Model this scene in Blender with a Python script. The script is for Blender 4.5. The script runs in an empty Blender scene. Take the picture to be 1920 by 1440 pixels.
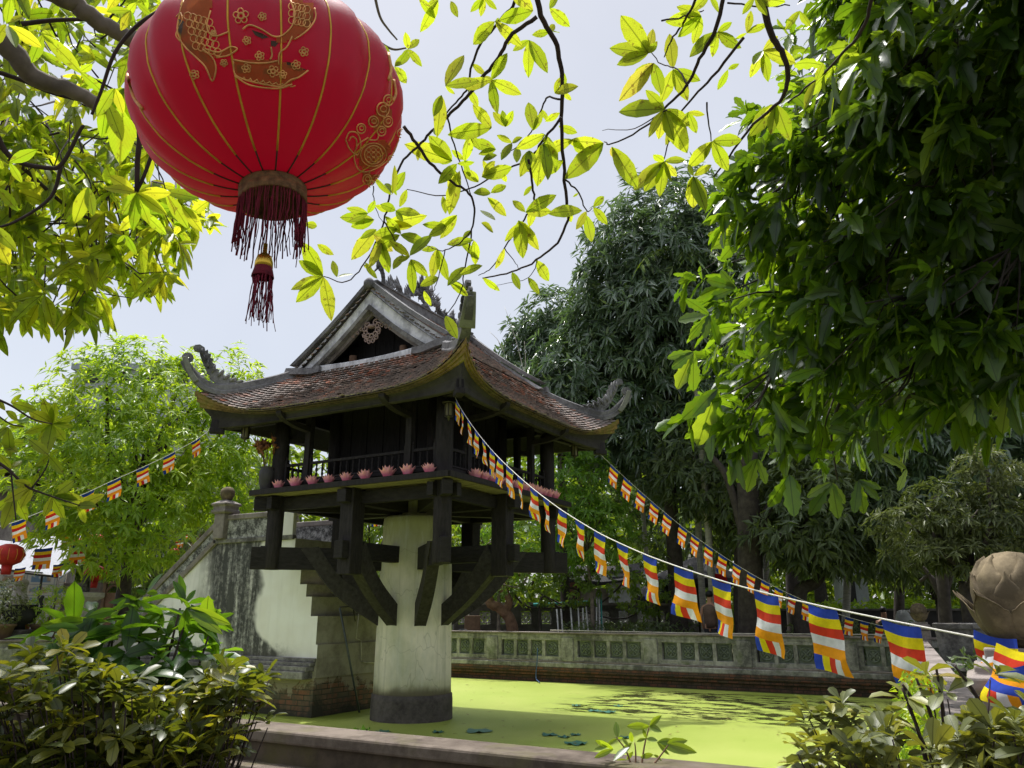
import bpy, math
import numpy as np
from mathutils import Vector, Matrix
R = math.radians
SC = bpy.context.scene
COL = SC.collection

# ------------------------------------------------------------------ camera
F_PX, HOR, EYE = 1457.0, 1145.0, (8.2303, -11.1252, 1.689)
PITCH = math.atan((HOR-720)/F_PX)
HEAD = R(29.65)
cam = bpy.data.cameras.new('camera'); cam.lens = 36*F_PX/1920; cam.sensor_width = 36
cam.clip_start = 0.05; cam.clip_end = 2000
co = bpy.data.objects.new('camera', cam); COL.objects.link(co)
co.location = EYE; co.rotation_euler = (math.pi/2+PITCH, 0, HEAD)
SC.camera = co

# ------------------------------------------------------------------ sky and sun
SUN = Vector((-0.29, 0.17, 1.0)).normalized()
elev = math.asin(SUN.z)
w = bpy.data.worlds.new('World'); SC.world = w; w.use_nodes = True
nt = w.node_tree; nt.nodes.clear()
out = nt.nodes.new('ShaderNodeOutputWorld')
sky = nt.nodes.new('ShaderNodeTexSky'); sky.sky_type = 'NISHITA'; sky.sun_disc = False
sky.sun_elevation = elev; sky.sun_rotation = math.atan2(SUN.x, SUN.y)
sky.air_density = 1.0; sky.dust_density = 2.0
b1 = nt.nodes.new('ShaderNodeBackground'); b1.inputs[1].default_value = 0.05
nt.links.new(sky.outputs[0], b1.inputs[0])
tc = nt.nodes.new('ShaderNodeTexCoord')
nz = nt.nodes.new('ShaderNodeTexNoise'); nz.inputs['Scale'].default_value = 1.6; nz.inputs['Detail'].default_value = 5
nt.links.new(tc.outputs['Generated'], nz.inputs['Vector'])
cr = nt.nodes.new('ShaderNodeValToRGB')
cr.color_ramp.elements[0].position = .3; cr.color_ramp.elements[0].color = (.63, .632, .65, 1)
cr.color_ramp.elements[1].position = .68; cr.color_ramp.elements[1].color = (.77, .77, .785, 1)
nt.links.new(nz.outputs[0], cr.inputs[0])
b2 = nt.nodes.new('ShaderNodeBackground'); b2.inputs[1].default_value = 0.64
# extra sky glow round the sun, above the view, added to fill the shade
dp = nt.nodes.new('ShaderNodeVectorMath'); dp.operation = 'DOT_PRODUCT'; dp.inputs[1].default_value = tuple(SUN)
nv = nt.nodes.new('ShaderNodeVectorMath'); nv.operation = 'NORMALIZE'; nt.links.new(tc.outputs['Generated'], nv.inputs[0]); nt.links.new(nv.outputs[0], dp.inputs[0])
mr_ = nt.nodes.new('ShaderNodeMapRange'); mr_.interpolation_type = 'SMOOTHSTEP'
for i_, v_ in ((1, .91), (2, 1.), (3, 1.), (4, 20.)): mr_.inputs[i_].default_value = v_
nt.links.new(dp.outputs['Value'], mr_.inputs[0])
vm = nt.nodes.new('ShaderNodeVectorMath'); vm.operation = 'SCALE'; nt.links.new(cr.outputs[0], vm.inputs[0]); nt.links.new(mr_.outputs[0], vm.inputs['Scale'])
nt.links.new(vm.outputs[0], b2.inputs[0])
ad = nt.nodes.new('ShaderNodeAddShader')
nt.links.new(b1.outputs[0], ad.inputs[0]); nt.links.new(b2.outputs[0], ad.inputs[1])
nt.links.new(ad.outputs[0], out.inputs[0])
sl = bpy.data.lights.new('sun', 'SUN'); sl.energy = 3.6; sl.angle = R(1.0); sl.color = (1, .965, .9)
so = bpy.data.objects.new('sun', sl); COL.objects.link(so)
so.rotation_euler = SUN.to_track_quat('Z', 'Y').to_euler(); so.location = (0, 0, 30)
SC.view_settings.view_transform = 'Standard'; SC.view_settings.look = 'None'
SC.view_settings.exposure = 0.25; SC.view_settings.gamma = 1
SC.cycles.max_bounces = 6; SC.cycles.transmission_bounces = 4; SC.cycles.diffuse_bounces = 3

# ------------------------------------------------------------------ geometry helpers
def ray(px, py):
    a = (px-960)/F_PX; b = (720-py)/F_PX
    v = (a, math.cos(PITCH)-b*math.sin(PITCH), math.sin(PITCH)+b*math.cos(PITCH))
    c, s = math.cos(HEAD), math.sin(HEAD)
    return np.array((c*v[0]-s*v[1], s*v[0]+c*v[1], v[2]))
O = np.array(EYE)
def P(px, py, d):                       # point seen at a pixel of the photo, d metres away
    r = ray(px, py); return O + r/np.linalg.norm(r)*d
def PL(px, py, n, c=0.0):               # point seen at a pixel on the plane n.p = c
    r = ray(px, py); n = np.array(n, float); return O + r*((c-n@O)/(n@r))
def PG(px, py, z): return PL(px, py, (0, 0, 1), z)
CR = ray(961, 720)-ray(960, 720); CR /= np.linalg.norm(CR)
CU = np.array((0, 0, 1.0))
rng = np.random.default_rng(7)
def nrm(v):
    v = np.asarray(v, float); return v/(np.linalg.norm(v, axis=-1, keepdims=True)+1e-12)

class MB:
    def __init__(s): s.v = []; s.f = []; s.m = []; s.smooth = []
    def add(s, vs, fs, mi=0, sm=False):
        o = len(s.v); s.v += [tuple(map(float, p)) for p in vs]
        for f in fs: s.f.append(tuple(i+o for i in f)); s.m.append(mi); s.smooth.append(sm)
        return s
    def box(s, x0, x1, y0, y1, z0, z1, mi=0):
        v = [(x0,y0,z0),(x1,y0,z0),(x1,y1,z0),(x0,y1,z0),(x0,y0,z1),(x1,y0,z1),(x1,y1,z1),(x0,y1,z1)]
        return s.add(v, [(0,3,2,1),(4,5,6,7),(0,1,5,4),(1,2,6,5),(2,3,7,6),(3,0,4,7)], mi)
    def obox(s, c, ax, ay, az, mi=0):   # oriented box: centre and three half-axis vectors
        c, ax, ay, az = map(np.array, (c, ax, ay, az))
        v = [c+i*ax+j*ay+k*az for k in (-1, 1) for (i, j) in ((-1,-1),(1,-1),(1,1),(-1,1))]
        return s.add(v, [(0,3,2,1),(4,5,6,7),(0,1,5,4),(1,2,6,5),(2,3,7,6),(3,0,4,7)], mi)
    def beam(s, a, b, wd, ht, mi=0):
        a = np.array(a, float); b = np.array(b, float); d = nrm(b-a)
        sd = np.cross(d, (0, 0, 1)); sd = nrm(sd) if np.linalg.norm(sd) > 1e-6 else np.array((1., 0, 0))
        up = np.cross(sd, d)
        return s.obox((a+b)/2, (b-a)/2, sd*wd/2, up*ht/2, mi)
    def sweep(s, pts, prof, mi=0, closed=True, up=(0, 0, 1), sm=False, cap=True):
        pts = np.array(pts, float); n = len(pts); k = len(prof)
        t = np.gradient(pts, axis=0); t = nrm(t); vs = []
        for i in range(n):
            sd = nrm(np.cross(t[i], up)); u2 = np.cross(sd, t[i])
            pf = prof[i] if isinstance(prof[0][0], (list, tuple, np.ndarray)) else prof
            for (a, b) in pf: vs.append(pts[i]+sd*a+u2*b)
        k = len(vs)//n
        fs = [(i*k+j, i*k+(j+1) % k, (i+1)*k+(j+1) % k, (i+1)*k+j) for i in range(n-1) for j in range(k if closed else k-1)]
        if cap: fs += [tuple(range(k))[::-1], tuple((n-1)*k+j for j in range(k))]
        return s.add(vs, fs, mi, sm)
    def tube(s, pts, r, n=8, mi=0, cap=True):
        pts = np.array(pts, float); m = len(pts); r = np.ones(m)*r if np.isscalar(r) else np.array(r)
        t = nrm(np.gradient(pts, axis=0)); ref = np.array((0.13, 0.31, 0.94)) if abs(t[0][2]) < .9 else np.array((1., 0.1, 0))
        vs = []; a = np.arange(n)*2*math.pi/n
        for i in range(m):
            e1 = nrm(ref-t[i]*(ref@t[i])); e2 = np.cross(t[i], e1); ref = e1
            vs += list(pts[i]+r[i]*(np.cos(a)[:, None]*e1+np.sin(a)[:, None]*e2))
        fs = [(i*n+j, i*n+(j+1) % n, (i+1)*n+(j+1) % n, (i+1)*n+j) for i in range(m-1) for j in range(n)]
        s.add(vs, fs, mi, True)
        if cap: s.add([], []); o = len(s.v)-m*n; s.f += [tuple(o+j for j in range(n))[::-1], tuple(o+(m-1)*n+j for j in range(n))]; s.m += [mi]*2; s.smooth += [False]*2
        return s
    def lathe(s, prof, c=(0, 0, 0), n=24, mi=0, sq=False):
        vs = []; c = np.array(c, float)
        for (r, z) in prof:
            for j in range(n):
                a = 2*math.pi*j/n + (math.pi/4 if n == 4 else 0); k = math.sqrt(2) if n == 4 else 1
                vs.append(c+(r*k*math.cos(a), r*k*math.sin(a), z))
        m = len(prof)
        fs = [(i*n+j, i*n+(j+1) % n, (i+1)*n+(j+1) % n, (i+1)*n+j) for i in range(m-1) for j in range(n)]
        fs += [tuple(range(n))[::-1], tuple((m-1)*n+j for j in range(n))]
        return s.add(vs, fs, mi, n > 4)
    def grid(s, g, mi=0, sm=True, wrap=False):   # g: (a,b,3)
        a, b = g.shape[:2]; o = g.reshape(-1, 3)
        fs = [(i*b+j, i*b+(j+1) % b, (i+1)*b+(j+1) % b, (i+1)*b+j) for i in range(a-1) for j in range(b if wrap else b-1)]
        return s.add(o, fs, mi, sm)
    def prism(s, poly, depth_vec, mi=0):         # poly: 3D outline, extruded both ways by depth_vec
        p = np.array(poly, float); d = np.array(depth_vec, float); n = len(p)
        fs = [(i, (i+1) % n, n+(i+1) % n, n+i) for i in range(n)]
        return s.add(list(p-d)+list(p+d), fs+[tuple(range(n))[::-1], tuple(range(n, 2*n))], mi)
    def build(s, name, mats, parent=None, fix=True, bevel=0):
        me = bpy.data.meshes.new(name); me.from_pydata(s.v, [], s.f)
        if not isinstance(mats, (list, tuple)): mats = [mats]
        for m in mats: me.materials.append(m)
        me.polygons.foreach_set('material_index', s.m); me.polygons.foreach_set('use_smooth', s.smooth)
        o = bpy.data.objects.new(name, me); COL.objects.link(o)
        if fix:
            import bmesh
            b = bmesh.new(); b.from_mesh(me); bmesh.ops.recalc_face_normals(b, faces=b.faces); b.to_mesh(me); b.free()
        if bevel:
            md = o.modifiers.new('bevel', 'BEVEL'); md.width = bevel; md.segments = 2; md.limit_method = 'ANGLE'
        if parent: adopt(o, parent)
        return o
def adopt(o, p):
    o.parent = p
    loc = Vector((0, 0, 0)); q = p
    while q: loc += q.location; q = q.parent
    if tuple(loc) != (0, 0, 0): o.matrix_parent_inverse = Matrix.Translation(-loc)
def tag(o, label=None, cat=None, group=None, kind=None):
    if label: o['label'] = label
    if cat: o['category'] = cat
    if group: o['group'] = group
    if kind: o['kind'] = kind
    return o
def thing(name, loc, label, cat, group=None):
    o = bpy.data.objects.new(name, None); COL.objects.link(o); o.location = tuple(map(float, loc))
    o.empty_display_size = .2
    return tag(o, label, cat, group)
def copy_tree(o, parent=None):
    c = o.copy(); COL.objects.link(c); c.parent = parent
    for ch in list(o.children): copy_tree(ch, c)
    return c
def smooth_path(pts, n=6):
    p = [np.array(q, float) for q in pts]
    if len(p) < 3: return np.array([p[0]+(p[1]-p[0])*i/n for i in range(n+1)])
    p = [2*p[0]-p[1]]+p+[2*p[-1]-p[-2]]; out = []
    for i in range(1, len(p)-2):
        for k in range(n):
            t = k/n
            out.append(.5*((2*p[i])+(-p[i-1]+p[i+1])*t+(2*p[i-1]-5*p[i]+4*p[i+1]-p[i+2])*t*t+(-p[i-1]+3*p[i]-3*p[i+1]+p[i+2])*t**3))
    out.append(p[-2]); return np.array(out)
ORD = ['first','second','third','fourth','fifth','sixth','seventh','eighth','ninth','tenth','eleventh','twelfth','thirteenth','fourteenth','fifteenth','sixteenth','seventeenth','eighteenth','nineteenth','twentieth','twenty-first','twenty-second','twenty-third','twenty-fourth','twenty-fifth','twenty-sixth']

# ------------------------------------------------------------------ materials
class NM:
    def __init__(s, name, rough=.7, spec=.3, metal=0.):
        s.m = bpy.data.materials.new(name); s.m.use_nodes = True; s.t = s.m.node_tree
        s.b = s.t.nodes['Principled BSDF']; s.o = s.t.nodes['Material Output']
        s.b.inputs['Roughness'].default_value = rough; s.b.inputs['Specular IOR Level'].default_value = spec
        s.b.inputs['Metallic'].default_value = metal
    def n(s, ty, **k):
        x = s.t.nodes.new('ShaderNode'+ty)
        for a, v in k.items():
            if hasattr(x, a): setattr(x, a, v)
            else: x.inputs[a.replace('_', ' ')].default_value = v
        return x
    def l(s, a, b): s.t.links.new(a, b)
    def co(s, scale=(1, 1, 1), kind='Object', loc=(0, 0, 0)):
        c = s.n('TexCoord'); m = s.n('Mapping'); m.inputs['Scale'].default_value = scale; m.inputs['Location'].default_value = loc
        s.l(c.outputs[kind], m.inputs[0]); return m.outputs[0]
    def noise(s, vec, scale, detail=4, rough=.6, dist=0):
        x = s.n('TexNoise'); x.inputs['Scale'].default_value = scale; x.inputs['Detail'].default_value = detail
        x.inputs['Roughness'].default_value = rough; x.inputs['Distortion'].default_value = dist
        s.l(vec, x.inputs['Vector']); return x.outputs[0]
    def ramp(s, fac, stops):
        r = s.n('ValToRGB'); e = r.color_ramp.elements
        while len(e) < len(stops): e.new(.5)
        for i, (p, c) in enumerate(stops):
            e[i].position = p; e[i].color = (c, c, c, 1) if not isinstance(c, (tuple, list)) else (*c, 1)
        s.l(fac, r.inputs[0]); return r.outputs[0]
    def mix(s, fac, a, b, mode='MIX'):
        x = s.n('Mix'); x.data_type = 'RGBA'; x.blend_type = mode
        for sock, v in ((0, fac), (6, a), (7, b)):
            if isinstance(v, (int, float)): x.inputs[sock].default_value = v
            elif isinstance(v, (tuple, list)): x.inputs[sock].default_value = (*v, 1)
            else: s.l(v, x.inputs[sock])
        return x.outputs[2]
    def math(s, op, a, b=0.):
        x = s.n('Math'); x.operation = op
        for i, v in ((0, a), (1, b)):
            if isinstance(v, (int, float)): x.inputs[i].default_value = v
            else: s.l(v, x.inputs[i])
        return x.outputs[0]
    def rng(s, v, a, b, c=0., d=1.):
        x = s.n('MapRange'); x.interpolation_type = 'SMOOTHSTEP'
        for i, q in ((1, a), (2, b), (3, c), (4, d)): x.inputs[i].default_value = q
        s.l(v, x.inputs[0]); return x.outputs[0]
    def xyz(s):
        c = s.n('TexCoord'); x = s.n('SeparateXYZ'); s.l(c.outputs['Object'], x.inputs[0]); return x.outputs
    def base(s, c):
        if isinstance(c, (tuple, list)): s.b.inputs['Base Color'].default_value = (*c, 1)
        else: s.l(c, s.b.inputs['Base Color'])
        return s
    def bump(s, h, strength=.3, dist=.02):
        x = s.n('Bump'); x.inputs['Strength'].default_value = strength; x.inputs['Distance'].default_value = dist
        s.l(h, x.inputs['Height']); s.l(x.outputs[0], s.b.inputs['Normal']); return s
def simple(name, c, rough=.6, var=.25, scale=8, metal=0., bump=.15, spec=.3, sc3=(1, 1, 1)):
    q = NM(name, rough, spec, metal); v = q.co(sc3); n = q.noise(v, scale)
    q.base(q.mix(q.ramp(n, [(.3, 0.), (.7, 1.)]), tuple(x*(1-var) for x in c), tuple(min(1, x*(1+var)) for x in c)))
    q.bump(n, bump, .01); return q.m
def stucco(name, c, dark, amount=.5, streak=True, moss=None, scale=1.6, fine=9):
    q = NM(name, .85, .2); v1 = q.co((1, 1, .35) if streak else (1, 1, 1)); v2 = q.co()
    a = q.noise(v1, scale, 6, .65); f = q.noise(v2, fine, 6, .7)
    m = q.math('ADD', q.math('MULTIPLY', a, .65), q.math('MULTIPLY', f, .35))
    lo = .62-amount*.28
    col = q.mix(q.ramp(m, [(lo-.05, 0.), (lo+.14, 1.)]), c, dark)
    if moss:
        g = q.noise(v2, 3.1, 5, .6); col = q.mix(q.ramp(g, [(.52, 0.), (.66, .7)]), col, moss)
    tint = q.noise(v2, 2.2, 3); col = q.mix(q.math('MULTIPLY', tint, .25), col, tuple(x*.6 for x in c))
    q.base(col); q.bump(f, .35, .012); return q.m
def brick(name, c1, c2, mort, w_=.23, h_=.07, dark=None, patch=False):
    q = NM(name, .9, .15); x = q.xyz(); s_ = q.math('ADD', x[0], x[1]); cb = q.n('CombineXYZ')
    q.l(s_, cb.inputs[0]); q.l(x[2], cb.inputs[1])
    b = q.n('TexBrick'); q.l(cb.outputs[0], b.inputs['Vector'])
    b.inputs['Scale'].default_value = 1; b.inputs['Brick Width'].default_value = w_; b.inputs['Row Height'].default_value = h_
    b.inputs['Mortar Size'].default_value = .008; b.inputs['Color1'].default_value = (*c1, 1); b.inputs['Color2'].default_value = (*c2, 1)
    b.inputs['Mortar'].default_value = (*mort, 1)
    n = q.noise(q.co(), 5, 6, .7)
    col = q.mix(q.ramp(n, [(.42, 0.), (.62, .85)]), b.outputs[0], dark or (.05, .045, .035))
    if patch:       # remains of plaster near the top, damp dark foot
        pn = q.noise(q.co(), 2.4, 6, .7, .5); h_ = q.math('ADD', x[2], q.math('MULTIPLY', q.math('SUBTRACT', pn, .5), 1.1))
        col = q.mix(q.rng(h_, .40, .50), col, (.27, .24, .18)); col = q.mix(q.rng(h_, .30, .02), col, (.05, .048, .035))
    q.base(col)
    q.bump(q.math('ADD', q.math('MULTIPLY', b.outputs['Fac'], -1.), q.math('MULTIPLY', n, .6)), .7, .015); return q.m
def leafmat(name, stops, trans, tf=.45, rough=.45, spec=.45, veins=False, spots=0., gloss_tint=None):
    """stops: reflect colours by per-leaf value; trans: list of the same for light coming through"""
    q = NM(name, rough, spec); at = q.n('Attribute'); at.attribute_name = 'rnd'
    c = q.ramp(at.outputs['Fac'], stops); t = q.ramp(at.outputs['Fac'], trans)
    if veins:
        uv = q.n('UVMap'); sx = q.n('SeparateXYZ'); q.l(uv.outputs[0], sx.inputs[0])
        du = q.math('ABSOLUTE', q.math('SUBTRACT', sx.outputs[0], .5))
        mid = q.rng(du, .015, .045, 1., 0.)
        ph = q.math('SUBTRACT', q.math('MULTIPLY', sx.outputs[1], 13.), q.math('MULTIPLY', du, 9.))
        wv = q.math('ABSOLUTE', q.math('SINE', q.math('MULTIPLY', ph, math.pi)))
        side = q.rng(wv, .0, .28, .45, 0.)
        vn = q.math('MAXIMUM', mid, side)
        dk = q.mix(vn, (1, 1, 1), (.42, .45, .38))
        c = q.mix(1., c, dk, 'MULTIPLY'); t = q.mix(1., t, dk, 'MULTIPLY')
        bl = q.noise(q.co(), 14, 3); t = q.mix(q.ramp(bl, [(.4, 0.), (.7, .35)]), t, tuple(x*.55 for x in trans[-1][1]))
    if spots:
        sp = q.noise(q.co(), 60, 2); t = q.mix(q.ramp(sp, [(.62, 0.), (.68, spots)]), t, (.18, .10, .02))
    q.base(c)
    tr = q.n('BsdfTranslucent'); q.l(t, tr.inputs[0])
    mx = q.n('MixShader'); mx.inputs[0].default_value = tf
    q.l(q.b.outputs[0], mx.inputs[1]); q.l(tr.outputs[0], mx.inputs[2]); q.l(mx.outputs[0], q.o.inputs[0])
    return q.m

# ------------------------------------------------------------------ leaves (numpy)
SH = {  # stations t, half width factor
 'q': None,
 'd': ([.42], [1.]),
 'o': ([.2, .5, .8], [.72, 1., .62]),
 'v': ([.12, .32, .55, .78, .92], [.45, .86, 1., .7, .32]),
 'b': ([.25, .6, .88], [.45, 1., .8]),               # obovate
 'l': ([.1, .24, .34, .48, .58, .72, .82, .93], [.38, .62, .52, .95, .78, 1., .66, .45]),   # wavy lobed
}
class Leaves:
    def __init__(s): s.V = []; s.T = []; s.UV = []; s.Rn = []; s.n = 0
    def add(s, base, d, up, L, W, shape='d', curl=.15, fold=.25, rnd=None):
        base = np.atleast_2d(base); N = len(base)
        d = nrm(np.broadcast_to(d, (N, 3))); up = np.broadcast_to(up, (N, 3))
        L = np.broadcast_to(L, (N,)).astype(float); W = np.broadcast_to(W, (N,)).astype(float)
        sd = nrm(np.cross(d, up)+1e-6*np.array((1, .3, .2))); nn = np.cross(sd, d)
        curl = np.broadcast_to(curl, (N,)); 
        if rnd is None: rnd = rng.random(N)
        g = np.array((0, 0, -1.))
        def pt(t, u, f=0.):
            return base+d*(L*t)[:, None]+sd*(W*u)[:, None]+g*(L*curl*t*t)[:, None]+nn*(W*f)[:, None]
        if shape == 'q':
            vs = [pt(0, 0), pt(.45, .5, fold), pt(1, 0), pt(.45, -.5, fold)]; uv = [(.5, 0), (1, .45), (.5, 1), (0, .45)]
            tr = [(0, 1, 2), (0, 2, 3)]
        else:
            ts, ws = SH[shape]; vs = [pt(0, 0)]; uv = [(.5, 0)]; k = len(ts)
            for t, h in zip(ts, ws):
                vs += [pt(t, -.5*h, fold*h), pt(t, 0), pt(t, .5*h, fold*h)]; uv += [(.5-.5*h, t), (.5, t), (.5+.5*h, t)]
            vs.append(pt(1, 0)); uv.append((.5, 1)); e = len(vs)-1
            tr = [(0, 2, 1), (0, 3, 2)]
            for i in range(k-1):
                a = 1+3*i; b = a+3
                for j in (0, 1): tr += [(a+j, a+j+1, b+j+1), (a+j, b+j+1, b+j)]
            a = 1+3*(k-1); tr += [(a, a+1, e), (a+1, a+2, e)]
        m = len(vs); V = np.stack(vs, 1)
        T = np.array(tr)[None]+(np.arange(N)*m)[:, None, None]+s.n
        s.V.append(V.reshape(-1, 3)); s.T.append(T.reshape(-1, 3)); s.UV.append(np.tile(np.array(uv, float), (N, 1)))
        s.Rn.append(np.repeat(rnd, m)); s.n += N*m
        return s
    def build(s, name, mat, parent=None, smooth=True):
        V = np.concatenate(s.V).astype(np.float32); T = np.concatenate(s.T).astype(np.int32)
        UV = np.concatenate(s.UV).astype(np.float32); Rn = np.concatenate(s.Rn).astype(np.float32)
        me = bpy.data.meshes.new(name); nv, nf = len(V), len(T)
        me.vertices.add(nv); me.vertices.foreach_set('co', V.ravel())
        me.loops.add(nf*3); me.loops.foreach_set('vertex_index', T.ravel())
        me.polygons.add(nf); me.polygons.foreach_set('loop_start', np.arange(nf, dtype=np.int32)*3)
        me.polygons.foreach_set('use_smooth', np.full(nf, smooth))
        me.update(calc_edges=True)
        u = me.uv_layers.new(name='UVMap'); u.data.foreach_set('uv', UV[T.ravel()].ravel())
        a = me.attributes.new('rnd', 'FLOAT', 'POINT'); a.data.foreach_set('value', Rn)
        me.materials.append(mat)
        o = bpy.data.objects.new(name, me); COL.objects.link(o)
        if parent: adopt(o, parent)
        return o
def rdir(n):
    v = rng.normal(size=(n, 3)); return nrm(v)
def rosettes(lv, C, A, k, L, W, shape, spread=1.1, droop=.35, jit=.15, rv=None, fold=.2):
    """whorls of k leaves round each centre C along axis A"""
    n = len(C); A = nrm(A); ref = nrm(np.cross(A, rdir(n))); r2 = np.cross(A, ref)
    az = (np.arange(k)[None]*2.399+rng.random((n, 1))*6.28)
    th = spread*(.65+.5*rng.random((n, k)))
    d = (np.cos(th)[..., None]*A[:, None]+np.sin(th)[..., None]*(np.cos(az)[..., None]*ref[:, None]+np.sin(az)[..., None]*r2[:, None]))
    d[..., 2] -= droop*rng.random((n, k)); d = nrm(d).reshape(-1, 3)
    b = np.repeat(C, k, 0)+rng.normal(size=(n*k, 3))*L*jit
    LL = L*(.65+.6*rng.random(n*k)); up = nrm(np.repeat(A, k, 0)+rng.normal(size=(n*k, 3))*.35+np.array((0, 0, .6)))
    rn = np.clip((np.repeat(rv if rv is not None else rng.random(n), k)*.6+rng.random(n*k)*.4), 0, 1)
    lv.add(b, d, up, LL, LL*W/L, shape, curl=.12+.25*rng.random(n*k), fold=fold, rnd=rn)
def blob_pts(blobs, dens, lo=.72, up_bias=.25, hemi=True):
    """cluster centres spread over the shells of the crown's lumps"""
    Cs = []; As = []; Rs = []
    for (c, r) in blobs:
        r = np.array(r if np.ndim(r) else (r, r, r), float); n = int(dens*4*math.pi*(r.prod()**(2/3)))
        d = rdir(n*2) if hemi else rdir(n)
        if hemi:
            cd = nrm(np.array(c)-O); keep = (d@(-cd) > -.35) | (rng.random(len(d)) < .25); d = d[keep][:n]
        q = lo+(1.06-lo)*rng.random(len(d))**.6
        # surface lumps
        q *= 1+.13*np.sin(d[:, 0]*7+c[0])*np.sin(d[:, 1]*6+c[1]*2)+.1*np.sin(d[:, 2]*9+c[2])
        Cs.append(np.array(c)+d*q[:, None]*r); As.append(nrm(d+np.array((0, 0, up_bias)))); Rs.append(rng.random(len(d)))
    return np.concatenate(Cs), np.concatenate(As), np.concatenate(Rs)
# ================================================================== MATERIALS
def wood(name, c, rough=.55, sc=(6, 6, 1.2)):
    q = NM(name, rough+.1, .18); v = q.co(sc); n = q.noise(v, 5, 6, .65); f = q.noise(q.co(), 2.5, 3)
    col = q.mix(q.ramp(n, [(.3, 0.), (.72, 1.)]), tuple(x*.45 for x in c), tuple(x*2.1 for x in c))
    q.base(q.mix(q.math('MULTIPLY', f, .4), col, (c[0]*1.3+.01, c[1]*1.3+.009, c[2]*1.2+.007))); q.bump(n, .8, .008); return q.m
M = {}
M['wood'] = wood('dark_wood', (.0165, .014, .0155))
M['woodH'] = wood('dark_wood_beam', (.0145, .0125, .0135), sc=(1.5, 1.5, 6))
M['plank'] = wood('deck_planks', (.17, .145, .10), .7, (1, 14, 1))
M['brace'] = wood('brace_wood', (.03, .027, .026), .6, (3, 3, 3))
M['panel'] = wood('panel_wood', (.012, .011, .012), .7, (9, 9, 1))
M['tile'] = NM('roof_tile', .8, .2)
q = M['tile']; at = q.n('Attribute'); at.attribute_name = 'rnd'
n = q.noise(q.co(), 26, 4); n2 = q.noise(q.co(), 1.3, 3)
c = q.ramp(at.outputs['Fac'], [(.0, (.20, .165, .15)), (.4, (.36, .30, .265)), (.62, (.40, .26, .21)), (.85, (.46, .22, .15)), (1., (.52, .20, .12))])
c = q.mix(q.ramp(n, [(.35, 0.), (.65, .55)]), c, (.12, .105, .095)); q.base(q.mix(q.ramp(n2, [(.45, 0.), (.7, .55)]), c, (.17, .155, .15))); q.bump(n, .4, .01); M['tile'] = q.m
M['ridge'] = stucco('ridge_mortar', (.24, .235, .24), (.07, .068, .072), .6, False, fine=14)
M['ornament'] = stucco('weathered_ornament', (.27, .265, .275), (.04, .04, .042), .6, False, fine=22)
M['gable'] = stucco('gable_plaster', (.80, .80, .83), (.17, .17, .185), .46, True, fine=7, scale=2.5)
M['moss'] = stucco('mossy_eave', (.26, .17, .06), (.08, .055, .02), .5, False, moss=(.20, .19, .04), fine=12)
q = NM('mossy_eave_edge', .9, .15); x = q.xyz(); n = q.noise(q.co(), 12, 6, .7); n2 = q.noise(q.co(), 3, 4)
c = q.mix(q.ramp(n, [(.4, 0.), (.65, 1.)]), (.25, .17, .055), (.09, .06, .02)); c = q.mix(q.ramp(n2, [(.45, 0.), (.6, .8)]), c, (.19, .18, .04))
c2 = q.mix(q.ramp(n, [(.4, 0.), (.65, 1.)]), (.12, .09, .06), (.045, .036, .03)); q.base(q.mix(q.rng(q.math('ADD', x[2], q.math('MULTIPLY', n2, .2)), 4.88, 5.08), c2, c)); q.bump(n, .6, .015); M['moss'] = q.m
M['fascia'] = stucco('eave_board', (.05, .046, .042), (.02, .018, .017), .5, False)
M['greystone'] = stucco('pale_green_stone', (.22, .23, .18), (.08, .08, .06), .5, True)
M['carved'] = simple('carved_wood', (.30, .22, .19), .8, .3, 20)
# pillar plaster: weather tide line near the water
q = NM('pillar_plaster', .85, .2); x = q.xyz(); nn = q.noise(q.co((1, 1, .5)), 2.2, 6, .6); nf = q.noise(q.co(), 18, 5)
c = q.mix(q.ramp(nn, [(.38, 0.), (.65, 1.)]), (.70, .65, .54), (.44, .44, .32))
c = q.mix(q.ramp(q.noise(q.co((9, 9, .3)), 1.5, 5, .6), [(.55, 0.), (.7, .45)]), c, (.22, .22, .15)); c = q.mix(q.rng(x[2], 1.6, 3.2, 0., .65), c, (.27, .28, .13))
c = q.mix(q.ramp(q.noise(q.co((3, 3, .6)), 3, 5), [(.5, 0.), (.75, .5)]), c, (.55, .56, .52))
tide = q.math('ADD', x[2], q.math('MULTIPLY', nn, -.28))
c = q.mix(q.rng(tide, .26, .42, .8, 0.), c, (.13, .10, .075))
vo = q.n('TexVoronoi'); vo.feature = 'DISTANCE_TO_EDGE'; vo.inputs['Scale'].default_value = 1.9
q.l(q.mix(.35, q.co(), q.n('TexNoise').outputs['Color']), vo.inputs['Vector'])
c = q.mix(q.rng(vo.outputs['Distance'], 0., .012, .35, 0.), c, (.18, .18, .13))
q.base(c); q.bump(q.math('ADD', nf, nn), .3, .01); M['pillar'] = q.m
M['pillarfoot'] = stucco('pillar_foot', (.12, .105, .095), (.04, .035, .032), .5, False, fine=16)
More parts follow.
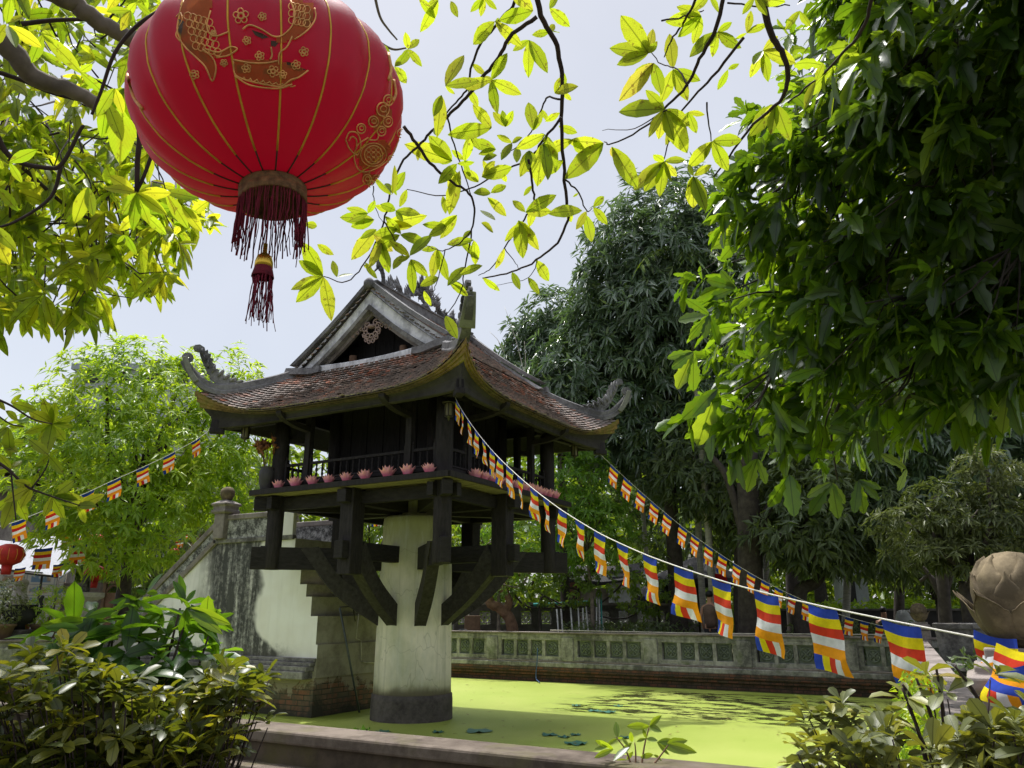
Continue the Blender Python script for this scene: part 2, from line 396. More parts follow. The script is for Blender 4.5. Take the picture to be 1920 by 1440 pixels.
# stair wall: white plaster, a broad band of black weather streaks below the landing
q = NM('stair_plaster', .85, .2); x = q.xyz(); st = q.noise(q.co((5, 5, .45)), 1.6, 6, .7); fi = q.noise(q.co(), 11, 6, .75); big = q.noise(q.co(), 1.1, 3)
c = q.mix(q.ramp(big, [(.4, 0.), (.7, .6)]), (.78, .77, .78), (.62, .58, .53))
edge = q.math('ADD', x[0], q.math('MULTIPLY', q.math('SUBTRACT', big, .5), .9))
edge = q.math('SUBTRACT', edge, q.math('MULTIPLY', q.rng(x[2], 1.5, .9, 0., 1.), .65))
reg = q.math('MULTIPLY', q.rng(edge, -4.7, -3.95), q.rng(edge, -2.98, -2.82, 1., 0.))
sf = q.ramp(q.math('ADD', q.math('MULTIPLY', st, .6), q.math('MULTIPLY', fi, .4)), [(.36, .3), (.44, .78), (.52, 1.)])
c = q.mix(q.math('MULTIPLY', reg, sf), c, (.055, .055, .058))
lowd = q.math('MULTIPLY', q.rng(q.math('SUBTRACT', x[2], q.math('MULTIPLY', fi, .35)), .72, 1.0, 1., 0.), .75)
c = q.mix(q.math('MULTIPLY', lowd, q.rng(x[0], -1.6, -2.4)), c, (.07, .065, .06))
c = q.mix(q.math('MULTIPLY', q.ramp(st, [(.5, 0.), (.7, .35)]), q.rng(x[0], -4.5, -3.9, 1., .3)), c, (.30, .31, .28))
q.base(c); q.bump(fi, .35, .01); M['stairwall'] = q.m
M['endface'] = stucco('stair_end_plaster', (.36, .34, .27), (.17, .15, .11), .45, False, fine=6)
M['slab'] = stucco('landing_slab', (.30, .29, .27), (.06, .055, .055), .75, False, fine=14)
M['carvedslab'] = stucco('landing_relief', (.50, .50, .49), (.03, .03, .03), .72, False, fine=30, scale=9)
M['oldstone'] = stucco('old_stone', (.28, .25, .23), (.10, .085, .08), .5, True, fine=12)
M['wallstone'] = stucco('pond_wall_plaster', (.47, .46, .42), (.085, .085, .08), .66, True, moss=(.10, .13, .045), fine=10)
M['coping'] = stucco('coping_stone', (.30, .26, .24), (.10, .085, .075), .5, False, fine=14)
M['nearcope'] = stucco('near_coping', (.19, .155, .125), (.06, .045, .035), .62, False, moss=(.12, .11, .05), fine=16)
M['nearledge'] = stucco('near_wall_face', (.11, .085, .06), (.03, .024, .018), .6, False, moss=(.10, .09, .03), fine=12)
M['glazed'] = stucco('green_glazed_tile', (.20, .23, .19), (.07, .085, .07), .4, False, fine=18)
M['brick'] = brick('pond_brick', (.20, .085, .058), (.12, .085, .065), (.045, .04, .035))
M['brickdark'] = brick('stair_brick', (.24, .10, .06), (.15, .12, .08), (.045, .045, .035), .27, .085, (.085, .085, .06), True)
M['lotusstone'] = stucco('sandstone_lotus', (.36, .285, .175), (.09, .07, .045), .78, False, fine=7, scale=3)
M['groove'] = simple('lotus_groove', (.055, .04, .03), .9)
M['metal'] = simple('grey_pipe', (.10, .115, .12), .45, .2, 20, .4)
M['cond'] = simple('pale_conduit', (.42, .40, .33), .6)
M['vase'] = simple('dark_clay', (.055, .052, .055), .55, .3, 6)
M['dried'] = simple('dried_flower', (.22, .09, .04), .9, .5, 60); M['stem'] = simple('dried_stem', (.12, .075, .045), .9)
q = NM('pink_petal', .6, .25); x = q.xyz(); n = q.noise(q.co(), 9, 3)
q.base(q.mix(q.rng(x[2], .0, .13), q.mix(q.ramp(n, [(.4, 0.), (.6, 1.)]), (.78, .13, .28), (.88, .28, .44)), (.92, .46, .44))); M['petal'] = q.m
def cloth(name, c, tf=.35):
    q = NM(name, .75, .15); n = q.noise(q.co(), 30, 3)
    n4 = q.noise(q.co((1, 1, .5)), 9, 4, .6); cc = q.mix(q.ramp(n, [(.3, 0.), (.7, 1.)]), tuple(v*.82 for v in c), c); cc = q.mix(q.ramp(n4, [(.45, 0.), (.75, .22)]), cc, tuple(v*.5+.06 for v in c)); q.base(cc); q.bump(n4, .5, .02)
    tr = q.n('BsdfTranslucent'); q.l(cc, tr.inputs[0]); mx = q.n('MixShader'); mx.inputs[0].default_value = tf
    q.l(q.b.outputs[0], mx.inputs[1]); q.l(tr.outputs[0], mx.inputs[2]); q.l(mx.outputs[0], q.o.inputs[0]); return q.m
FLAG = [cloth('flag_blue', (.03, .07, .46)), cloth('flag_yellow', (.80, .66, .01)), cloth('flag_red', (.66, .05, .02)), cloth('flag_white', (.72, .73, .75)), cloth('flag_orange', (.85, .34, .01))]
FLAG2 = [cloth('flag_navy', (.012, .04, .22)), cloth('flag_gold', (.90, .52, .01)), cloth('flag_crimson', (.52, .02, .015)), cloth('flag_cream', (.78, .74, .74)), cloth('flag_amber', (.90, .30, .015))]
M['cord'] = simple('white_cord', (.62, .60, .54), .8, .15, 60)
M['bark'] = simple('grey_bark', (.15, .125, .10), .9, .45, 9, bump=.6); M['darkbark'] = simple('dark_bark', (.05, .042, .036), .9, .4, 9, bump=.6)
M['twig'] = simple('dark_twig', (.045, .03, .028), .8, .3, 20); M['palmbark'] = simple('pale_palm_trunk', (.30, .29, .26), .9, .3, 5, bump=.4, sc3=(1, 1, 9))
M['brownbark'] = simple('brown_twisted_bark', (.17, .10, .065), .9, .4, 7, bump=.7)
M['soil'] = simple('garden_soil', (.07, .06, .045), .95, .4, 3); M['paving'] = stucco('paving', (.22, .20, .18), (.12, .10, .09), .4, False)
M['tyre'] = simple('black_rubber', (.015, .015, .016), .8); M['board'] = simple('dark_cabinet', (.035, .022, .018), .7)

# ================================================================== WATER, GROUND
PX0, PX1, PY0, PY1 = -7.1, 8.05, -7.76, 7.17           # inner faces of the pond walls
q = NM('duckweed_water', .5, .3); v = q.co(); x = q.xyz(); f1 = q.noise(v, 90, 3, .7); f2 = q.noise(v, .55, 4, .55); f3 = q.noise(q.co((.5, 1.1, 1)), 2.6, 7, .72)
c = q.mix(q.ramp(f2, [(.35, 0.), (.65, 1.)]), (.275, .35, .055), (.35, .40, .09)); c = q.mix(q.math('MULTIPLY', q.ramp(f1, [(.35, 0.), (.7, 1.)]), .5), c, (.20, .28, .03))
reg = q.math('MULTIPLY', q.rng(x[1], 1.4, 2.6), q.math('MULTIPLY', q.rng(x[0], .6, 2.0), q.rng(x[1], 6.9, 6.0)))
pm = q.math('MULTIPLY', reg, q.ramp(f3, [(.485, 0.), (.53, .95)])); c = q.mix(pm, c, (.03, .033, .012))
sp = q.noise(v, 7, 6, .8); c = q.mix(q.ramp(sp, [(.66, 0.), (.71, .6)]), c, (.10, .13, .03))
f6 = q.noise(q.co((.8, 1.2, 1), loc=(3, 7, 0)), 1.1, 8, .75); p2 = q.ramp(f6, [(.66, 0.), (.69, .8)]); c = q.mix(p2, c, (.045, .05, .015))
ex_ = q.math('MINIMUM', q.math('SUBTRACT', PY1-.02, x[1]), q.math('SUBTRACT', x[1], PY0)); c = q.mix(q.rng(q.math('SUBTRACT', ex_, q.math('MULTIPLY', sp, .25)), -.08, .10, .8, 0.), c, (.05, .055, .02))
q.l(q.rng(q.math('MAXIMUM', pm, p2), .2, .8, .5, .12), q.b.inputs['Roughness'])
q.base(c); q.bump(q.math('ADD', f1, q.math('MULTIPLY', sp, .5)), .4, .012); M['water'] = q.m
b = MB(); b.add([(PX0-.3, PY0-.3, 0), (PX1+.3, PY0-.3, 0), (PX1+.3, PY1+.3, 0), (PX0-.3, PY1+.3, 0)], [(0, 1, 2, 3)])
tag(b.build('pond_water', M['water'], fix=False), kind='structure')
q = NM('earth', .95, .15); v = q.co(); n = q.noise(v, .8, 6, .7); n2 = q.noise(v, 14, 5, .7)
q.base(q.mix(q.ramp(n, [(.4, 0.), (.6, 1.)]), q.mix(n2, (.05, .045, .035), (.12, .10, .075)), (.045, .055, .02))); q.bump(n2, .5, .03); M['earth'] = q.m
b = MB(); Z = .45; e = 300; xa, xb, ya, yb = PX0-.3, PX1+.3, PY0-.5, PY1+.3
vs = [(-e, -e, Z), (e, -e, Z), (e, e, Z), (-e, e, Z), (xa, ya, Z), (xb, ya, Z), (xb, yb, Z), (xa, yb, Z)]
b.add(vs, [(0, 1, 5, 4), (1, 2, 6, 5), (2, 3, 7, 6), (3, 0, 4, 7)])
tag(b.build('ground', M['earth'], fix=False), kind='structure')
b = MB(); b.add([(PX1+.35, -9, Z+.02), (10.2, -9, Z+.02), (10.2, 9, Z+.02), (PX1+.35, 9, Z+.02)], [(0, 1, 2, 3)])
tag(b.build('garden_path', M['paving'], fix=False), kind='structure')

# ================================================================== PAGODA
pg = thing('wooden_pagoda', (0, 0, 0), 'dark wooden pagoda with curved tiled roof standing on one thick pillar in the pond', 'pagoda')
S = 1.69; DK = 3.62
def rot4(k, p): a = k*math.pi/2; return (p[0]*math.cos(a)-p[1]*math.sin(a), p[0]*math.sin(a)+p[1]*math.cos(a), p[2])
class RMB(MB):                         # builder turned by k quarter turns
    def __init__(s, k=0): super().__init__(); s.k = k
    def build(s, *a, **kw): s.v = [rot4(s.k, p) for p in s.v]; return super().build(*a, **kw)
pr_ = [(.655, -.6), (.66, .0), (.66, .33), (.648, .36), (.64, .365)]
b = MB().lathe([(.64, .30), (.637, .7), (.625, 1.6), (.61, 2.4), (.595, 3.1), (.585, 3.22), (.54, 3.25)], n=64)
pil = b.build('pillar', M['pillar'], pg)
MB().lathe([(.668, -.6), (.672, .0), (.668, .30), (.66, .385), (.642, .392)], n=64).build('pillar_foot', M['pillarfoot'], pil)
MB().box(-.2, .2, -.2, .2, 3.2, 3.53).build('pillar_neck', M['pillar'], pil, bevel=.02)
# beams
for k in range(4):
    a = R(45+90*k); d = np.array((math.cos(a), math.sin(a), 0))
    MB().beam(d*.4+(0, 0, 2.517), d*2.73+(0, 0, 2.517), .15, .36).build('corner_beam', M['woodH'], pg, bevel=.008)
    MB().beam(d*.4+(0, 0, 3.40), d*2.75+(0, 0, 3.40), .15, .22).build('upper_corner_beam', M['woodH'], pg, bevel=.008)
    a = R(90*k); d = np.array((math.cos(a), math.sin(a), 0)); sd = np.array((-d[1], d[0], 0))
    MB().beam(d*.4+(0, 0, 2.585), d*2.0+(0, 0, 2.585), .17, .27).build('side_beam', M['woodH'], pg, bevel=.008)
    MB().beam(d*.4+(0, 0, 3.40), d*2.0+(0, 0, 3.40), .18, .2).build('upper_side_beam', M['woodH'], pg, bevel=.008)
    MB().obox(d*1.72+(0, 0, 2.88), d*.14, sd*.13, (0, 0, .66)).build('hanging_post', M['wood'], pg, bevel=.01)
    MB().beam(d*1.62+sd*-1.93+(0, 0, 3.40), d*1.62+sd*1.93+(0, 0, 3.40), .11, .20).build('edge_beam', M['woodH'], pg, bevel=.006)
    # braces
    def brace(d, lo, up, wd):
        sd = np.array((-d[1], d[0], 0)); L_ = smooth_path([(r, 0, z) for r, z in lo], 5); U_ = smooth_path([(r, 0, z) for r, z in up], 5)
        poly = [d*p[0]+(0, 0, p[2]) for p in L_]+[d*p[0]+(0, 0, p[2]) for p in U_[::-1]]
        MB().prism(poly, sd*wd/2).build('curved_brace', M['brace'], pg, fix=True)
    brace(d, [(.56, 1.41), (1.15, 1.86), (1.66, 2.36)], [(.56, 1.75), (1.12, 2.2), (1.49, 2.735)], .205)
    a = R(45+90*k); d = np.array((math.cos(a), math.sin(a), 0))
    brace(d, [(.56, 1.41), (1.35, 1.95), (1.95, 2.68)], [(.56, 1.78), (1.25, 2.21), (1.66, 2.715)], .19)
    # stub tenons at the corners
    MB().obox(d*2.52+(0, 0, 2.565), d*.07, np.cross(d, (0, 0, 1))*.045, (0, 0, .15)).build('tenon', M['wood'], pg, bevel=.006)
    MB().obox(d*2.46+(0, 0, 3.37), d*.07, np.cross(d, (0, 0, 1))*.045, (0, 0, .18)).build('tenon', M['wood'], pg, bevel=.006)
# deck
b = MB(); nb = 30
for i in range(nb):
    y0 = -1.99+3.98*i/nb; dz = rng.uniform(-.004, .004)
    b.box(-1.99, 1.99, y0+.004, y0+3.98/nb-.004, 3.53+dz, DK-.012+dz)
dk = b.build('deck', M['plank'], pg)
b = MB()
for k in range(4):
    p = [rot4(k, q_) for q_ in ((-2.0, -2.0, 0), (2.0, -2.0, 0))]
    sd = np.array(rot4(k, (0, 1, 0)))*.03
    b.prism([np.array(p[0])+(0, 0, 3.535), np.array(p[1])+(0, 0, 3.535), np.array(p[1])+(0, 0, DK), np.array(p[0])+(0, 0, DK)], sd)
b.build('edge_board', M['wood'], dk)
# columns
for k in range(4):
    c_ = rot4(k, (S, -S, 0))
    MB().lathe([(.125, 2.335), (.132, 2.36), (.135, 3.0), (.135, 4.4), (.12, 5.05)], c_, 20).build('corner_column', M['wood'], pg)
    for sx in (-1.05, 1.05):
        c_ = rot4(k, (sx, -S, 0)); RMB(k).box(sx-.055, sx+.055, -S-.055, -S+.055, DK, 4.95).build('inner_column', M['wood'], pg, bevel=.008)
        c2 = rot4(k, (sx, -1.05, 0)); MB().lathe([(.12, DK), (.12, 5.2)], c2, 16).build('chamber_column', M['wood'], pg) if sx > 0 else None
        # eave bracket arm with a curled nose
        pth = smooth_path([(sx, -S, 4.60), (sx, -2.0, 4.62), (sx, -2.24, 4.67), (sx, -2.38, 4.74), (sx, -2.40, 4.82)], 4)
        RMB(k).sweep(pth, [(-.04, -.055), (.04, -.055), (.04, .055), (-.04, .055)], up=(1, 0, 0.01)).build('eave_bracket', M['wood'], pg)
    RMB(k).box(-S, S, -S-.05, -S+.05, 4.88, 5.05).build('lintel', M['woodH'], pg)
# chamber walls of upright planks
for k in range(4):
    b = RMB(k)
    for i in range(12):
        x0 = -1.05+2.1*i/12; b.box(x0+.004, x0+.171, -1.05-(.012 if i % 2 else 0), -1.0, DK, 5.15)
    b.build('plank_wall', M['panel'], pg)
# railings: one per side, three bays, every baluster its own piece
balm = None
for k in range(4):
    if k == 3: bays = [(-1.50, -1.14), (1.14, 1.50)]
    else: bays = [(-1.53, -1.12), (-.98, .98), (1.12, 1.53)]
    first = None
    rl = bpy.data.objects.new('railing', None); COL.objects.link(rl); rl.parent = pg; rl.empty_display_size = .1
    b = RMB(k)
    for (x0, x1) in bays:
        b.box(x0, x1, -S-.035, -S+.035, 3.70, 3.765); b.box(x0, x1, -S-.05, -S+.05, 3.765, 3.79)
        b.box(x0, x1, -S-.022, -S+.022, 4.02, 4.062)
        for xx in (x0, x1):
            b.box(xx-.02, xx+.02, -S-.025, -S+.025, DK, 4.13); c_ = (xx, -S, 0); b.lathe([(.0, 4.13), (.02, 4.14), (.024, 4.16), (.012, 4.19), (0.003, 4.2)], c_, 8)
    b.build('rail', M['wood'], rl, bevel=0)
    for (x0, x1) in bays:
        nbal = max(2, int(round((x1-x0)/.13)))-0
        for i in range(1, nbal):
            xx = x0+(x1-x0)*i/nbal
            if balm is None:
                o = MB().lathe([(.013, 0), (.016, .03), (.022, .06), (.011, .085), (.021, .12), (.023, .14), (.011, .17), (.018, .2), (.012, .23)], (0, 0, 0), 8).build('baluster', M['wood'], rl); balm = o
            else: o = balm.copy(); COL.objects.link(o); o.parent = rl
            o.location = rot4(k, (xx, -S, 3.79))

# ---------------- roof
def eave(s):      # s in [-1,1] along one side -> outline of the tile edge
    a = abs(s); x_ = s*2.72; out_ = 2.45+.27*a**5; z_ = 4.81+.47*a**4.2
    return x_, out_, z_
def topz(x_): return 5.66+.03*math.cos(x_)
def skirt(s, v):  # gable sides: s along, v from the top line to the eave
    ex, ey, ez = eave(s); tx = 1.6*s; z_ = 5.70*(1-v)+ez*v-.09*math.sin(v*math.pi)*(1-.5*abs(s)); return np.array((tx*(1-v)+ex*v, -(1.52*(1-v)+ey*v), z_))
def upper(s, v):  # main slopes from the ridge down, as if on the -y side
    x_ = s*1.62; yv = 1.6*v; return np.array((x_, -yv, 7.0-1.29*v-.04*math.sin(v*math.pi)))
tile_sh = [(-.5, 0), (.5, 0), (.5, .72), (.27, .95), (0, 1.02), (-.27, .95), (-.5, .72)]
def tiles(b, fn, nu, nv, k, k2=None, rr=None, wid=2.9):
    for j in range(nv):
        v0 = (j+.0)/nv; hw = abs(fn(1, v0+.5/nv)[0]); nu_ = max(4, int(round(nu*hw/wid)))
        for i in range(nu_+ (j % 2)):
            s0 = ((i+.5-(.5 if j % 2 else 0))/nu_)*2-1
            if abs(s0) > .995: continue
            s0 += rng.uniform(-.002, .002); slip = rng.random() < .012; c0 = fn(s0, v0); c1 = fn(s0, min(1.04, (j+1.25)/nv)); ds = fn(min(1, s0+.01), v0)-fn(s0-.01 if s0 > -.99 else s0, v0)
            e1 = nrm(ds); e2 = c1-c0; L_ = np.linalg.norm(e2); e2 = e2/L_; nn_ = np.cross(e1, e2); nn_ = nn_ if nn_[2] > 0 else -nn_
            w_ = 2*hw/nu_*.93; lift = .036+rng.uniform(-.006, .010)+(.03 if slip else 0); th = .02; skew = rng.uniform(-.04, .04)*(6 if slip else 1)
            t_ = [c0+e1*(a*w_+c*L_*skew)+e2*(c*L_)+nn_*(lift*c+.004) for a, c in tile_sh]
            bt = [p-nn_*th for p in t_]
            o = len(b.v); b.v += [rot4(k, p) for p in t_]+[rot4(k, p) for p in bt]
            b.f += [tuple(range(o, o+7))]+[(o+q_, o+7+q_, o+7+(q_+1) % 7, o+(q_+1) % 7) for q_ in range(1, 6)]
            b.m += [0]*6; b.smooth += [False]*6; rr += [min(1, max(0, rng.normal(.36, .22)+.16*math.sin(c0[0]*2.3+c0[2]*4+c0[1])*math.sin(c0[0]*5.1)+ (.18 if v0 < .35 else -.08)))]*14
def finish_tiles(b, rr, par):
    o = b.build('roof_tiles', M['tile'], par, fix=False); a = o.data.attributes.new('rnd', 'FLOAT', 'POINT'); a.data.foreach_set('value', np.array(rr, np.float32)); return o
roof = bpy.data.objects.new('roof', None); COL.objects.link(roof); roof.parent = pg
b = MB(); rr = []
for k in (0, 2): tiles(b, skirt, 56, 20, k, rr=rr)
for k in (1, 3):
    def sk2(s, v):
        ex, ey, ez = eave(s); tx = 1.6*s; return np.array((tx*(1-v)+ex*v, -(1.6*(1-v)+ey*v), 5.70*(1-v)+ez*v-.07*math.sin(v*math.pi)))
    tiles(b, sk2, 56, 18, k, rr=rr); tiles(b, upper, 60, 30, k, rr=rr, wid=2.9)
finish_tiles(b, rr, roof)
b = MB()       # bed under the tiles
ss = np.linspace(-1, 1, 41)
for k in range(4):
    g = np.array([[rot4(k, skirt(s, v)-np.array((0, 0, .03))) for v in np.linspace(0, 1, 6)] for s in ss]); b.grid(g)
    if k % 2: g = np.array([[rot4(k, upper(s, v)-np.array((0, 0, .03))) for v in np.linspace(0, 1, 6)] for s in ss]); b.grid(g)
b.build('roof_bed', M['fascia'], roof, fix=False)
# mossy moulded edge (three steps) and the dark eave board under it
b = MB(); b2 = MB(); b3 = MB()
se = np.concatenate([np.linspace(-1, -.7, 14)[:-1], np.linspace(-.7, .7, 22), np.linspace(.7, 1, 14)[1:]])
for k in range(4):
    rows = []; 
    for s in se:
        ex, ey, ez = eave(s); a = abs(s); th_ = .42+.25*a**2+1.9*a**7
        pf = [(0, .0), (.02, -.008), (.02, -.035*th_), (-.01, -.045*th_), (-.01, -.075*th_), (-.05, -.085*th_), (-.05, -.11*th_), (-.09, -.118*th_)]
        rows.append([rot4(k, (ex*(1+o_/2.7), -(ey+o_), ez+z_)) for o_, z_ in pf])
    b.grid(np.array(rows), sm=False)
    rows = []; rows3 = []
    for s in se:
        ex, ey, ez = eave(s); a = abs(s); th_ = .42+.25*a**2+1.9*a**7; z1 = ez-.118*th_; z2 = 4.655-.02*a**4; zm = (z1+z2)/2; rec = .10+.06*a**4
        rows.append([rot4(k, (ex*(1-o_/2.7), -(ey-o_), z_)) for o_, z_ in ((.085, z1+.01), (rec+.03, zm+.03), (rec+.04, zm-.02), (rec+.03, z2+.012), (rec+.045, z2), (rec+.12, z2))])
        q1 = 1-(rec+.12)/2.7; rows3.append([rot4(k, (ex*q1, -(ey-rec-.12), z2)), rot4(k, (ex*.8, -(ey*.84), z2*.5+.5*5.0-.02)), rot4(k, (ex*.62, -1.69, 5.04)), rot4(k, (ex*.38, -1.0, 5.30))])
    b2.grid(np.array(rows), sm=False); b3.grid(np.array(rows3))
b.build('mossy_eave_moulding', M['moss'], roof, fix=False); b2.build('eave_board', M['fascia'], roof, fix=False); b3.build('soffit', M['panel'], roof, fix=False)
# rafters on the soffit near each corner: hip rafter
for k in range(4):
    a = R(-45+90*k); d = np.array((math.cos(a), math.sin(a), 0)); sd = np.array((-d[1], d[0], 0))
    pth = [d*2.2+(0, 0, 4.92), d*2.9+(0, 0, 4.76), d*3.3+(0, 0, 4.70), d*3.52+(0, 0, 4.70)]
    MB().sweep(smooth_path(pth, 4), [(-.06, -.06), (.06, -.06), (.05, .08), (-.05, .08)]).build('hip_rafter', M['wood'], roof)
    MB().obox(d*3.46+(0, 0, 4.60), d*.12, sd*.065, (0, 0, .045)).build('hook_block', M['wood'], roof, bevel=.015)
# hip ridges with upturned tails
prof_r = [(1.56, 5.66), (1.8, 5.52), (2.06, 5.40), (2.3, 5.31), (2.48, 5.29), (2.64, 5.37), (2.76, 5.52), (2.86, 5.70), (2.905, 5.80)]
RC = math.sqrt(2)
def diag(k, q_, z_, off=0.):            # q_: the x=y coordinate along the diagonal
    a = R(-45+90*k); d = np.array((math.cos(a), math.sin(a), 0)); sd = np.array((-d[1], d[0], 0)); return d*q_*RC+sd*off+np.array((0, 0, z_))
for k in range(4):
    pts = smooth_path([diag(k, q_, z_) for q_, z_ in prof_r], 5); n_ = len(pts); pf = []
    for i in range(n_):
        t = i/(n_-1); w_ = .07*(1-.6*max(0, t-.5)/.5); h = .115*(1-.75*max(0, t-.4)/.6)
        pf.append([(-w_*1.25, -.07), (w_*1.25, -.07), (w_*1.25, 0), (w_, .02), (w_, h), (w_*.5, h+.025), (-w_*.5, h+.025), (-w_, h), (-w_, .02), (-w_*1.25, 0)])
    hr = MB().sweep(pts, pf).build('hip_ridge', M['ridge'], roof)
    # curl
    cc = np.array(diag(k, 2.86, 5.845)); a = R(-45+90*k); d = np.array((math.cos(a), math.sin(a), 0)); cv = []
    for i in range(15):
        t = i/14; an = .2+t*4.6; r_ = .075*(1-.55*t); cv.append(cc+d*math.cos(an-.2)*r_+np.array((0, 0, math.sin(an-.2)*r_)))
    MB().sweep(cv, [(-.035, -.022), (.035, -.022), (.035, .022), (-.035, .022)], up=tuple(np.cross(d, (0, 0, 1)))).build('ridge_curl', M['ridge'], hr)
    # leafy flame ornament
    if k == 0: out_px = None
    ol = [(2.50, 5.41), (2.60, 5.53), (2.585, 5.56), (2.63, 5.60), (2.66, 5.70), (2.70, 5.80), (2.73, 5.90), (2.745, 5.97), (2.80, 5.985), (2.82, 6.03), (2.80, 6.085), (2.745, 6.10), (2.69, 6.055), (2.675, 5.99), (2.65, 6.02), (2.64, 5.95), (2.61, 5.95), (2.615, 5.88), (2.58, 5.86), (2.585, 5.79), (2.54, 5.76), (2.55, 5.69), (2.50, 5.68), (2.50, 5.62), (2.44, 5.62), (2.44, 5.57), (2.38, 5.58), (2.36, 5.52), (2.30, 5.55), (2.27, 5.50), (2.19, 5.50), (2.20, 5.45), (2.35, 5.40)]
    sd = np.array((-d[1], d[0], 0))
    b = MB(); b.prism([diag(k, q_, z_) for q_, z_ in ol], sd*.035)
    for (q_, z_, l_, an) in [(2.66, 5.78, .16, 1.3), (2.62, 5.68, .17, 1.5), (2.57, 5.6, .16, 1.8), (2.5, 5.54, .17, 2.1), (2.43, 5.5, .15, 2.3), (2.36, 5.47, .14, 2.5), (2.28, 5.46, .12, 2.7), (2.7, 5.9, .14, 1.4)]:
        for o_ in (-1, 1):
            pth = [diag(k, q_+math.cos(an)*l_*t/RC, z_+math.sin(an)*l_*t, o_*(.035+.02*math.sin(t*3))) for t in (0, .35, .7, 1)]
            b.tube(pth, [.012, .026, .02, .004], 6)
    for o_ in (-1, 1):
        b.lathe([(.0, -.03), (.03, -.015), (.035, .0), (.03, .02), (.0, .03)], diag(k, 2.31, 5.50, o_*.03), 8)
    b.build('flame_ornament', M['ornament'], hr)
# the near corner horn seen end on: a pale green stone block on the tail
for k in range(4):
    b = MB(); pts = [diag(k, q_, z_) for q_, z_ in ((2.70, 5.40), (2.80, 5.55), (2.88, 5.72))]
    pts = smooth_path([diag(k, q_, z_) for q_, z_ in ((2.73, 5.42), (2.82, 5.60), (2.90, 5.86))], 4); n_ = len(pts); b.sweep(pts, [[(-w_, -.045), (w_, -.045), (w_*.85, .045), (-w_*.85, .045)] for w_ in np.linspace(.125, .075, n_)]); b.build('horn_block', M['greystone'], roof, bevel=.015)
# main ridge
b = MB(); g0 = 1.55
pf = [(-.12, -.08), (.12, -.08), (.12, -.01), (.085, .01), (.085, .14), (.11, .15), (.11, .175), (-.11, .175), (-.11, .15), (-.085, .14), (-.085, .01), (-.12, -.01)]
b.sweep([(0, y_, 6.97+.02*(y_/g0)**2) for y_ in np.linspace(-g0, g0, 12)], pf)
mr = b.build('main_ridge', M['ridge'], roof)
b = MB()
for s_ in (-1, 1):
    b.lathe([(.0, -.09), (.07, -.08), (.1, -.03), (.1, .03), (.07, .07), (.04, .1)], (0, s_*1.62, 7.08), 12)
b.build('ridge_end_scroll', M['ridge'], mr)
# dragons facing a flaming disc
b = MB(); zr = 7.15
th = np.linspace(0, 2*math.pi, 25)
b.tube([(0, .11*math.cos(t), zr+.27+.13*math.sin(t)) for t in th], .032, 8)
for i in range(13):
    an = math.pi*(i/12)*1.25-.4; r0 = .14; l_ = .14+.22*abs(math.sin(an))**2+.05*(i % 2)
    b.tube([(rng.uniform(-.02, .02), r0*math.cos(an), zr+.27+r0*math.sin(an)), (0, (r0+l_*.5)*math.cos(an)+.02*(-1)**i, zr+.27+(r0+l_*.5)*math.sin(an)), (0, (r0+l_)*math.cos(an)*.8, zr+.27+(r0+l_)*math.sin(an)+.02)], [.045, .04, .005], 6)
b.tube([(0, -.16, zr), (0, 0, zr+.1), (0, .16, zr)], [.05, .06, .05], 8)
b.build('flaming_disc', M['ornament'], mr)
for s_ in (-1, 1):
    b = MB(); ys = np.linspace(.30, 1.42, 34)
    body = [(.03*math.sin(i*.9), s_*y_, zr+.10+.075*math.sin((y_-.3)*13)+(.13 if y_ < .42 else 0)*(1-(y_-.3)/.12)+.20*max(0, (y_-1.15)/.27)**2) for i, y_ in enumerate(ys)]
    b.tube(body, np.interp(np.arange(34), [0, 4, 20, 33], [.055, .05, .05, .02]), 8)
    for i in range(2, 33):
        p_ = np.array(body[i]); h = .14+.06*math.sin(i*1.7)+(.12 if i > 27 else 0)
        b.tube([p_, p_+(rng.uniform(-.02, .02), s_*.035, h*.6), p_+(0, s_*.085, h)], [.04, .03, .004], 5)
        if i % 4 == 0:
            for x_ in (-1, 1): b.tube([p_, p_+(x_*.06, 0, -.03), p_+(x_*.08, s_*.03, -.09)], [.02, .018, .008], 5)
    hd = np.array((0, s_*.30, zr+.26))
    b.tube([hd+(0, s_*.06, 0), hd, hd-(0, s_*.07, .0), hd-(0, s_*.13, .03)], [.05, .06, .04, .02], 8)
    for i in range(9):
        an = R(25+i*18); b.tube([hd+(0, s_*.03, .02), hd+(rng.uniform(-.05, .05), s_*(.03+.09*math.cos(an)), .02+.10*math.sin(an)), hd+(rng.uniform(-.07, .07), s_*(.05+.15*math.cos(an)), .03+.2*math.sin(an))], [.026, .018, .003], 5)
    for i in range(6):
        b.tube([hd-(0, s_*.1, .02), hd-(rng.uniform(-.05, .05), s_*.14, .06+.02*i)], [.014, .004], 5)
    b.build('dragon_ornament', M['ornament'], mr)
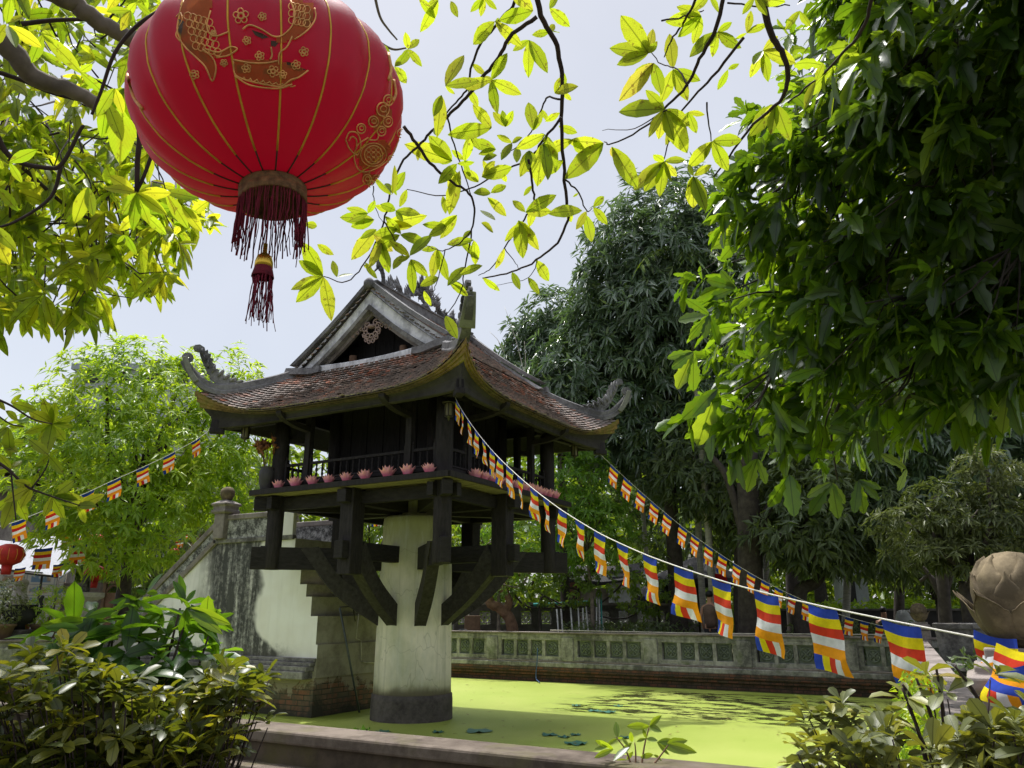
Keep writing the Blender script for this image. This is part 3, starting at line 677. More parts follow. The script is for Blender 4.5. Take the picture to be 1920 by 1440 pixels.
# gables
for k in (0, 2):
    y_ = -1.52
    def band(oz, iz, y0, y1, mat, name, bot=5.66, par=roof, hw=1.76):
        # inverted V between two heights at the apex; legs reach the skirt
        sl_ = .755; b = RMB(k)
        for s_ in (-1, 1):
            def xat(z_ap, z_): return min(1.72, (z_ap-z_)/sl_)
            zb = bot; p = [(0, oz), (s_*xat(oz, zb), zb), (s_*max(0, xat(iz, zb)), zb), (0, iz)]
            curved = [(0, oz)]+[(s_*(xat(oz, zb)*t+.07*math.sin(t*math.pi)*-1*0), oz+(zb-oz)*t-.05*math.sin(t*math.pi)) for t in (.25, .5, .75)]+[p[1], p[2]]+[(s_*xat(iz, zb)*t, iz+(zb-iz)*t-.05*math.sin(t*math.pi)) for t in (.75, .5, .25)]+[(0, iz)]
            vs = [(x_, y0, z_) for x_, z_ in curved]+[(x_, y1, z_) for x_, z_ in curved]; n_ = len(curved)
            fs = [(i, (i+1) % n_, n_+(i+1) % n_, n_+i) for i in range(n_)]
            h_ = n_//2
            for i in range(h_-1):
                fs += [(i, i+1, n_-2-i, n_-1-i), (n_+i, n_+n_-1-i, n_+n_-2-i, n_+i+1)]
            b.add(vs, fs)
        return b.build(name, mat, par)
    gb = bpy.data.objects.new('gable', None); COL.objects.link(gb); gb.parent = roof; 
    band(7.17, 7.08, -1.64, -1.40, M['ridge'], 'gable_cap', bot=5.87, par=pg).parent = roof
    band(7.08, 6.71, -1.56, -1.46, M['gable'], 'gable_plaster_band', bot=5.74, par=pg).parent = roof
    band(6.71, 6.62, -1.60, -1.47, M['slab'], 'gable_moulding', par=pg).parent = roof
    band(6.62, 6.55, -1.50, -1.44, M['oldstone'], 'gable_inner_moulding', par=pg).parent = roof
    bpy.data.objects.remove(gb)
    b = RMB(k)
    for i in range(14):
        x0 = -1.4+2.8*i/14; zt = max(5.62, 6.72-.755*abs(x0+.1)); b.box(x0, x0+.195, -1.12-(.01 if i % 2 else 0), -1.08, 5.5, zt)
    b.build('gable_back_planks', M['panel'], roof)
    b = RMB(k)   # curved sill
    b.sweep([(x_, -1.53, 5.68+.045*(x_/1.1)**2) for x_ in np.linspace(-1.15, 1.15, 13)], [(-.05, -.06), (.05, -.06), (.05, .05), (.03, .07), (-.05, .07)])
    b.build('gable_sill', M['gable'], roof)
    for s_ in (-1, 1):
        b = RMB(k); b.sweep(smooth_path([(s_*1.0, -1.60, 5.69), (s_*1.2, -1.63, 5.67), (s_*1.45, -1.66, 5.70), (s_*1.75, -1.66, 5.74)], 4), [(-.07, -.05), (.07, -.05), (.07, .06), (-.04, .07)])
        b.build('gable_foot_scroll', M['ridge'], roof)
    b = RMB(k)   # fretwork boss
    def curl(cx_, cz_, r_, a0, turns, wd=.014):
        pts = [];
        for i in range(18):
            t = i/17; an = a0+turns*2*math.pi*t; rr_ = r_*(1-.75*t); pts.append((cx_+rr_*math.cos(an), -1.5, cz_+rr_*math.sin(an)))
        b.tube(pts, wd, 6)
    cz = 6.29
    b.lathe([(.0, -.02), (.06, -.02), (.075, 0), (.06, .03), (0, .04)], (0, -1.5, cz+.04), 14)
    for i in range(9):
        an = -math.pi/2+(i-4)*.62; curl(.14*math.cos(an), cz+.13*math.sin(an)-.0, .065, an, 1.2)
    for i in range(6):
        an = -math.pi/2+(i-2.5)*.5; curl(.2*math.cos(an)*.8, cz-.02+.2*math.sin(an), .045, an+2, -1.2, .011)
    for s_ in (-1, 1):
        for i in range(3): curl(s_*(.23+.09*i), cz+.03-.045*i, .045-.006*i, s_*1.0, 1.1, .01)
    b.build('carved_boss', M['carved'], roof)
# small rafters glimpsed in the gable mouths
b = MB()
for s_ in (-1, 1):
    for yy in (-1.3, 1.3): b.tube([(s_*.55, yy, 5.6), (s_*.55, yy, 5.95)], .07, 10)
b.build('king_post', M['brownbark'], roof)

# weeds rooted in the ridge mortar
b = MB()
for (x_, y_, x2, y2) in [(985, 708, 946, 575), (984, 706, 983, 640), (967, 700, 966, 684), (945, 660, 918, 622), (990, 706, 962, 690)]:
    p0 = PL(x_, y_, (0, 1, 0), 1.5); p1 = PL(x2, y2, (0, 1, 0), 1.5); b.tube(smooth_path([p0, (p0+p1)/2+(.02, 0, .04), p1], 4), np.linspace(.008, .003, 9), 4)
b.build('ridge_weeds', M['cond'], roof)
# ================================================================== THINGS ON THE PAGODA
def petal_grid(L_, W_, r0, lean, curl_, n=7, m=5, thick=None):
    """petal rising from radius r0 outward (+x), as grid (n,m,3)"""
    g = np.zeros((n, m, 3))
    for i in range(n):
        t = i/(n-1); wd = W_*math.sin(min(1, t*.9+.16)*math.pi)**.8*(1-t**6); 
        x_ = r0+L_*(math.sin(lean)*t+curl_*t*t*t); z_ = L_*(math.cos(lean)*t)
        for j in range(m):
            u = (j/(m-1)-.5)*2; g[i, j] = (x_-.5*wd*.55*u*u, wd*.5*u, z_+.0)
    return g
def turn(g, a):
    c, s = math.cos(a), math.sin(a); o = g.copy(); o[..., 0] = g[..., 0]*c-g[..., 1]*s; o[..., 1] = g[..., 0]*s+g[..., 1]*c; return o
lot_me = []
for v in range(3):
    b = MB()
    for i in range(8): b.grid(turn(petal_grid(.15, .115, .045, .50+rng.uniform(-.05, .05), .02), i*2*math.pi/8+v))
    for i in range(7): b.grid(turn(petal_grid(.17, .115, .03, .26+rng.uniform(-.06, .06), .0), i*2*math.pi/7+.4+v))
    for i in range(4): b.grid(turn(petal_grid(.155, .095, .008, .10, .0), i*math.pi/2+v))
    b.lathe([(.0, -.002), (.05, 0), (.045, .02), (.01, .03)], n=12)
    o = b.build('lotus_flower', M['petal'], fix=False); lot_me.append(o)
def put_lotus(i, loc, label, grp):
    o = lot_me[i] if i < 3 else lot_me[i % 3].copy()
    if i >= 3: COL.objects.link(o)
    o.location = loc; o.rotation_euler = (rng.uniform(-.05, .05), rng.uniform(-.05, .05), rng.uniform(0, 6)); s_ = rng.uniform(.95, 1.18); o.scale = (s_, s_, s_)
    tag(o, label, 'lotus flower', grp)
n_ = 0
xs = [-1.50, -1.12, -.75, -.40, -.03, .35, .785, 1.17, 1.55]
for i, x_ in enumerate(xs):
    put_lotus(n_, (x_, -1.87, DK), 'pink artificial lotus flower on the front left deck edge, %s from the clay vase' % ORD[i], 'pink lotus flowers lined up on the deck edge'); n_ += 1
ys = [-1.08, -.85, -.62, -.40, -.1, .15, .42, .62, .80, .98, 1.16, 1.34, 1.60]
for i, y_ in enumerate(ys):
    put_lotus(n_, (1.87, y_, DK), 'pink artificial lotus flower on the right deck edge, %s from the near corner column' % ORD[i], 'pink lotus flowers lined up on the deck edge'); n_ += 1
# vase with dried lotus stems
vx, vy = -1.80, -1.86
t = thing('clay_vase', (vx, vy, DK), 'tall dark clay vase on the left corner of the deck', 'vase')
MB().lathe([(.085, DK), (.095, DK+.03), (.12, DK+.14), (.135, DK+.24), (.13, DK+.32), (.105, DK+.365), (.115, DK+.385), (.12, DK+.395), (.10, DK+.393), (.085, DK+.34)], (vx, vy, 0), 24).build('vase_body', M['vase'], t)
t = thing('dried_bouquet', (vx, vy, DK+.36), 'bunch of brown dried lotus pods and stems standing in the clay vase', 'dried flowers')
b = MB(); b2 = MB()
for i in range(16):
    a = rng.uniform(0, 6.28); r_ = rng.uniform(.05, .2); h = rng.uniform(.32, .5); top = np.array((vx+r_*math.cos(a), vy+r_*math.sin(a), DK+.36+h))
    b.tube([(vx+.03*math.cos(a), vy+.03*math.sin(a), DK+.2), (vx+.5*r_*math.cos(a), vy+.5*r_*math.sin(a), DK+.36+h*.5), top], .005, 5)
    b2.lathe([(.006, -.03), (.03, .0), (.045, .03), (.03, .04), (.0, .035)], top, 8)
    for j in range(4):
        p_ = top+rng.normal(size=3)*.02; b2.tube([p_, p_+rng.normal(size=3)*.035, p_+rng.normal(size=3)*.05], [.012, .022, .004], 5)
b.build('dried_stems', M['stem'], t); b2.build('dried_heads', M['dried'], t)
# eave lanterns
q = NM('lantern_glass', .4, .4); q.base((.16, .14, .09)); M['lglass'] = q.m
M['iron'] = simple('dark_bronze', (.05, .045, .035), .5, .3, 12, .6)
for i, (kx, ky, zt, lab) in enumerate([(1.91, -1.91, 4.78, 'near front'), (-2.12, -2.12, 4.84, 'left'), (2.08, 2.08, 4.84, 'right')]):
    t = thing('eave_lantern', (kx, ky, zt-.36), 'small dark hexagonal lantern hanging under the %s corner of the pagoda eaves' % lab, 'lantern', 'lanterns under the eaves')
    c_ = (kx, ky, zt-.36)
    MB().lathe([(.055, .02), (.06, .04), (.06, .2), (.055, .22)], c_, 6).build('glass_body', M['lglass'], t)
    b = MB().lathe([(.02, .30), (.03, .27), (.11, .235), (.115, .22), (.06, .215)], c_, 6); b.lathe([(.0, -.05), (.012, -.04), (.02, -.0), (.07, .02), (.06, .03)], c_, 6)
    for j in range(6):
        a = j*math.pi/3+.0; p_ = np.array(c_)+(.064*math.cos(a), .064*math.sin(a), 0); b.beam(p_+(0, 0, .02), p_+(0, 0, .22), .012, .012)
    b.build('lantern_frame', M['iron'], t)
    MB().tube([np.array(c_)+(0, 0, .29), np.array(c_)+(0, 0, .42)], .008, 6).build('hook', M['iron'], t)

# ================================================================== STAIRCASE BLOCK
st = thing('stone_staircase', (-3, 0, 0), 'white plastered masonry staircase with black weather stains rising towards the pagoda on the left', 'staircase')
hw = .8
steps = [(.92, 1.14, -1.40), (1.14, 1.60, -1.44), (1.60, 1.92, -1.60), (1.92, 2.13, -1.74), (2.13, 2.38, -1.90), (2.38, 3.06, -2.09), (3.06, 3.46, -2.13)]
def side_poly(y_):
    p = [(-7.6, .90)]+[(-1.40, .90)]
    pts = []
    for z0, z1, x1 in steps[:-1]: pts += [(x1, z0), (x1, z1)]
    pts += [(-2.09, 2.93)]
    p = [(-7.6, .90)]+pts+[(-4.16, 2.93), (-7.6, .42+.0)]
    return p
pp = []
for z0, z1, x1 in steps: pp += [(x1, z0), (x1, z1)]
poly = [(-7.7, .90)]+[(x_, z_) for x_, z_ in pp if z_ <= 2.95]+[(-2.09, 2.93), (-4.14, 2.93), (-6.9, .95)]
# body in slices so each stretch stays convex
b = MB(); b2 = MB()
for z0, z1, x1 in steps[:-1]:
    z1 = min(z1, 2.93)
    xl0 = -4.14-(2.93-z0)/.735; xl1 = -4.14-(2.93-z1)/.735
    v = [(xl0, -hw, z0), (x1, -hw, z0), (x1, hw, z0), (xl0, hw, z0), (xl1, -hw, z1), (x1, -hw, z1), (x1, hw, z1), (xl1, hw, z1)]
    b.add(v, [(0, 1, 5, 4), (2, 3, 7, 6), (3, 0, 4, 7)]); b2.add([v[1], v[2], v[6], v[5]], [(0, 1, 2, 3)])
    b2.add([(x1, -hw, z1), (x1, hw, z1), (x1-.25, hw, z1), (x1-.25, -hw, z1)], [(0, 1, 2, 3)])
b.build('side_wall', M['stairwall'], st, fix=False); b2.build('stepped_end', M['endface'], st, fix=False)
MB().box(-4.14, -2.2, -hw+.02, hw-.02, 2.90, 2.935).build('landing', M['slab'], st)
MB().box(-7.6, -1.43, -hw-.0, hw, -.5, .62).build('brick_base', M['brickdark'], st)
b = MB(); b.box(-7.6, -1.47, -hw-.24, hw+.1, .60, .72); b.box(-7.6, -1.44, -hw-.19, hw+.08, .72, .80); b.box(-7.6, -1.42, -hw-.12, hw+.05, .80, .86); b.box(-7.6, -1.405, -hw-.04, hw+.02, .86, .925)
b.build('base_moulding', M['slab'], st, bevel=.012)
b = MB(); b.box(-1.50, -1.398, -hw-.002, hw+.1, .615, .918); b.build('end_footing', M['endface'], st, fix=False)
for s_ in (-1, 1):
    y0 = s_*hw
    MB().box(-4.18, -2.11, y0-.05, y0+.05, 2.91, 2.99).build('landing_ledge', M['slab'], st, bevel=.01)
    MB().box(-4.0, -2.55, y0-.03, y0+.03, 2.99, 3.34).build('relief_panel', M['carvedslab'], st)
    MB().box(-2.55, -2.13, y0-.045, y0+.045, 2.99, 3.47).build('end_panel', M['stairwall'], st, bevel=.01)
    MB().box(-4.0, -2.55, y0-.06, y0+.06, 3.34, 3.44).build('landing_coping', M['oldstone'], st, bevel=.015)
    px_ = -3.97
    po = MB(); po.box(px_-.14, px_+.14, y0-.14, y0+.14, 2.99, 3.46).build('newel_post', M['oldstone'], st, bevel=.015)
    po = MB(); po.lathe([(.15, 3.46), (.19, 3.49), (.19, 3.53), (.165, 3.54), (.165, 3.60), (.20, 3.63), (.20, 3.66), (.13, 3.70), (.08, 3.73)], (px_, y0, 0), 4)
    cp = po.build('post_cap', M['oldstone'], st, bevel=.008)
    b = MB().lathe([(.07, 3.72), (.10, 3.76), (.135, 3.83), (.135, 3.90), (.10, 3.96), (.05, 3.985), (0, 3.99)], (px_, y0, 0), 20)
    for i in range(6):
        g = turn(petal_grid(.24, .15, .085, .28, -.22, 8, 5), i*math.pi/3+.3); g = g+np.array((px_, y0, 3.735)); b.grid(g)
    b.build('lotus_bud', M['lotusstone'], st)
    # sloping balustrade: wall, top rail, lower moulding
    p0 = np.array((-4.12, y0, 0)); sl_ = .735
    def slope(z_off, dz, hwid, name, mat, x0=-4.12, x1=-7.2):
        z0_ = 2.99+z_off; z1_ = z0_-(x0-x1)*sl_
        MB().prism([(x0, y0, z0_), (x0, y0, z0_+dz), (x1, y0, z1_+dz), (x1, y0, z1_)], (0, hwid, 0)).build(name, mat, st, bevel=.01)
    slope(-.08, .12, .05, 'lower_slope_moulding', M['oldstone']); slope(.04, .20, .03, 'slope_wall', M['carvedslab']); slope(.24, .13, .065, 'slope_rail', M['oldstone'])
b = MB()
for i in range(12):
    x0 = -4.14-i*.26; b.box(x0-.27, x0, -hw+.03, hw-.03, 1.0, 2.93-.19*(i+1)+.0)
b.build('stair_treads', M['slab'], st)
# pipes
o = MB().tube([PL(668, 1340, (1, 0, 0), -1.2), PL(637, 1137, (1, 0, 0), -1.33)], .018, 8); 
pth = [PL(675, 1342, (1, 0, 0), -1.22), PL(637, 1140, (1, 0, 0), -1.3)]
o = MB().tube(pth, .018, 8).build('leaning_pipe', M['metal']); tag(o, 'thin grey metal pipe leaning on the stepped stair wall beside the pillar', 'pipe')
c1 = [PL(673, 1150, (1, 0, 0), -1.36), PL(668, 1197, (1, 0, 0), -1.37), PL(677, 1201, (1, 0, 0), -1.37), PL(678, 1240, (1, 0, 0), -1.37), PL(683, 1242, (1, 0, 0), -1.37), PL(705, 1243, (1, 0, 0), -1.37)]
o = MB().tube(c1, .011, 6).build('cable_conduit', M['cond']); tag(o, 'pale thin conduit running down the shaded end of the stair wall', 'conduit')
c1 = [PL(637, 1138, (1, 0, 0), -1.30), PL(662, 1137, (1, 0, 0), -1.2), PL(666, 1165, (1, 0, 0), -1.2)]
o = MB().tube(c1, .013, 6).build('pipe_bracket', M['iron']); tag(o, 'short dark bent rod above the leaning pipe', 'rod')

# ================================================================== POND WALLS
def pond_wall(name, label, p0, p1, nin, zc, lattice=True, low=.0, nbay=7):
    """wall from p0 to p1 (inner face), nin points into the pond"""
    p0 = np.array((*p0, 0.)); p1 = np.array((*p1, 0.)); L_ = np.linalg.norm(p1-p0); u = (p1-p0)/L_; n = np.array((*nin, 0.))
    t = thing(name, (p0+p1)/2, label, 'wall')
    def bx(s0, s1, d0, d1, z0, z1, nm, mat, bev=.01, par=t):
        c = p0+u*(s0+s1)/2+n*(d0+d1)/2+(0, 0, (z0+z1)/2); return MB().obox(c, u*(s1-s0)/2, n*(d1-d0)/2, (0, 0, (z1-z0)/2)).build(nm, mat, par, bevel=bev)
    bx(0, L_, -.30, -.02, -.5, .16, 'lower_brickwork', M['brick'], 0)
    bx(0, L_, -.30, .03, .16, .245, 'brick_course', M['brick'], 0); bx(0, L_, -.30, .07, .245, .34, 'brick_course', M['brick'], 0)
    bx(0, L_, -.28, .05, .34, .46, 'plinth', M['wallstone'], .02); bx(0, L_, -.26, .02, .46, .50, 'plinth_ledge', M['coping'], .012)
    bx(0, L_, -.20, -.0, 1.045, zc-.035, 'top_beam', M['wallstone'], .015); bx(-.02, L_+.02, -.23, .035, zc-.035, zc+.01, 'coping', M['coping'], .012)
    bay = L_/nbay
    for i in range(nbay+1):
        s_ = min(max(i*bay, .16), L_-.16); bx(s_-.16, s_+.16, -.21, .025, .50, 1.05, 'pier', M['wallstone'], .012)
    for i in range(nbay):
        s0 = i*bay+.16+(.0 if i else .16); s1 = (i+1)*bay-.16-(0 if i < nbay-1 else .16); wv = s1-s0
        bx(s0, s1, -.17, -.01, .50, .60, 'panel_sill', M['wallstone'], .006); bx(s0, s1, -.17, -.005, .98, 1.05, 'panel_head', M['wallstone'], .006)
        bx(s0, s0+.10, -.16, -.02, .60, .98, 'panel_jamb', M['wallstone'], 0); bx(s1-.10, s1, -.16, -.02, .60, .98, 'panel_jamb', M['wallstone'], 0)
        a0 = s0+.10; cw = (s1-.10-a0)/4
        for j in range(1, 4): bx(a0+j*cw-.042, a0+j*cw+.042, -.15, -.015, .60, .98, 'mullion', M['wallstone'], 0)
        for j in range(4):      # glazed openwork tile: ring and cross
            c = p0+u*(a0+(j+.5)*cw)+n*-.07+(0, 0, .79); h = .19; wd = cw/2-.042; b = MB()
            b.obox(c-n*.03, u*wd, n*.01, (0, 0, h))
            r_ = min(wd, h)-.03; th = np.linspace(0, 2*math.pi, 17)
            b.tube([c+u*math.cos(a)*r_+np.array((0, 0, math.sin(a)*r_)) for a in th], .018, 5)
            for a in (math.pi/4, 3*math.pi/4): b.tube([c-(u*math.cos(a)+np.array((0, 0, math.sin(a))))*r_, c+n*.012, c+(u*math.cos(a)+np.array((0, 0, math.sin(a))))*r_], .016, 5)
            for a in range(4): q_ = c+(u*math.cos(a*math.pi/2)+np.array((0, 0, math.sin(a*math.pi/2))))*r_*.6; b.tube([q_-n*.02, q_+n*.015], .028, 6)
            b.build('glazed_tile', M['glazed'], t)
    return t
pond_wall('pond_wall', 'long weathered grey wall with green glazed tile panels across the far pond side', (PX0, PY1), (PX1, PY1), (0, -1), 1.165, nbay=7)
pond_wall('pond_wall', 'weathered wall with pale coping running away along the right side of the pond', (8.16, -7.7), (7.13, PY1), (-.998, -.07), 1.10, nbay=7)
pond_wall('pond_wall', 'old mossy balustrade wall on the left side of the pond behind the staircase', (PX0, PY0), (PX0, PY1), (1, 0), 1.165, nbay=6)
nw = thing('pond_wall', (0, -7.9, 0), 'low brown stepped wall with pale coping along the near edge of the pond', 'wall')
x0, x1 = -9.5, 8.2
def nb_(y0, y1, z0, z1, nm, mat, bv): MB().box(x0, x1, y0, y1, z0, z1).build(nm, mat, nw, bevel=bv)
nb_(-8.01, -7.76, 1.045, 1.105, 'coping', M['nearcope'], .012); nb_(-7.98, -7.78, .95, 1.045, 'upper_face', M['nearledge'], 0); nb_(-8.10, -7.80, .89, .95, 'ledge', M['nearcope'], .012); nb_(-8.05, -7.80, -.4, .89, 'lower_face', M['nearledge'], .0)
# corner posts with stone lotuses
def stone_lotus(b, bg, c, R_, a0=0.):
    c = np.array(c, float)
    prof = [(.20, 0), (.30, .06), (.42, .25), (.50, .5), (.53, .80), (.49, 1.08), (.37, 1.28), (.2, 1.39), (0, 1.42)]
    b.lathe([(r_*R_, z_*R_) for r_, z_ in prof], c, 36)
    def pet(az, z0, h, W_, rr_, flare, pr2=None):
        n, m = 12, 11; g = np.zeros((n, m, 3))
        for i in range(n):
            t = i/(n-1); zz = z0+h*t
            rb = np.interp(zz/1.0, [p_[1] for p_ in prof], [p_[0] for p_ in prof])
            r_ = (rb+rr_)*(1-flare[0])+flare[0]*(.30+.46*t)+flare[1]*t**2.5
            if pr2: r_ = float(np.interp(t, *pr2))
            wd = W_*(math.sin(min(1, .27+.70*t)*math.pi)**.55)*(1-t**9)
            if i == n-1: wd = .02
            for j in range(m):
                u = (j/(m-1)-.5)*2; an = az+u*wd; r2 = r_-.03*u*u*(1+flare[1]*3)
                g[i, j] = (r2*math.cos(an), r2*math.sin(an), zz-.10*h*t*u*u*(1 if t > .7 else 0))
        b.grid(g*R_+c); b.grid((g*np.array((.955, .955, 1)))*R_+c)
        # rim
        rim = np.concatenate([g[:, 0], g[-1:, m//2], g[::-1, -1]])*R_+c; b.tube(rim*1.0, .009*R_, 5)
        for u_ in (-.5, 0, .5):     # carved veins
            ln = []
            for i in range(3, n-1):
                t = i/(n-1); j = (m-1)/2*(1+u_*(1-t**3*.8)); j0 = int(j); fr = j-j0; p_ = g[i, j0]*(1-fr)+g[i, min(m-1, j0+1)]*fr; ln.append(p_*np.array((1.018, 1.018, 1))*R_+c)
            bg.tube(ln, .016*R_, 4)
    for i in range(6): pet(a0+i*math.pi/3+.52, .50, .86, .48, .05, (0, .03))
    for i in range(6): pet(a0+i*math.pi/3, .12, .98, .55, .05, (0, .05))
    for i in range(6): pet(a0+i*math.pi/3+.52, .0, .84, .56, .03, (0, .1), ([0, .12, .3, .55, .8, .92, 1], [.22, .38, .52, .62, .69, .75, .83]))
def corner_post(c, R_, zt, label, a0):
    t = thing('lotus_corner_post', (c[0], c[1], Z), label, 'post', 'corner posts with stone lotuses')
    MB().box(c[0]-.16, c[0]+.16, c[1]-.16, c[1]+.16, Z, zt-.16).build('post_shaft', M['coping'], t, bevel=.015)
    MB().lathe([(.17, zt-.16), (.20, zt-.14), (.20, zt-.10), (.17, zt-.09), (.17, zt-.06), (.13, zt-.05), (.13, zt)], (c[0], c[1], 0), 4).build('post_cap', M['coping'], t, bevel=.008)
    b = MB(); bg = MB(); stone_lotus(b, bg, (c[0], c[1], zt), R_, a0)
    l = b.build('stone_lotus', M['lotusstone'], t, fix=False); bg.build('carved_veins', M['groove'], l)
corner_post((7.27, 7.3), .26, 1.47, 'small distant sandstone lotus bud on the far right corner post of the pond', .3)
NB = P(1919, 1214, 3.6)
corner_post((NB[0], NB[1]), .247, NB[2], 'large close sandstone lotus bud with flared petals above the bundled flags', .35)
print('near lotus at', NB)

# ================================================================== FLAGS
def flag_mesh(A, B, h, mats, blow, wavep, name='prayer_flag'):
    """flag sewn to the cord from A to B, hanging h metres; blow: sideways swing vector"""
    A = np.array(A); B = np.array(B); nc, nr = 10, 14; rows = [0, .152, .304, .456, .608, .77, 1.0]
    side = nrm(B-A); nn_ = np.cross(side, (0, 0, 1.)); ph = wavep*6.28; tw = rng.uniform(-.32, .32); sk = rng.uniform(-.06, .06)
    rr_ = []
    for k in range(6): rr_ += list(np.linspace(rows[k], rows[k+1], 3)[:-1])
    rr_.append(1.0); g = np.zeros((len(rr_), nc+1, 3))
    dn = np.array((0, 0, -1.))*math.sqrt(max(.3, 1-np.dot(blow, blow)))+blow
    ydrop = dn-.25*nrm(B-A)*(B-A)[2]/np.linalg.norm(B-A)*-1
    for i, v in enumerate(rr_):
        for j in range(nc+1):
            u = j/nc; p_ = A+(B-A)*u+dn*h*v
            amp = .011*v**.7+.003
            p_ = p_+nn_*(amp*math.sin(u*5+v*4+ph)+.012*v*math.sin(v*9+ph*2+u*2))+side*(.008*math.sin(v*3.3+ph))*v
            p_ = p_+nn_*tw*(u-.5)*v*h*.6+side*sk*v*v*h; p_[2] += -.012*math.sin(u*math.pi)*(1-v)+.03*h*v*tw*(u-.5)
            g[i, j] = p_
    b = MB(); n1 = nc+1; pts = g.reshape(-1, 3); b.v = [tuple(p_) for p_ in pts]; cols = [0, 1, 2, 3, 4]
    for i in range(len(rr_)-1):
        for j in range(nc):
            mi = i//2 if i < 10 else j//2
            b.f.append((i*n1+j, i*n1+j+1, (i+1)*n1+j+1, (i+1)*n1+j)); b.m.append(mi); b.smooth.append(True)
    return b.build(name, mats, fix=False)
def cordpts(pl, px_pts):      # photo points of a cord lying in a vertical plane
    return np.array([PL(x_, y_, pl[0], pl[1]) for x_, y_ in px_pts])
def string(A, B, pxs, spans, h, mats, lab, cordname, cordlabel, r_=.004, blow=(0, 0, 0), rowfix=None, jitter=.25):
    A = np.array(A); B = np.array(B); u = nrm((B-A)*(1, 1, 0)); n = np.cross(u, (0, 0, 1.)); c = n@A
    pts = cordpts((n, c), pxs); s_ = (pts-A)@u; o_ = np.argsort(s_); s_ = s_[o_]; pts = pts[o_]
    ss_ = np.linspace(s_[0], s_[-1], 80); path = np.stack([np.interp(ss_, s_, pts[:, i]) for i in range(3)], 1); ns_ = len(s_)
    if ns_ < 12: sp_c = smooth_path(pts, 10); path = sp_c
    if ns_ >= 12: pf = np.polyfit(s_, pts[:, 2], 5); path[:, 2] = .3*path[:, 2]+.7*np.polyval(pf, ss_)
    cd = MB().tube(path, r_, 6).build(cordname, M['cord']); tag(cd, cordlabel, 'cord')
    L_ = len(spans)
    for i, (xa, xb) in enumerate(spans):        # horizontal photo positions of the two top corners
        pj = []
        for x_ in (xa, xb):
            # point of the path whose photo column is x_
            best = None
            for k in range(len(path)-1):
                def col(p_):
                    v = p_-O; c_, sn = math.cos(-HEAD), math.sin(-HEAD); X = c_*v[0]-sn*v[1]; Y = sn*v[0]+c_*v[1]; d = Y*math.cos(PITCH)+v[2]*math.sin(PITCH); return 960+F_PX*X/d
                a_, b_ = col(path[k]), col(path[k+1])
                if min(a_, b_) <= x_ <= max(a_, b_): best = path[k]+(path[k+1]-path[k])*((x_-a_)/(b_-a_)); break
            pj.append(best if best is not None else path[-1])
        bl = np.array(blow)+u*rng.uniform(-.04, .04)+n*rng.uniform(-jitter, jitter)*.6
        o = flag_mesh(pj[0], pj[1], h*rng.uniform(.97, 1.03), mats, bl, rng.random())
        tag(o, lab(i, L_), 'flag', cordname.replace('_', ' ')+' flags')
    return path
far_px = [(850, 735), (858, 758), (880, 790), (906, 824), (935, 858), (990, 908), (1054, 958), (1090, 980), (1125, 1003), (1170, 1022), (1220, 1043), (1290, 1066), (1360, 1090), (1437, 1113), (1548, 1140), (1650, 1161), (1726, 1176), (1826, 1194), (1880, 1203)]
sp1 = [(855, 861), (865, 871), (877, 883), (890, 897), (904, 910), (919, 926), (933, 942), (950, 961), (970, 981), (994, 1008), (1018, 1030), (1047, 1062), (1078, 1096), (1115, 1135), (1156, 1178), (1205, 1232), (1264, 1300), (1335, 1371), (1413, 1460), (1515, 1568), (1651, 1727)]
lab1 = lambda i, n: 'large striped flag on the long front string, %s counting from the pagoda' % ORD[i]
NT = np.array(NB)+(0, 0, -.04)
p1 = string((1.87, -1.87, 4.75), (NT[0], NT[1], 1.5), far_px, sp1, .315, FLAG, lab1, 'front_flag_string', 'white twisted cord from the pagoda corner to the big stone lotus', .0042, blow=(.0, -.0, 0), jitter=.12)
px2 = [(1112, 838), (1146, 872), (1175, 898), (1225, 942), (1275, 985), (1325, 1022), (1375, 1055), (1425, 1085), (1480, 1113), (1535, 1138), (1580, 1155), (1640, 1170), (1700, 1182), (1725, 1186)]
xs2 = [1145, 1170, 1196, 1220, 1245, 1274, 1297, 1322, 1348, 1375, 1402, 1428, 1453, 1479, 1505, 1533, 1558, 1586, 1614, 1642]
string((2.6, 2.6, 4.7), (7.25, 7.25, 1.45), px2, [(x_, x_+15) for x_ in xs2], .345, FLAG2, lambda i, n: 'small striped flag on the far right string, %s counting from the pagoda roof' % ORD[i], 'back_flag_string', 'thin cord from the right roof corner down to the far corner post', .004, blow=(-.20, -.10, 0), jitter=.05)
px3 = [(400, 800), (372, 822), (318, 852), (268, 876), (214, 900), (160, 925), (100, 950), (30, 978), (-20, 992)]
A3 = np.array((-2.6, -2.6, 4.72)); B3 = P(-20, 992, 12.0)
string(A3, B3, px3, [(359, 375), (306, 328), (256, 279), (201, 226), (152, 177), (85, 111), (22, 50)], .28, FLAG2, lambda i, n: 'striped flag on the left string, %s counting from the pagoda roof' % ORD[i], 'left_flag_string', 'thin cord from the left roof corner out over the garden', .004, blow=(.12, .05, 0), jitter=.05)
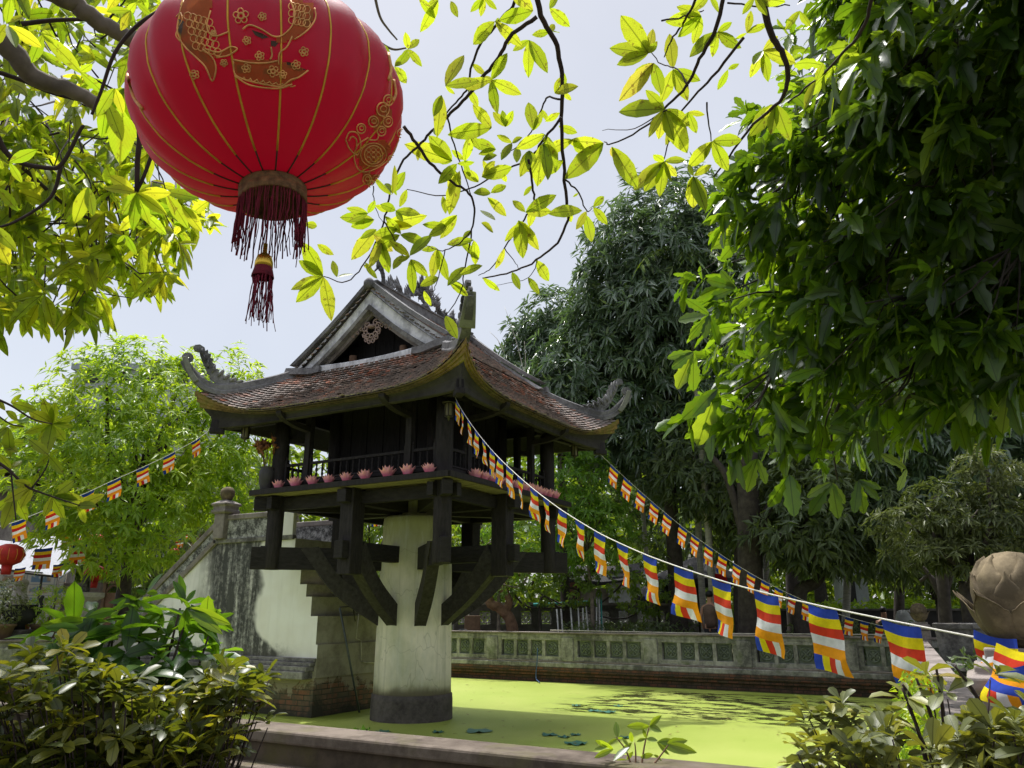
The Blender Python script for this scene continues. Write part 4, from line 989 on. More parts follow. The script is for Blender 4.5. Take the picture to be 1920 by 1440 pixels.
# flags bundled round the near lotus post
b0 = NB
def drape(pts4, mats, label):
    o = flag_mesh(pts4[0], pts4[1], pts4[2], mats, np.array(pts4[3]), rng.random(), 'draped_flag'); tag(o, label, 'flag', 'flags bundled on the lotus post')
def near(x_, y_, d_): return P(x_, y_, d_)
drape((near(1826, 1180, 3.62), near(1905, 1198, 3.4), .22, (-.05, .02, 0)), FLAG, 'striped flag bunched directly under the big stone lotus, red part showing')
drape((near(1868, 1205, 3.35), near(1945, 1224, 3.2), .2, (-.35, -.12, 0)), FLAG[1:]+FLAG[:1], 'striped flag under the big stone lotus with a wide yellow band folded outward')
drape((near(1868, 1252, 3.3), near(1945, 1236, 3.15), .22, (.05, 0, 0)), FLAG, 'striped flag lying lowest on the lotus post with a blue band at its top')
drape((near(1842, 1228, 3.5), near(1875, 1222, 3.4), .16, (-.3, -.1, 0)), [FLAG[3], FLAG[4], FLAG[0], FLAG[3], FLAG[4]], 'crumpled striped flag hanging on the left side of the lotus post, white part uppermost')

# ================================================================== BIG RED LANTERN
q = NM('red_silk', .5, .35); x = q.xyz(); n = q.noise(q.co(), 3, 4); nf = q.noise(q.co((1, 1, 1)), 90, 3)
c = q.mix(n, (.22, .002, .026), (.32, .003, .038)); q.base(c); q.bump(nf, .06, .003)
q.b.inputs['Sheen Weight'].default_value = .15; q.b.inputs['Coat Weight'].default_value = .25; q.b.inputs['Coat Roughness'].default_value = .25
tr = q.n('BsdfTranslucent'); tr.inputs[0].default_value = (.72, .005, .13, 1); mx = q.n('MixShader'); mx.inputs[0].default_value = .5
q.l(q.b.outputs[0], mx.inputs[1]); q.l(tr.outputs[0], mx.inputs[2]); q.l(mx.outputs[0], q.o.inputs[0]); M['silk'] = q.m
M['gold'] = simple('gold_piping', (.62, .36, .04), .45, .2, 30, .3); M['goldprint'] = simple('gold_print', (.70, .36, .12), .6, .35, 40, .2); M['darkprint'] = simple('dark_print', (.06, .03, .015), .6)
M['fringe'] = simple('maroon_fringe', (.14, .008, .022), .8, .4, 50); M['collar'] = simple('brocade_collar', (.17, .09, .04), .7, .5, 70, .1, bump=.5); M['bell'] = simple('brass_bell', (.70, .45, .06), .25, .15, 10, .9)
LC = P(508, 200, 1.95); LR, LH, NS = .284, .226, 18
ax_tilt = Matrix.Rotation(R(9), 3, Vector(CR)) @ Matrix.Rotation(R(6), 3, Vector(np.cross(CR, (0, 0, 1)))); 
LM = np.array(Matrix.Rotation(R(7), 3, Vector(nrm(np.cross(CR, (0, 0, 1)))))); LM2 = np.array(Matrix.Rotation(R(-3), 3, Vector(CR))); LM = LM@LM2
lt = thing('red_lantern', LC, 'big round red silk lantern with gold ribs and maroon fringe hanging in the foreground', 'lantern')
def lp(phi, th, k=1.):      # phi: around, th: from bottom (-pi/2) to top
    seg = 2*math.pi/NS; f = (phi/seg) % 1; sc = 1+.055*math.sin(f*math.pi)*math.cos(th)+.006*math.sin(phi*37+th*9)*math.sin(th*13+phi*5)
    r_ = LR*math.cos(th)**.92*sc*k if abs(th) < 1.5707 else 0; z_ = LH*math.sin(th)*k
    return LC+LM@np.array((r_*math.cos(phi), r_*math.sin(phi), z_))
th0 = -1.352
ths = np.linspace(th0, 1.33, 34); phs = np.arange(NS*6)/(NS*6)*2*math.pi
MB().grid(np.array([[lp(p_, t) for p_ in phs] for t in ths]), wrap=True).build('silk_body', M['silk'], lt, fix=True)
b = MB(); b2 = MB()
for i in range(NS):
    p_ = 2*math.pi*i/NS; b.tube([lp(p_, t, 1.004) for t in np.linspace(-1.16, 1.25, 26)], .0023, 5); b2.tube([lp(p_, t, 1.002) for t in np.linspace(th0, -1.16, 5)], .0018, 5)
b.build('gold_rib', M['gold'], lt); b2.build('wire_rib', M['twig'], lt)
def Lpt(x_, y_, z_): return LC+LM@np.array((x_, y_, z_))
def llathe(prof, n=36):
    b = MB().lathe(prof, (0, 0, 0), n); b.v = [tuple(Lpt(*v)) for v in b.v]; return b
zb = LH*math.sin(th0); rb = LR*math.cos(th0)**.92; print('collar r', rb)
llathe([(rb*.97, zb+.008), (rb*1.03, zb+.004), (rb*1.03, zb-.010), (rb*1.0, zb-.012), (rb*1.03, zb-.014), (rb*1.03, zb-.034), (rb*.95, zb-.036), (rb*.93, zb-.03), (rb*.93, zb+.005)]).build('collar', M['collar'], lt)
b = MB()
for i in range(110):
    a = 2*math.pi*i/110+rng.uniform(-.03, .03)+ (.02*math.sin(i)); L_ = .122*rng.uniform(.75, 1.08); r_ = rb*.99
    pts = [Lpt(r_*math.cos(a), r_*math.sin(a), zb-.02)]; sw = rng.normal(size=3)*.0018; k_ = 7
    for j in range(1, k_): pts.append(pts[0]+np.array((0, 0, -L_*j/(k_-1)))+sw*j/2+rng.normal(size=3)*.0009)
    b.tube(pts, rng.uniform(.0011, .0019), 4)
b.build('fringe', M['fringe'], lt)
# tassel: cord, bell cap, skirt, strands
T0 = Lpt(0, 0, zb-.02); tp = T0+(P(488, 480, 1.85)-P(497, 350, 1.88))*0; tz = lambda d: T0+np.array((0, 0, -d))+(CR*-.006)
MB().tube([tz(0), tz(.06), tz(.108)], .002, 6).build('tassel_cord', M['fringe'], lt)
c_ = tz(.108)
MB().lathe([(.0, .0), (.004, -.002), (.0045, -.022), (.006, -.024), (.015, -.032), (.0185, -.045), (.019, -.056), (.017, -.057)], c_, 20).build('bell_cap', M['bell'], lt)
MB().lathe([(.0175, -.054), (.0205, -.066), (.0235, -.079), (.022, -.080), (.016, -.056)], c_, 20).build('tassel_skirt', M['fringe'], lt)
b = MB()
for i in range(46):
    a = 2*math.pi*i/46; r_ = .0215*rng.uniform(.75, 1); p0 = c_+np.array((r_*math.cos(a), r_*math.sin(a), -.074)); L_ = .105*rng.uniform(.82, 1.08); sw = rng.normal(size=3)*.0015
    b.tube([p0+np.array((0, 0, -L_*j/6))+sw*j+rng.normal(size=3)*.0009 for j in range(7)], rng.uniform(.0008, .0015), 4)
b.build('tassel_strands', M['fringe'], lt)
# printed decoration: paired fish among flowers on the front, a gourd-shaped spray on the right
def lpx(x_, y_, k=1.006):   # photo pixel -> point on the lantern surface
    rd = nrm(ray(x_, y_)); Mi = np.linalg.inv(LM)
    def F(t):
        p_ = Mi@(O+rd*t-LC); sn = min(1, abs(p_[2])/LH); th = math.asin(sn)*(1 if p_[2] > 0 else -1); phi = math.atan2(p_[1], p_[0]); seg = 2*math.pi/NS; f_ = (phi/seg) % 1
        return math.hypot(p_[0], p_[1])-LR*max(0, math.cos(th))**.92*(1+.055*math.sin(f_*math.pi)*math.cos(th)+.006) if abs(p_[2]) < LH else 1
    ts_ = np.linspace(1.5, 2.0, 50); pv = 1.5
    for t in ts_:
        if F(t) < 0:
            a, b_ = pv, t
            for _ in range(14):
                m_ = (a+b_)/2
                if F(m_) < 0: b_ = m_
                else: a = m_
            return O+rd*(a-(k-1)*.18)
        pv = t
    return None
bg = MB(); bd = MB()
def stroke(bb, pts, wd=.0017, sm=True):
    pts = [p_ for p_ in (smooth_path([np.array((*p_, 0.)) for p_ in pts], 4) if sm and len(pts) > 2 else [np.array((*p_, 0.)) for p_ in pts])]
    q_ = [lpx(p_[0], p_[1]) for p_ in pts]; q_ = [v for v in q_ if v is not None]
    if len(q_) > 1: bb.tube(q_, wd, 5)
def fill(bb, poly):
    q_ = [lpx(x_, y_, 1.003) for x_, y_ in poly]
    if all(v is not None for v in q_): bb.add(q_+[np.mean(q_, 0)], [(i, (i+1) % len(q_), len(q_)) for i in range(len(q_))])
def rfill(bb, poly, st=5):
    xs_ = [p_[0] for p_ in poly]; ys_ = [p_[1] for p_ in poly]
    def ins(x_, y_):
        c = False; j = len(poly)-1
        for i in range(len(poly)):
            xi, yi = poly[i]; xj, yj = poly[j]
            if (yi > y_) != (yj > y_) and x_ < (xj-xi)*(y_-yi)/(yj-yi)+xi: c = not c
            j = i
        return c
    x_ = min(xs_)
    while x_ < max(xs_):
        y_ = min(ys_)
        while y_ < max(ys_):
            if ins(x_+st/2, y_+st/2):
                q_ = [lpx(x_+a*st, y_+c_*st, 1.0035) for a, c_ in ((0, 0), (1, 0), (1, 1), (0, 1))]
                if all(v is not None for v in q_): bb.add(q_, [(0, 1, 2, 3)])
            y_ += st
        x_ += st
def circ(bb, cx_, cy_, r_, wd=.0016, n=12, a=1.): stroke(bb, [(cx_+r_*math.cos(t), cy_+r_*a*math.sin(t)) for t in np.linspace(0, 6.3, n)], wd)
# left fish
stroke(bg, [(345, 0), (336, 30), (333, 60), (345, 85), (365, 105), (385, 125), (398, 152), (405, 128), (398, 108), (380, 92)])
stroke(bg, [(385, 92), (410, 98), (432, 88), (445, 92), (428, 104), (405, 108)]); stroke(bg, [(395, 20), (388, 45), (392, 62), (405, 68), (428, 60)])
for i in range(5):
    for j in range(5): circ(bg, 352+j*10+i*4, 30+i*14+j*3, 7, .0011, 8)
for p_ in [[(333, 35), (345, 40), (350, 62), (340, 70), (332, 55)], [(345, 78), (358, 84), (366, 98), (352, 92)], [(372, 98), (385, 104), (392, 118), (380, 112)]]: fill(bd, p_)
stroke(bg, [(330, 32), (338, 24), (342, 36), (336, 50), (330, 66), (340, 80)], .0014)
# right fish / bird curling over the top
stroke(bg, [(455, 55), (468, 47), (490, 55), (512, 68), (530, 66), (548, 48), (552, 25), (545, 0)]); stroke(bg, [(590, 15), (592, 32), (584, 48), (570, 62), (552, 74)]); stroke(bg, [(508, 88), (510, 104), (506, 112)]); stroke(bg, [(548, 68), (538, 88), (524, 100), (522, 122)])
for i in range(4):
    for j in range(3): circ(bg, 548+i*9, 12+j*13+i*2, 7, .0011, 8)
for p_ in [[(472, 56), (490, 62), (505, 70), (492, 73), (478, 66)], [(508, 76), (524, 78), (516, 88), (508, 86)], [(568, 40), (580, 32), (588, 20), (586, 40), (574, 54)]]: fill(bd, p_)
bf = MB()
for p_ in [[(345, -10), (336, 30), (333, 60), (345, 85), (365, 105), (385, 125), (398, 152), (405, 128), (398, 108), (380, 92), (388, 62), (390, 30), (400, 0)], [(385, 95), (410, 98), (432, 88), (445, 92), (428, 104), (405, 108)], [(508, 76), (530, 66), (548, 48), (552, 25), (545, 0), (590, 5), (590, 35), (570, 62), (545, 76), (530, 80)], [(438, 112), (520, 114), (578, 132), (545, 155), (505, 164), (455, 148), (440, 138)], [(668, 290), (685, 268), (722, 262), (735, 280), (722, 305), (700, 320), (678, 318)], [(695, 225), (715, 195), (735, 205), (730, 240), (705, 250)], [(680, 322), (712, 328), (700, 348), (684, 345)]]: rfill(bf, p_)
# flowers and bowl
for (cx_, cy_, r_) in [(463, 76, 8), (452, 30, 15), (492, 31, 8), (570, 97, 9), (487, 105, 9), (462, 128, 9), (512, 134, 11), (555, 122, 9), (420, 118, 7), (365, 140, 9), (400, 62, 6), (530, 140, 8)]:
    circ(bg, cx_, cy_, r_*.4)
    for i in range(5): a = i*1.257+cx_; circ(bg, cx_+r_*.62*math.cos(a), cy_+r_*.62*math.sin(a), r_*.36, .0012, 7)
stroke(bg, [(438, 112), (470, 118), (500, 118), (520, 114)]); stroke(bg, [(438, 114), (440, 138), (455, 148), (480, 155), (505, 160), (528, 162), (545, 150), (560, 145), (578, 132)]); stroke(bg, [(440, 142), (470, 160), (520, 166), (548, 158)])
for p_ in [[(443, 122), (455, 122), (456, 137), (446, 136)], [(535, 115), (548, 118), (556, 128), (575, 130), (560, 134), (542, 127)], [(495, 128), (508, 130), (504, 140), (494, 138)]]: fill(bd, p_)
for i in range(9): stroke(bg, [(445+i*12, 142+i*2.0), (450+i*12, 150+i*1.6), (458+i*12, 146+i*1.8)], .0012)
# right gourd spray
stroke(bg, [(690, 258), (672, 270), (664, 290), (668, 312), (680, 322), (700, 318), (722, 305), (735, 290), (748, 262)])
circ(bg, 700, 290, 17); circ(bg, 700, 290, 24, .0013, 14, .9)
for i in range(3):
    for j in range(3): circ(bg, 691+i*9, 281+j*9, 4, .0011, 7)
stroke(bg, [(648, 262), (655, 248), (670, 250), (676, 272), (670, 290), (656, 280), (648, 262)]); stroke(bg, [(654, 264), (660, 256), (668, 262), (668, 278)])
for (cx_, cy_, r_) in [(677, 241, 9), (718, 205, 13), (727, 228, 10), (700, 228, 10), (715, 246, 9), (728, 188, 10), (688, 336, 9), (706, 337, 9), (697, 345, 7), (735, 300, 9), (752, 250, 8)]:
    circ(bg, cx_, cy_, r_*.9, .0016, 12, 1.1); circ(bg, cx_+1, cy_-1, r_*.45, .0013, 8)
stroke(bg, [(710, 250), (706, 262), (690, 262)]); stroke(bg, [(692, 322), (694, 345)]); stroke(bg, [(738, 150), (742, 175), (736, 190)], .004); stroke(bg, [(728, 100), (733, 130), (728, 150)], .004); stroke(bg, [(240, 140), (250, 180), (268, 205)], .004)
MB().add([tuple(Lpt(math.cos(a)*.09, math.sin(a)*.09, LH*.965)) for a in np.linspace(0, 6.28, 20, endpoint=False)], [tuple(range(20))]).build('top_sun_stop', M['collar'], lt, fix=False)  # unseen disc added across the top opening to keep direct sun out
bg.build('gold_print', M['goldprint'], lt, fix=False); bf.build('bronze_print', cloth('bronze_print', (.60, .20, .07), .55), lt, fix=False); bd.build('dark_print', M['darkprint'], lt, fix=False)
o = MB().tube([Lpt(0, 0, LH*.9), Lpt(0, 0, LH*.9)+(0, 0, 1.2)], .003, 6).build('hanging_cord', M['twig'], lt)
# ================================================================== FOLIAGE
G_ = leafmat
M['lf_center'] = G_('canopy_leaf', [(0, (.045, .085, .012)), (.9, (.075, .12, .016)), (1, (.16, .13, .03))], [(0, (.36, .50, .012)), (.55, (.55, .68, .02)), (.97, (.62, .66, .03)), (1, (.6, .42, .08))], .60, .4, .4, veins=True, spots=.7)
M['lf_left'] = G_('bright_canopy_leaf', [(0, (.04, .09, .012)), (1, (.10, .14, .016))], [(0, (.26, .44, .01)), (.5, (.52, .70, .02)), (.94, (.88, .84, .03)), (1, (.7, .42, .03))], .64, .4, .4, veins=True, spots=.6)
M['lf_right'] = G_('dark_canopy_leaf', [(0, (.022, .05, .012)), (.6, (.05, .095, .018)), (1, (.11, .17, .05))], [(0, (.10, .22, .006)), (.6, (.32, .54, .012)), (1, (.66, .82, .03))], .44, .33, .6, veins=True)
M['lf_mango'] = G_('mango_leaf', [(0, (.08, .13, .08)), (.7, (.13, .20, .12)), (1, (.19, .28, .13))], [(0, (.08, .16, .04)), (1, (.2, .32, .05))], .25, .30, 1.)
M['lf_mango'].node_tree.nodes['Principled BSDF'].inputs['Coat Weight'].default_value = .6; M['lf_mango'].node_tree.nodes['Principled BSDF'].inputs['Coat Roughness'].default_value = .25
M['lf_garden'] = G_('garden_leaf', [(0, (.10, .20, .015)), (.6, (.21, .33, .025)), (1, (.36, .40, .03))], [(0, (.32, .54, .01)), (1, (.68, .80, .03))], .48, .38, .6)
M['lf_mid'] = G_('shrub_leaf', [(0, (.06, .12, .018)), (1, (.14, .22, .035))], [(0, (.16, .28, .01)), (1, (.40, .50, .02))], .35, .4, .5)
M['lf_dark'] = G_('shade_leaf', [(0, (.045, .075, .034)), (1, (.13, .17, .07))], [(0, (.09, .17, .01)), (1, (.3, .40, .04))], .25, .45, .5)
M['lf_feather'] = G_('feathery_leaf', [(0, (.05, .075, .025)), (1, (.16, .18, .06))], [(0, (.08, .12, .02)), (1, (.2, .24, .03))], .3, .45, .5)
M['lf_fg'] = G_('broad_shrub_leaf', [(0, (.018, .05, .010)), (.6, (.03, .085, .012)), (1, (.06, .12, .03))], [(0, (.07, .20, .006)), (.6, (.24, .48, .012)), (1, (.55, .72, .02))], .42, .3, .55, veins=True)
M['lf_small'] = G_('small_shrub_leaf', [(0, (.035, .05, .018)), (.5, (.075, .095, .028)), (.8, (.22, .22, .03)), (1, (.38, .31, .04))], [(0, (.08, .12, .01)), (.55, (.28, .33, .015)), (1, (.65, .56, .02))], .33, .38, .5, veins=True)
M['lf_right_small'] = G_('olive_shrub_leaf', [(0, (.09, .11, .045)), (.6, (.18, .20, .075)), (.93, (.36, .34, .05)), (1, (.22, .09, .06))], [(0, (.14, .18, .02)), (1, (.55, .52, .03))], .3, .42, .5, veins=True)
M['lf_fresh'] = G_('fresh_leaf', [(0, (.07, .17, .02)), (.6, (.15, .29, .04)), (1, (.26, .42, .08))], [(0, (.16, .34, .01)), (1, (.42, .62, .03))], .42, .38, .6)
M['litter'] = G_('dead_leaf', [(0, (.10, .055, .02)), (.6, (.20, .15, .04)), (1, (.36, .32, .10))], [(0, (.1, .06, .01)), (1, (.3, .25, .03))], .2)
def tree(name, loc, label, cat, group=None): return thing(name, loc, label, cat, group)
def limb(par, pts, r0, r1, mat=None, name='branch', n=8, k=5, wob=0.):
    p_ = smooth_path(pts, k); r_ = np.linspace(r0, r1, len(p_))
    if wob: p_ = p_+rng.normal(size=p_.shape)*wob
    return MB().tube(p_, r_, n).build(name, mat or M['darkbark'], par)
def pxs(pts, d): return [P(x_, y_, d if np.isscalar(d) else d[i]) for i, (x_, y_) in enumerate(pts)]
VW = lambda c: nrm(O-np.array(c))
def px_leaves(lv, node_list, d, wr=.42, dj=.10, rv=None, shape='v'):
    """leaves whose stalk and tip were read off the photo, at real distance d"""
    for (bx_, by_, tips) in node_list:
        d0 = d+rng.uniform(-dj, dj)
        for (tx_, ty_) in tips:
            ks = rng.uniform(.78, 1.08); tx_ = bx_+(tx_-bx_)*ks; ty_ = by_+(ty_-by_)*ks
            a = P(bx_, by_, d0); b_ = P(tx_, ty_, d0+rng.uniform(-.06, .06)); L_ = np.linalg.norm(b_-a)
            b_ = b_+VW(a)*L_*rng.uniform(-.25, .25)
            up = nrm(VW(a)+rng.normal(size=3)*.28)
            cu = rng.uniform(.0, .12); bb = b_+np.array((0, 0, L_*cu)); LL = np.linalg.norm(bb-a)
            lv.add(a, bb-a, up, LL, LL*wr*rng.uniform(.8, 1.0), shape, cu*L_/LL, rng.uniform(.08, .22), np.array([rng.random() if rv is None else rv]))
# ---------------- overhanging sprays in the middle
t = tree('overhanging_tree', P(1000, -400, 2.9), 'slender dark branches with thin yellow-green leaves hanging over the pagoda roof', 'tree', 'trees overhanging the pond')
B = [([(995, -60), (1015, 30), (1040, 75), (1052, 130), (1055, 170), (1053, 220), (1056, 300), (1063, 390), (1067, 405), (1045, 455), (1005, 488), (960, 510), (905, 520)], .010, .003),
     ([(1006, 33), (960, 65), (935, 108), (905, 145), (875, 182), (845, 212), (815, 240), (790, 268), (758, 300), (735, 350), (722, 405), (708, 448), (685, 492), (650, 528), (607, 518)], .0075, .002),
     ([(972, -40), (965, 5), (940, 35), (905, 75), (885, 120), (878, 165), (855, 192), (818, 236)], .006, .003),
     ([(757, 238), (785, 275), (812, 312), (850, 342), (880, 362), (890, 398), (884, 432), (872, 500), (862, 552), (835, 592)], .0065, .0018),
     ([(1052, 220), (1015, 268), (992, 298), (940, 322), (890, 350), (830, 367), (763, 355)], .005, .0018),
     ([(992, 300), (998, 348), (1001, 385), (978, 418), (946, 465), (922, 502), (898, 516)], .005, .0015),
     ([(1062, 338), (1085, 362), (1100, 396), (1112, 390)], .0035, .0018), ([(1050, 187), (1028, 182), (1015, 205), (1000, 240), (970, 275), (940, 287)], .004, .0015),
     ([(838, 215), (848, 260), (868, 320), (885, 372)], .0035, .002), ([(720, 415), (735, 440), (755, 478), (768, 482)], .003, .0015), ([(885, 432), (862, 455), (830, 470), (800, 460)], .003, .0015),
     ([(835, 470), (822, 520), (812, 545), (795, 545)], .0022, .001), ([(700, 350), (703, 385), (718, 420)], .0022, .001), ([(946, 466), (965, 490), (975, 508)], .002, .001), ([(1008, 488), (990, 520), (925, 536)], .002, .0008)]
for pts, r0, r1 in B: limb(t, pxs(pts, np.linspace(2.9, 3.15, len(pts))), r0, r1, M['twig'], n=7, wob=.0016)
lv = Leaves()
N1 = [(835, 161, [(880, 87), (915, 150), (857, 180)]), (921, 150, [(984, 180), (936, 228), (955, 93), (868, 163)]), (928, 40, [(884, 87), (982, 90), (938, 38)]), (992, 75, [(991, 142), (1026, 136), (955, 100)]),
 (1000, 20, [(938, 38), (955, -20)]), (845, 2, [(862, 40)]), (822, 0, [(788, 60), (800, 12)]), (908, -5, [(875, 30), (900, 38), (932, 18)]), (785, -5, [(817, 36)]), (1030, 15, [(1066, 48), (1050, -10)]), (1030, 60, [(1052, 62), (995, 66), (1040, 45)]), (1040, 175, [(1050, 145), (1081, 163), (1060, 172)]),
 (1132, 268, [(1068, 265), (1047, 347), (1115, 285)]), (1047, 236, [(1090, 252)]), (1000, 245, [(990, 187), (1018, 206)]), (1022, 228, [(1050, 211)]), (1022, 252, [(955, 285), (1041, 320), (1010, 262)]), (1018, 268, [(1028, 345), (1008, 345), (1050, 290)]), (992, 282, [(975, 332), (990, 325), (1005, 305)]), (930, 280, [(875, 264), (888, 292)]),
 (922, 240, [(833, 254), (888, 198), (905, 225)]), (948, 238, [(940, 198), (962, 208), (920, 205)]), (880, 250, [(872, 300), (905, 285)]), (848, 302, [(800, 250), (760, 271), (815, 300)]), (857, 307, [(897, 303), (812, 355)]), (850, 318, [(840, 366), (865, 350)]), (862, 320, [(843, 400)]), (897, 342, [(865, 318), (880, 315)]), (903, 332, [(958, 314), (930, 300)]), (920, 362, [(955, 345), (890, 362)]),
 (828, 178, [(818, 268), (812, 220)]), (735, 362, [(765, 314), (722, 345)]), (722, 420, [(806, 403), (780, 425)]), (702, 412, [(626, 407), (650, 428)]), (706, 430, [(655, 492), (672, 450)]), (715, 455, [(691, 504), (733, 526)]), (693, 504, [(708, 523), (680, 495)]), (768, 480, [(818, 434), (725, 448), (745, 495)]), (770, 486, [(776, 555), (802, 518)]), (820, 466, [(810, 522), (843, 533), (785, 470)]), (905, 498, [(850, 520)]), (888, 450, [(893, 509), (840, 458)]), (857, 403, [(824, 449), (800, 432)]), (838, 424, [(780, 420), (800, 445)]), (842, 528, [(875, 553), (885, 546)]), (914, 370, [(952, 408), (930, 385)]), (900, 394, [(927, 412)]), (902, 418, [(924, 435)]),
 (985, 398, [(1046, 364), (1042, 396), (960, 375)]), (1092, 395, [(1027, 401)]), (972, 413, [(982, 496), (1011, 470), (1000, 440)]), (1112, 388, [(1136, 365), (1137, 419)]), (1098, 402, [(1111, 460)]),
 (606, 518, [(532, 549), (556, 566), (621, 599), (566, 450), (555, 485)]), (626, 478, [(590, 455)]), (632, 520, [(623, 486), (669, 513)]), (742, 395, [(790, 402), (705, 380), (760, 420)]), (750, 440, [(795, 455), (700, 470)]), (700, 440, [(735, 470), (745, 430)]),
 (960, 268, [(925, 250), (985, 255), (940, 300)]), (1010, 300, [(1045, 310), (985, 320)]), (905, 300, [(935, 290), (918, 330)]), (870, 300, [(845, 280), (880, 330)]), (1075, 262, [(1020, 285), (1095, 290)]), (740, 125, [(765, 160), (752, 110), (770, 100), (720, 140)]), (765, 92, [(795, 130), (760, 62), (785, 75), (748, 120)]), (718, 85, [(735, 100), (705, 105)])]
px_leaves(lv, N1, 3.0, .43, .15)
px_leaves(lv, [(735, 365, [(700, 330), (740, 310)]), (690, 400, [(650, 390), (705, 372), (640, 420)]), (570, 420, [(600, 425)])], 2.8, .4)
for pts, r0, r1 in B:
    q_ = smooth_path([np.array((*p_, 0.)) for p_ in pts], 3)
    for p_ in q_[3::3]:
        if rng.random() < .5: px_leaves(lv, [(p_[0], p_[1], [(p_[0]+rng.uniform(-38, 38), p_[1]+rng.uniform(8, 48))])], 3.05, .42, .05)
lv.build('foliage', M['lf_center'], t)
limb(t, pxs([(700, -20), (712, 30), (728, 55), (745, 75)], 3.3), .006, .003, M['bark']); limb(t, pxs([(700, 72), (735, 92), (762, 90)], 3.3), .006, .003, M['bark'])
# ---------------- sprays at the top right
t = tree('overhanging_tree', P(1400, -400, 2.9), 'thin twigs with bright yellow-green leaves hanging in front of the big dark tree', 'tree', 'trees overhanging the pond')
B = [([(1420, -40), (1445, 60), (1470, 105), (1478, 150), (1460, 190), (1400, 248), (1338, 332)], .012, .003), ([(1640, -30), (1622, 45), (1580, 100), (1530, 150), (1478, 192)], .006, .003), ([(1362, -30), (1340, 60), (1312, 110), (1288, 160), (1245, 203), (1212, 236), (1148, 270), (1134, 266)], .007, .002),
     ([(1395, 70), (1335, 145), (1292, 190), (1262, 240), (1245, 300)], .005, .002), ([(1312, -20), (1290, 30), (1262, 70), (1245, 108)], .005, .002), ([(1325, 192), (1333, 265)], .003, .002), ([(1240, 38), (1290, 30), (1320, 20)], .003, .002), ([(1250, 205), (1190, 240), (1130, 243)], .0025, .001), ([(1365, 5), (1425, 12), (1480, 10)], .003, .002), ([(1290, 160), (1270, 130), (1240, 120), (1215, 90)], .003, .0015)]
for pts, r0, r1 in B: limb(t, pxs(pts, np.linspace(2.7, 2.95, len(pts))), r0, r1, M['twig'], n=7, wob=.0016)
N2 = [(1216, 100, [(1167, 33), (1140, 128), (1148, 91), (1225, 50), (1236, 72), (1200, 55)]), (1226, 118, [(1155, 196), (1180, 160), (1240, 175)]), (1246, 205, [(1163, 210), (1210, 168), (1232, 276), (1286, 282), (1215, 260), (1265, 268), (1292, 235)]), (1262, 130, [(1240, 190), (1290, 190), (1255, 60), (1310, 150)]), (1315, 30, [(1242, 42), (1265, 75), (1300, 80), (1262, 10)]), (1345, 60, [(1290, 110), (1335, 110), (1390, 90), (1375, 40), (1320, 90)]), (1245, 303, [(1190, 356), (1206, 362), (1236, 376), (1272, 336), (1288, 300), (1225, 290), (1262, 345)]), (1147, 275, [(1198, 358), (1158, 300)]), (1300, 330, [(1325, 400), (1312, 382), (1290, 308), (1336, 308), (1285, 360), (1300, 400)]), (1335, 265, [(1292, 312), (1366, 322), (1403, 262), (1320, 300)]), (1455, 195, [(1481, 264), (1430, 222), (1400, 262), (1445, 255)]), (1530, 152, [(1506, 211), (1545, 115)]), (1430, 95, [(1400, 160), (1441, 157), (1490, 118), (1465, 62), (1408, 128)]), (1400, 62, [(1375, 75), (1440, 45), (1410, 10)]), (1290, 210, [(1310, 260), (1275, 250), (1320, 215)]), (1415, -5, [(1440, 30), (1390, 30), (1480, 5)]), (1330, -10, [(1300, 20), (1350, 30)]), (1365, 130, [(1345, 170), (1385, 120)]), (1500, 20, [(1470, 60), (1520, 50)]), (1260, 240, [(1215, 215), (1245, 280)])]
lv = Leaves(); px_leaves(lv, N2, 2.8, .44, .15); lv.build('foliage', M['lf_center'], t)
# ---------------- upper left canopy
t = tree('overhanging_tree', P(-500, -300, 4), 'bright yellow-green leafy tree with thick mottled branches filling the upper left corner', 'tree', 'trees overhanging the pond')
for pts, r0, r1, d in [([(-60, 20), (20, 95), (65, 145), (120, 165), (185, 192)], .05, .03, 3.4), ([(60, -30), (130, 0), (175, 35), (245, 72), (300, 80)], .045, .035, 3.6), ([(-20, 130), (40, 150), (100, 175), (180, 195), (240, 215)], .012, .008, 3.5), ([(40, 45), (100, 38), (160, 36)], .012, .009, 3.7),
                       ([(-20, 220), (20, 295), (90, 315), (118, 305), (150, 245), (158, 235)], .012, .006, 2.9), ([(-10, 265), (60, 330), (130, 390), (200, 425)], .014, .008, 4.0), ([(-10, 420), (60, 420), (140, 418)], .012, .005, 4.2), ([(255, 210), (262, 250), (258, 300), (256, 360)], .012, .008, 2.6), ([(288, 280), (270, 330), (256, 360)], .007, .006, 2.6),
                       ([(300, 20), (255, 50), (215, 100), (190, 170), (172, 215)], .008, .005, 2.6), ([(115, 310), (95, 370), (30, 415), (-20, 430)], .008, .004, 3.0), ([(140, 300), (170, 345), (165, 400)], .004, .002, 3.0), ([(0, 440), (80, 480), (160, 540), (250, 560)], .007, .003, 4.4), ([(100, 440), (190, 470), (260, 520), (300, 570)], .006, .003, 4.4)]:
    limb(t, pxs(pts, d), r0*.8, r1*.8, M['bark'] if r0 > .025 else M['twig'], n=10 if r0 > .02 else 6, wob=.004 if r0 > .03 else 0)
def inpoly(x_, y_, poly):
    c = False; j = len(poly)-1
    for i in range(len(poly)):
        xi, yi = poly[i]; xj, yj = poly[j]
        if (yi > y_) != (yj > y_) and x_ < (xj-xi)*(y_-yi)/(yj-yi)+xi: c = not c
        j = i
    return c
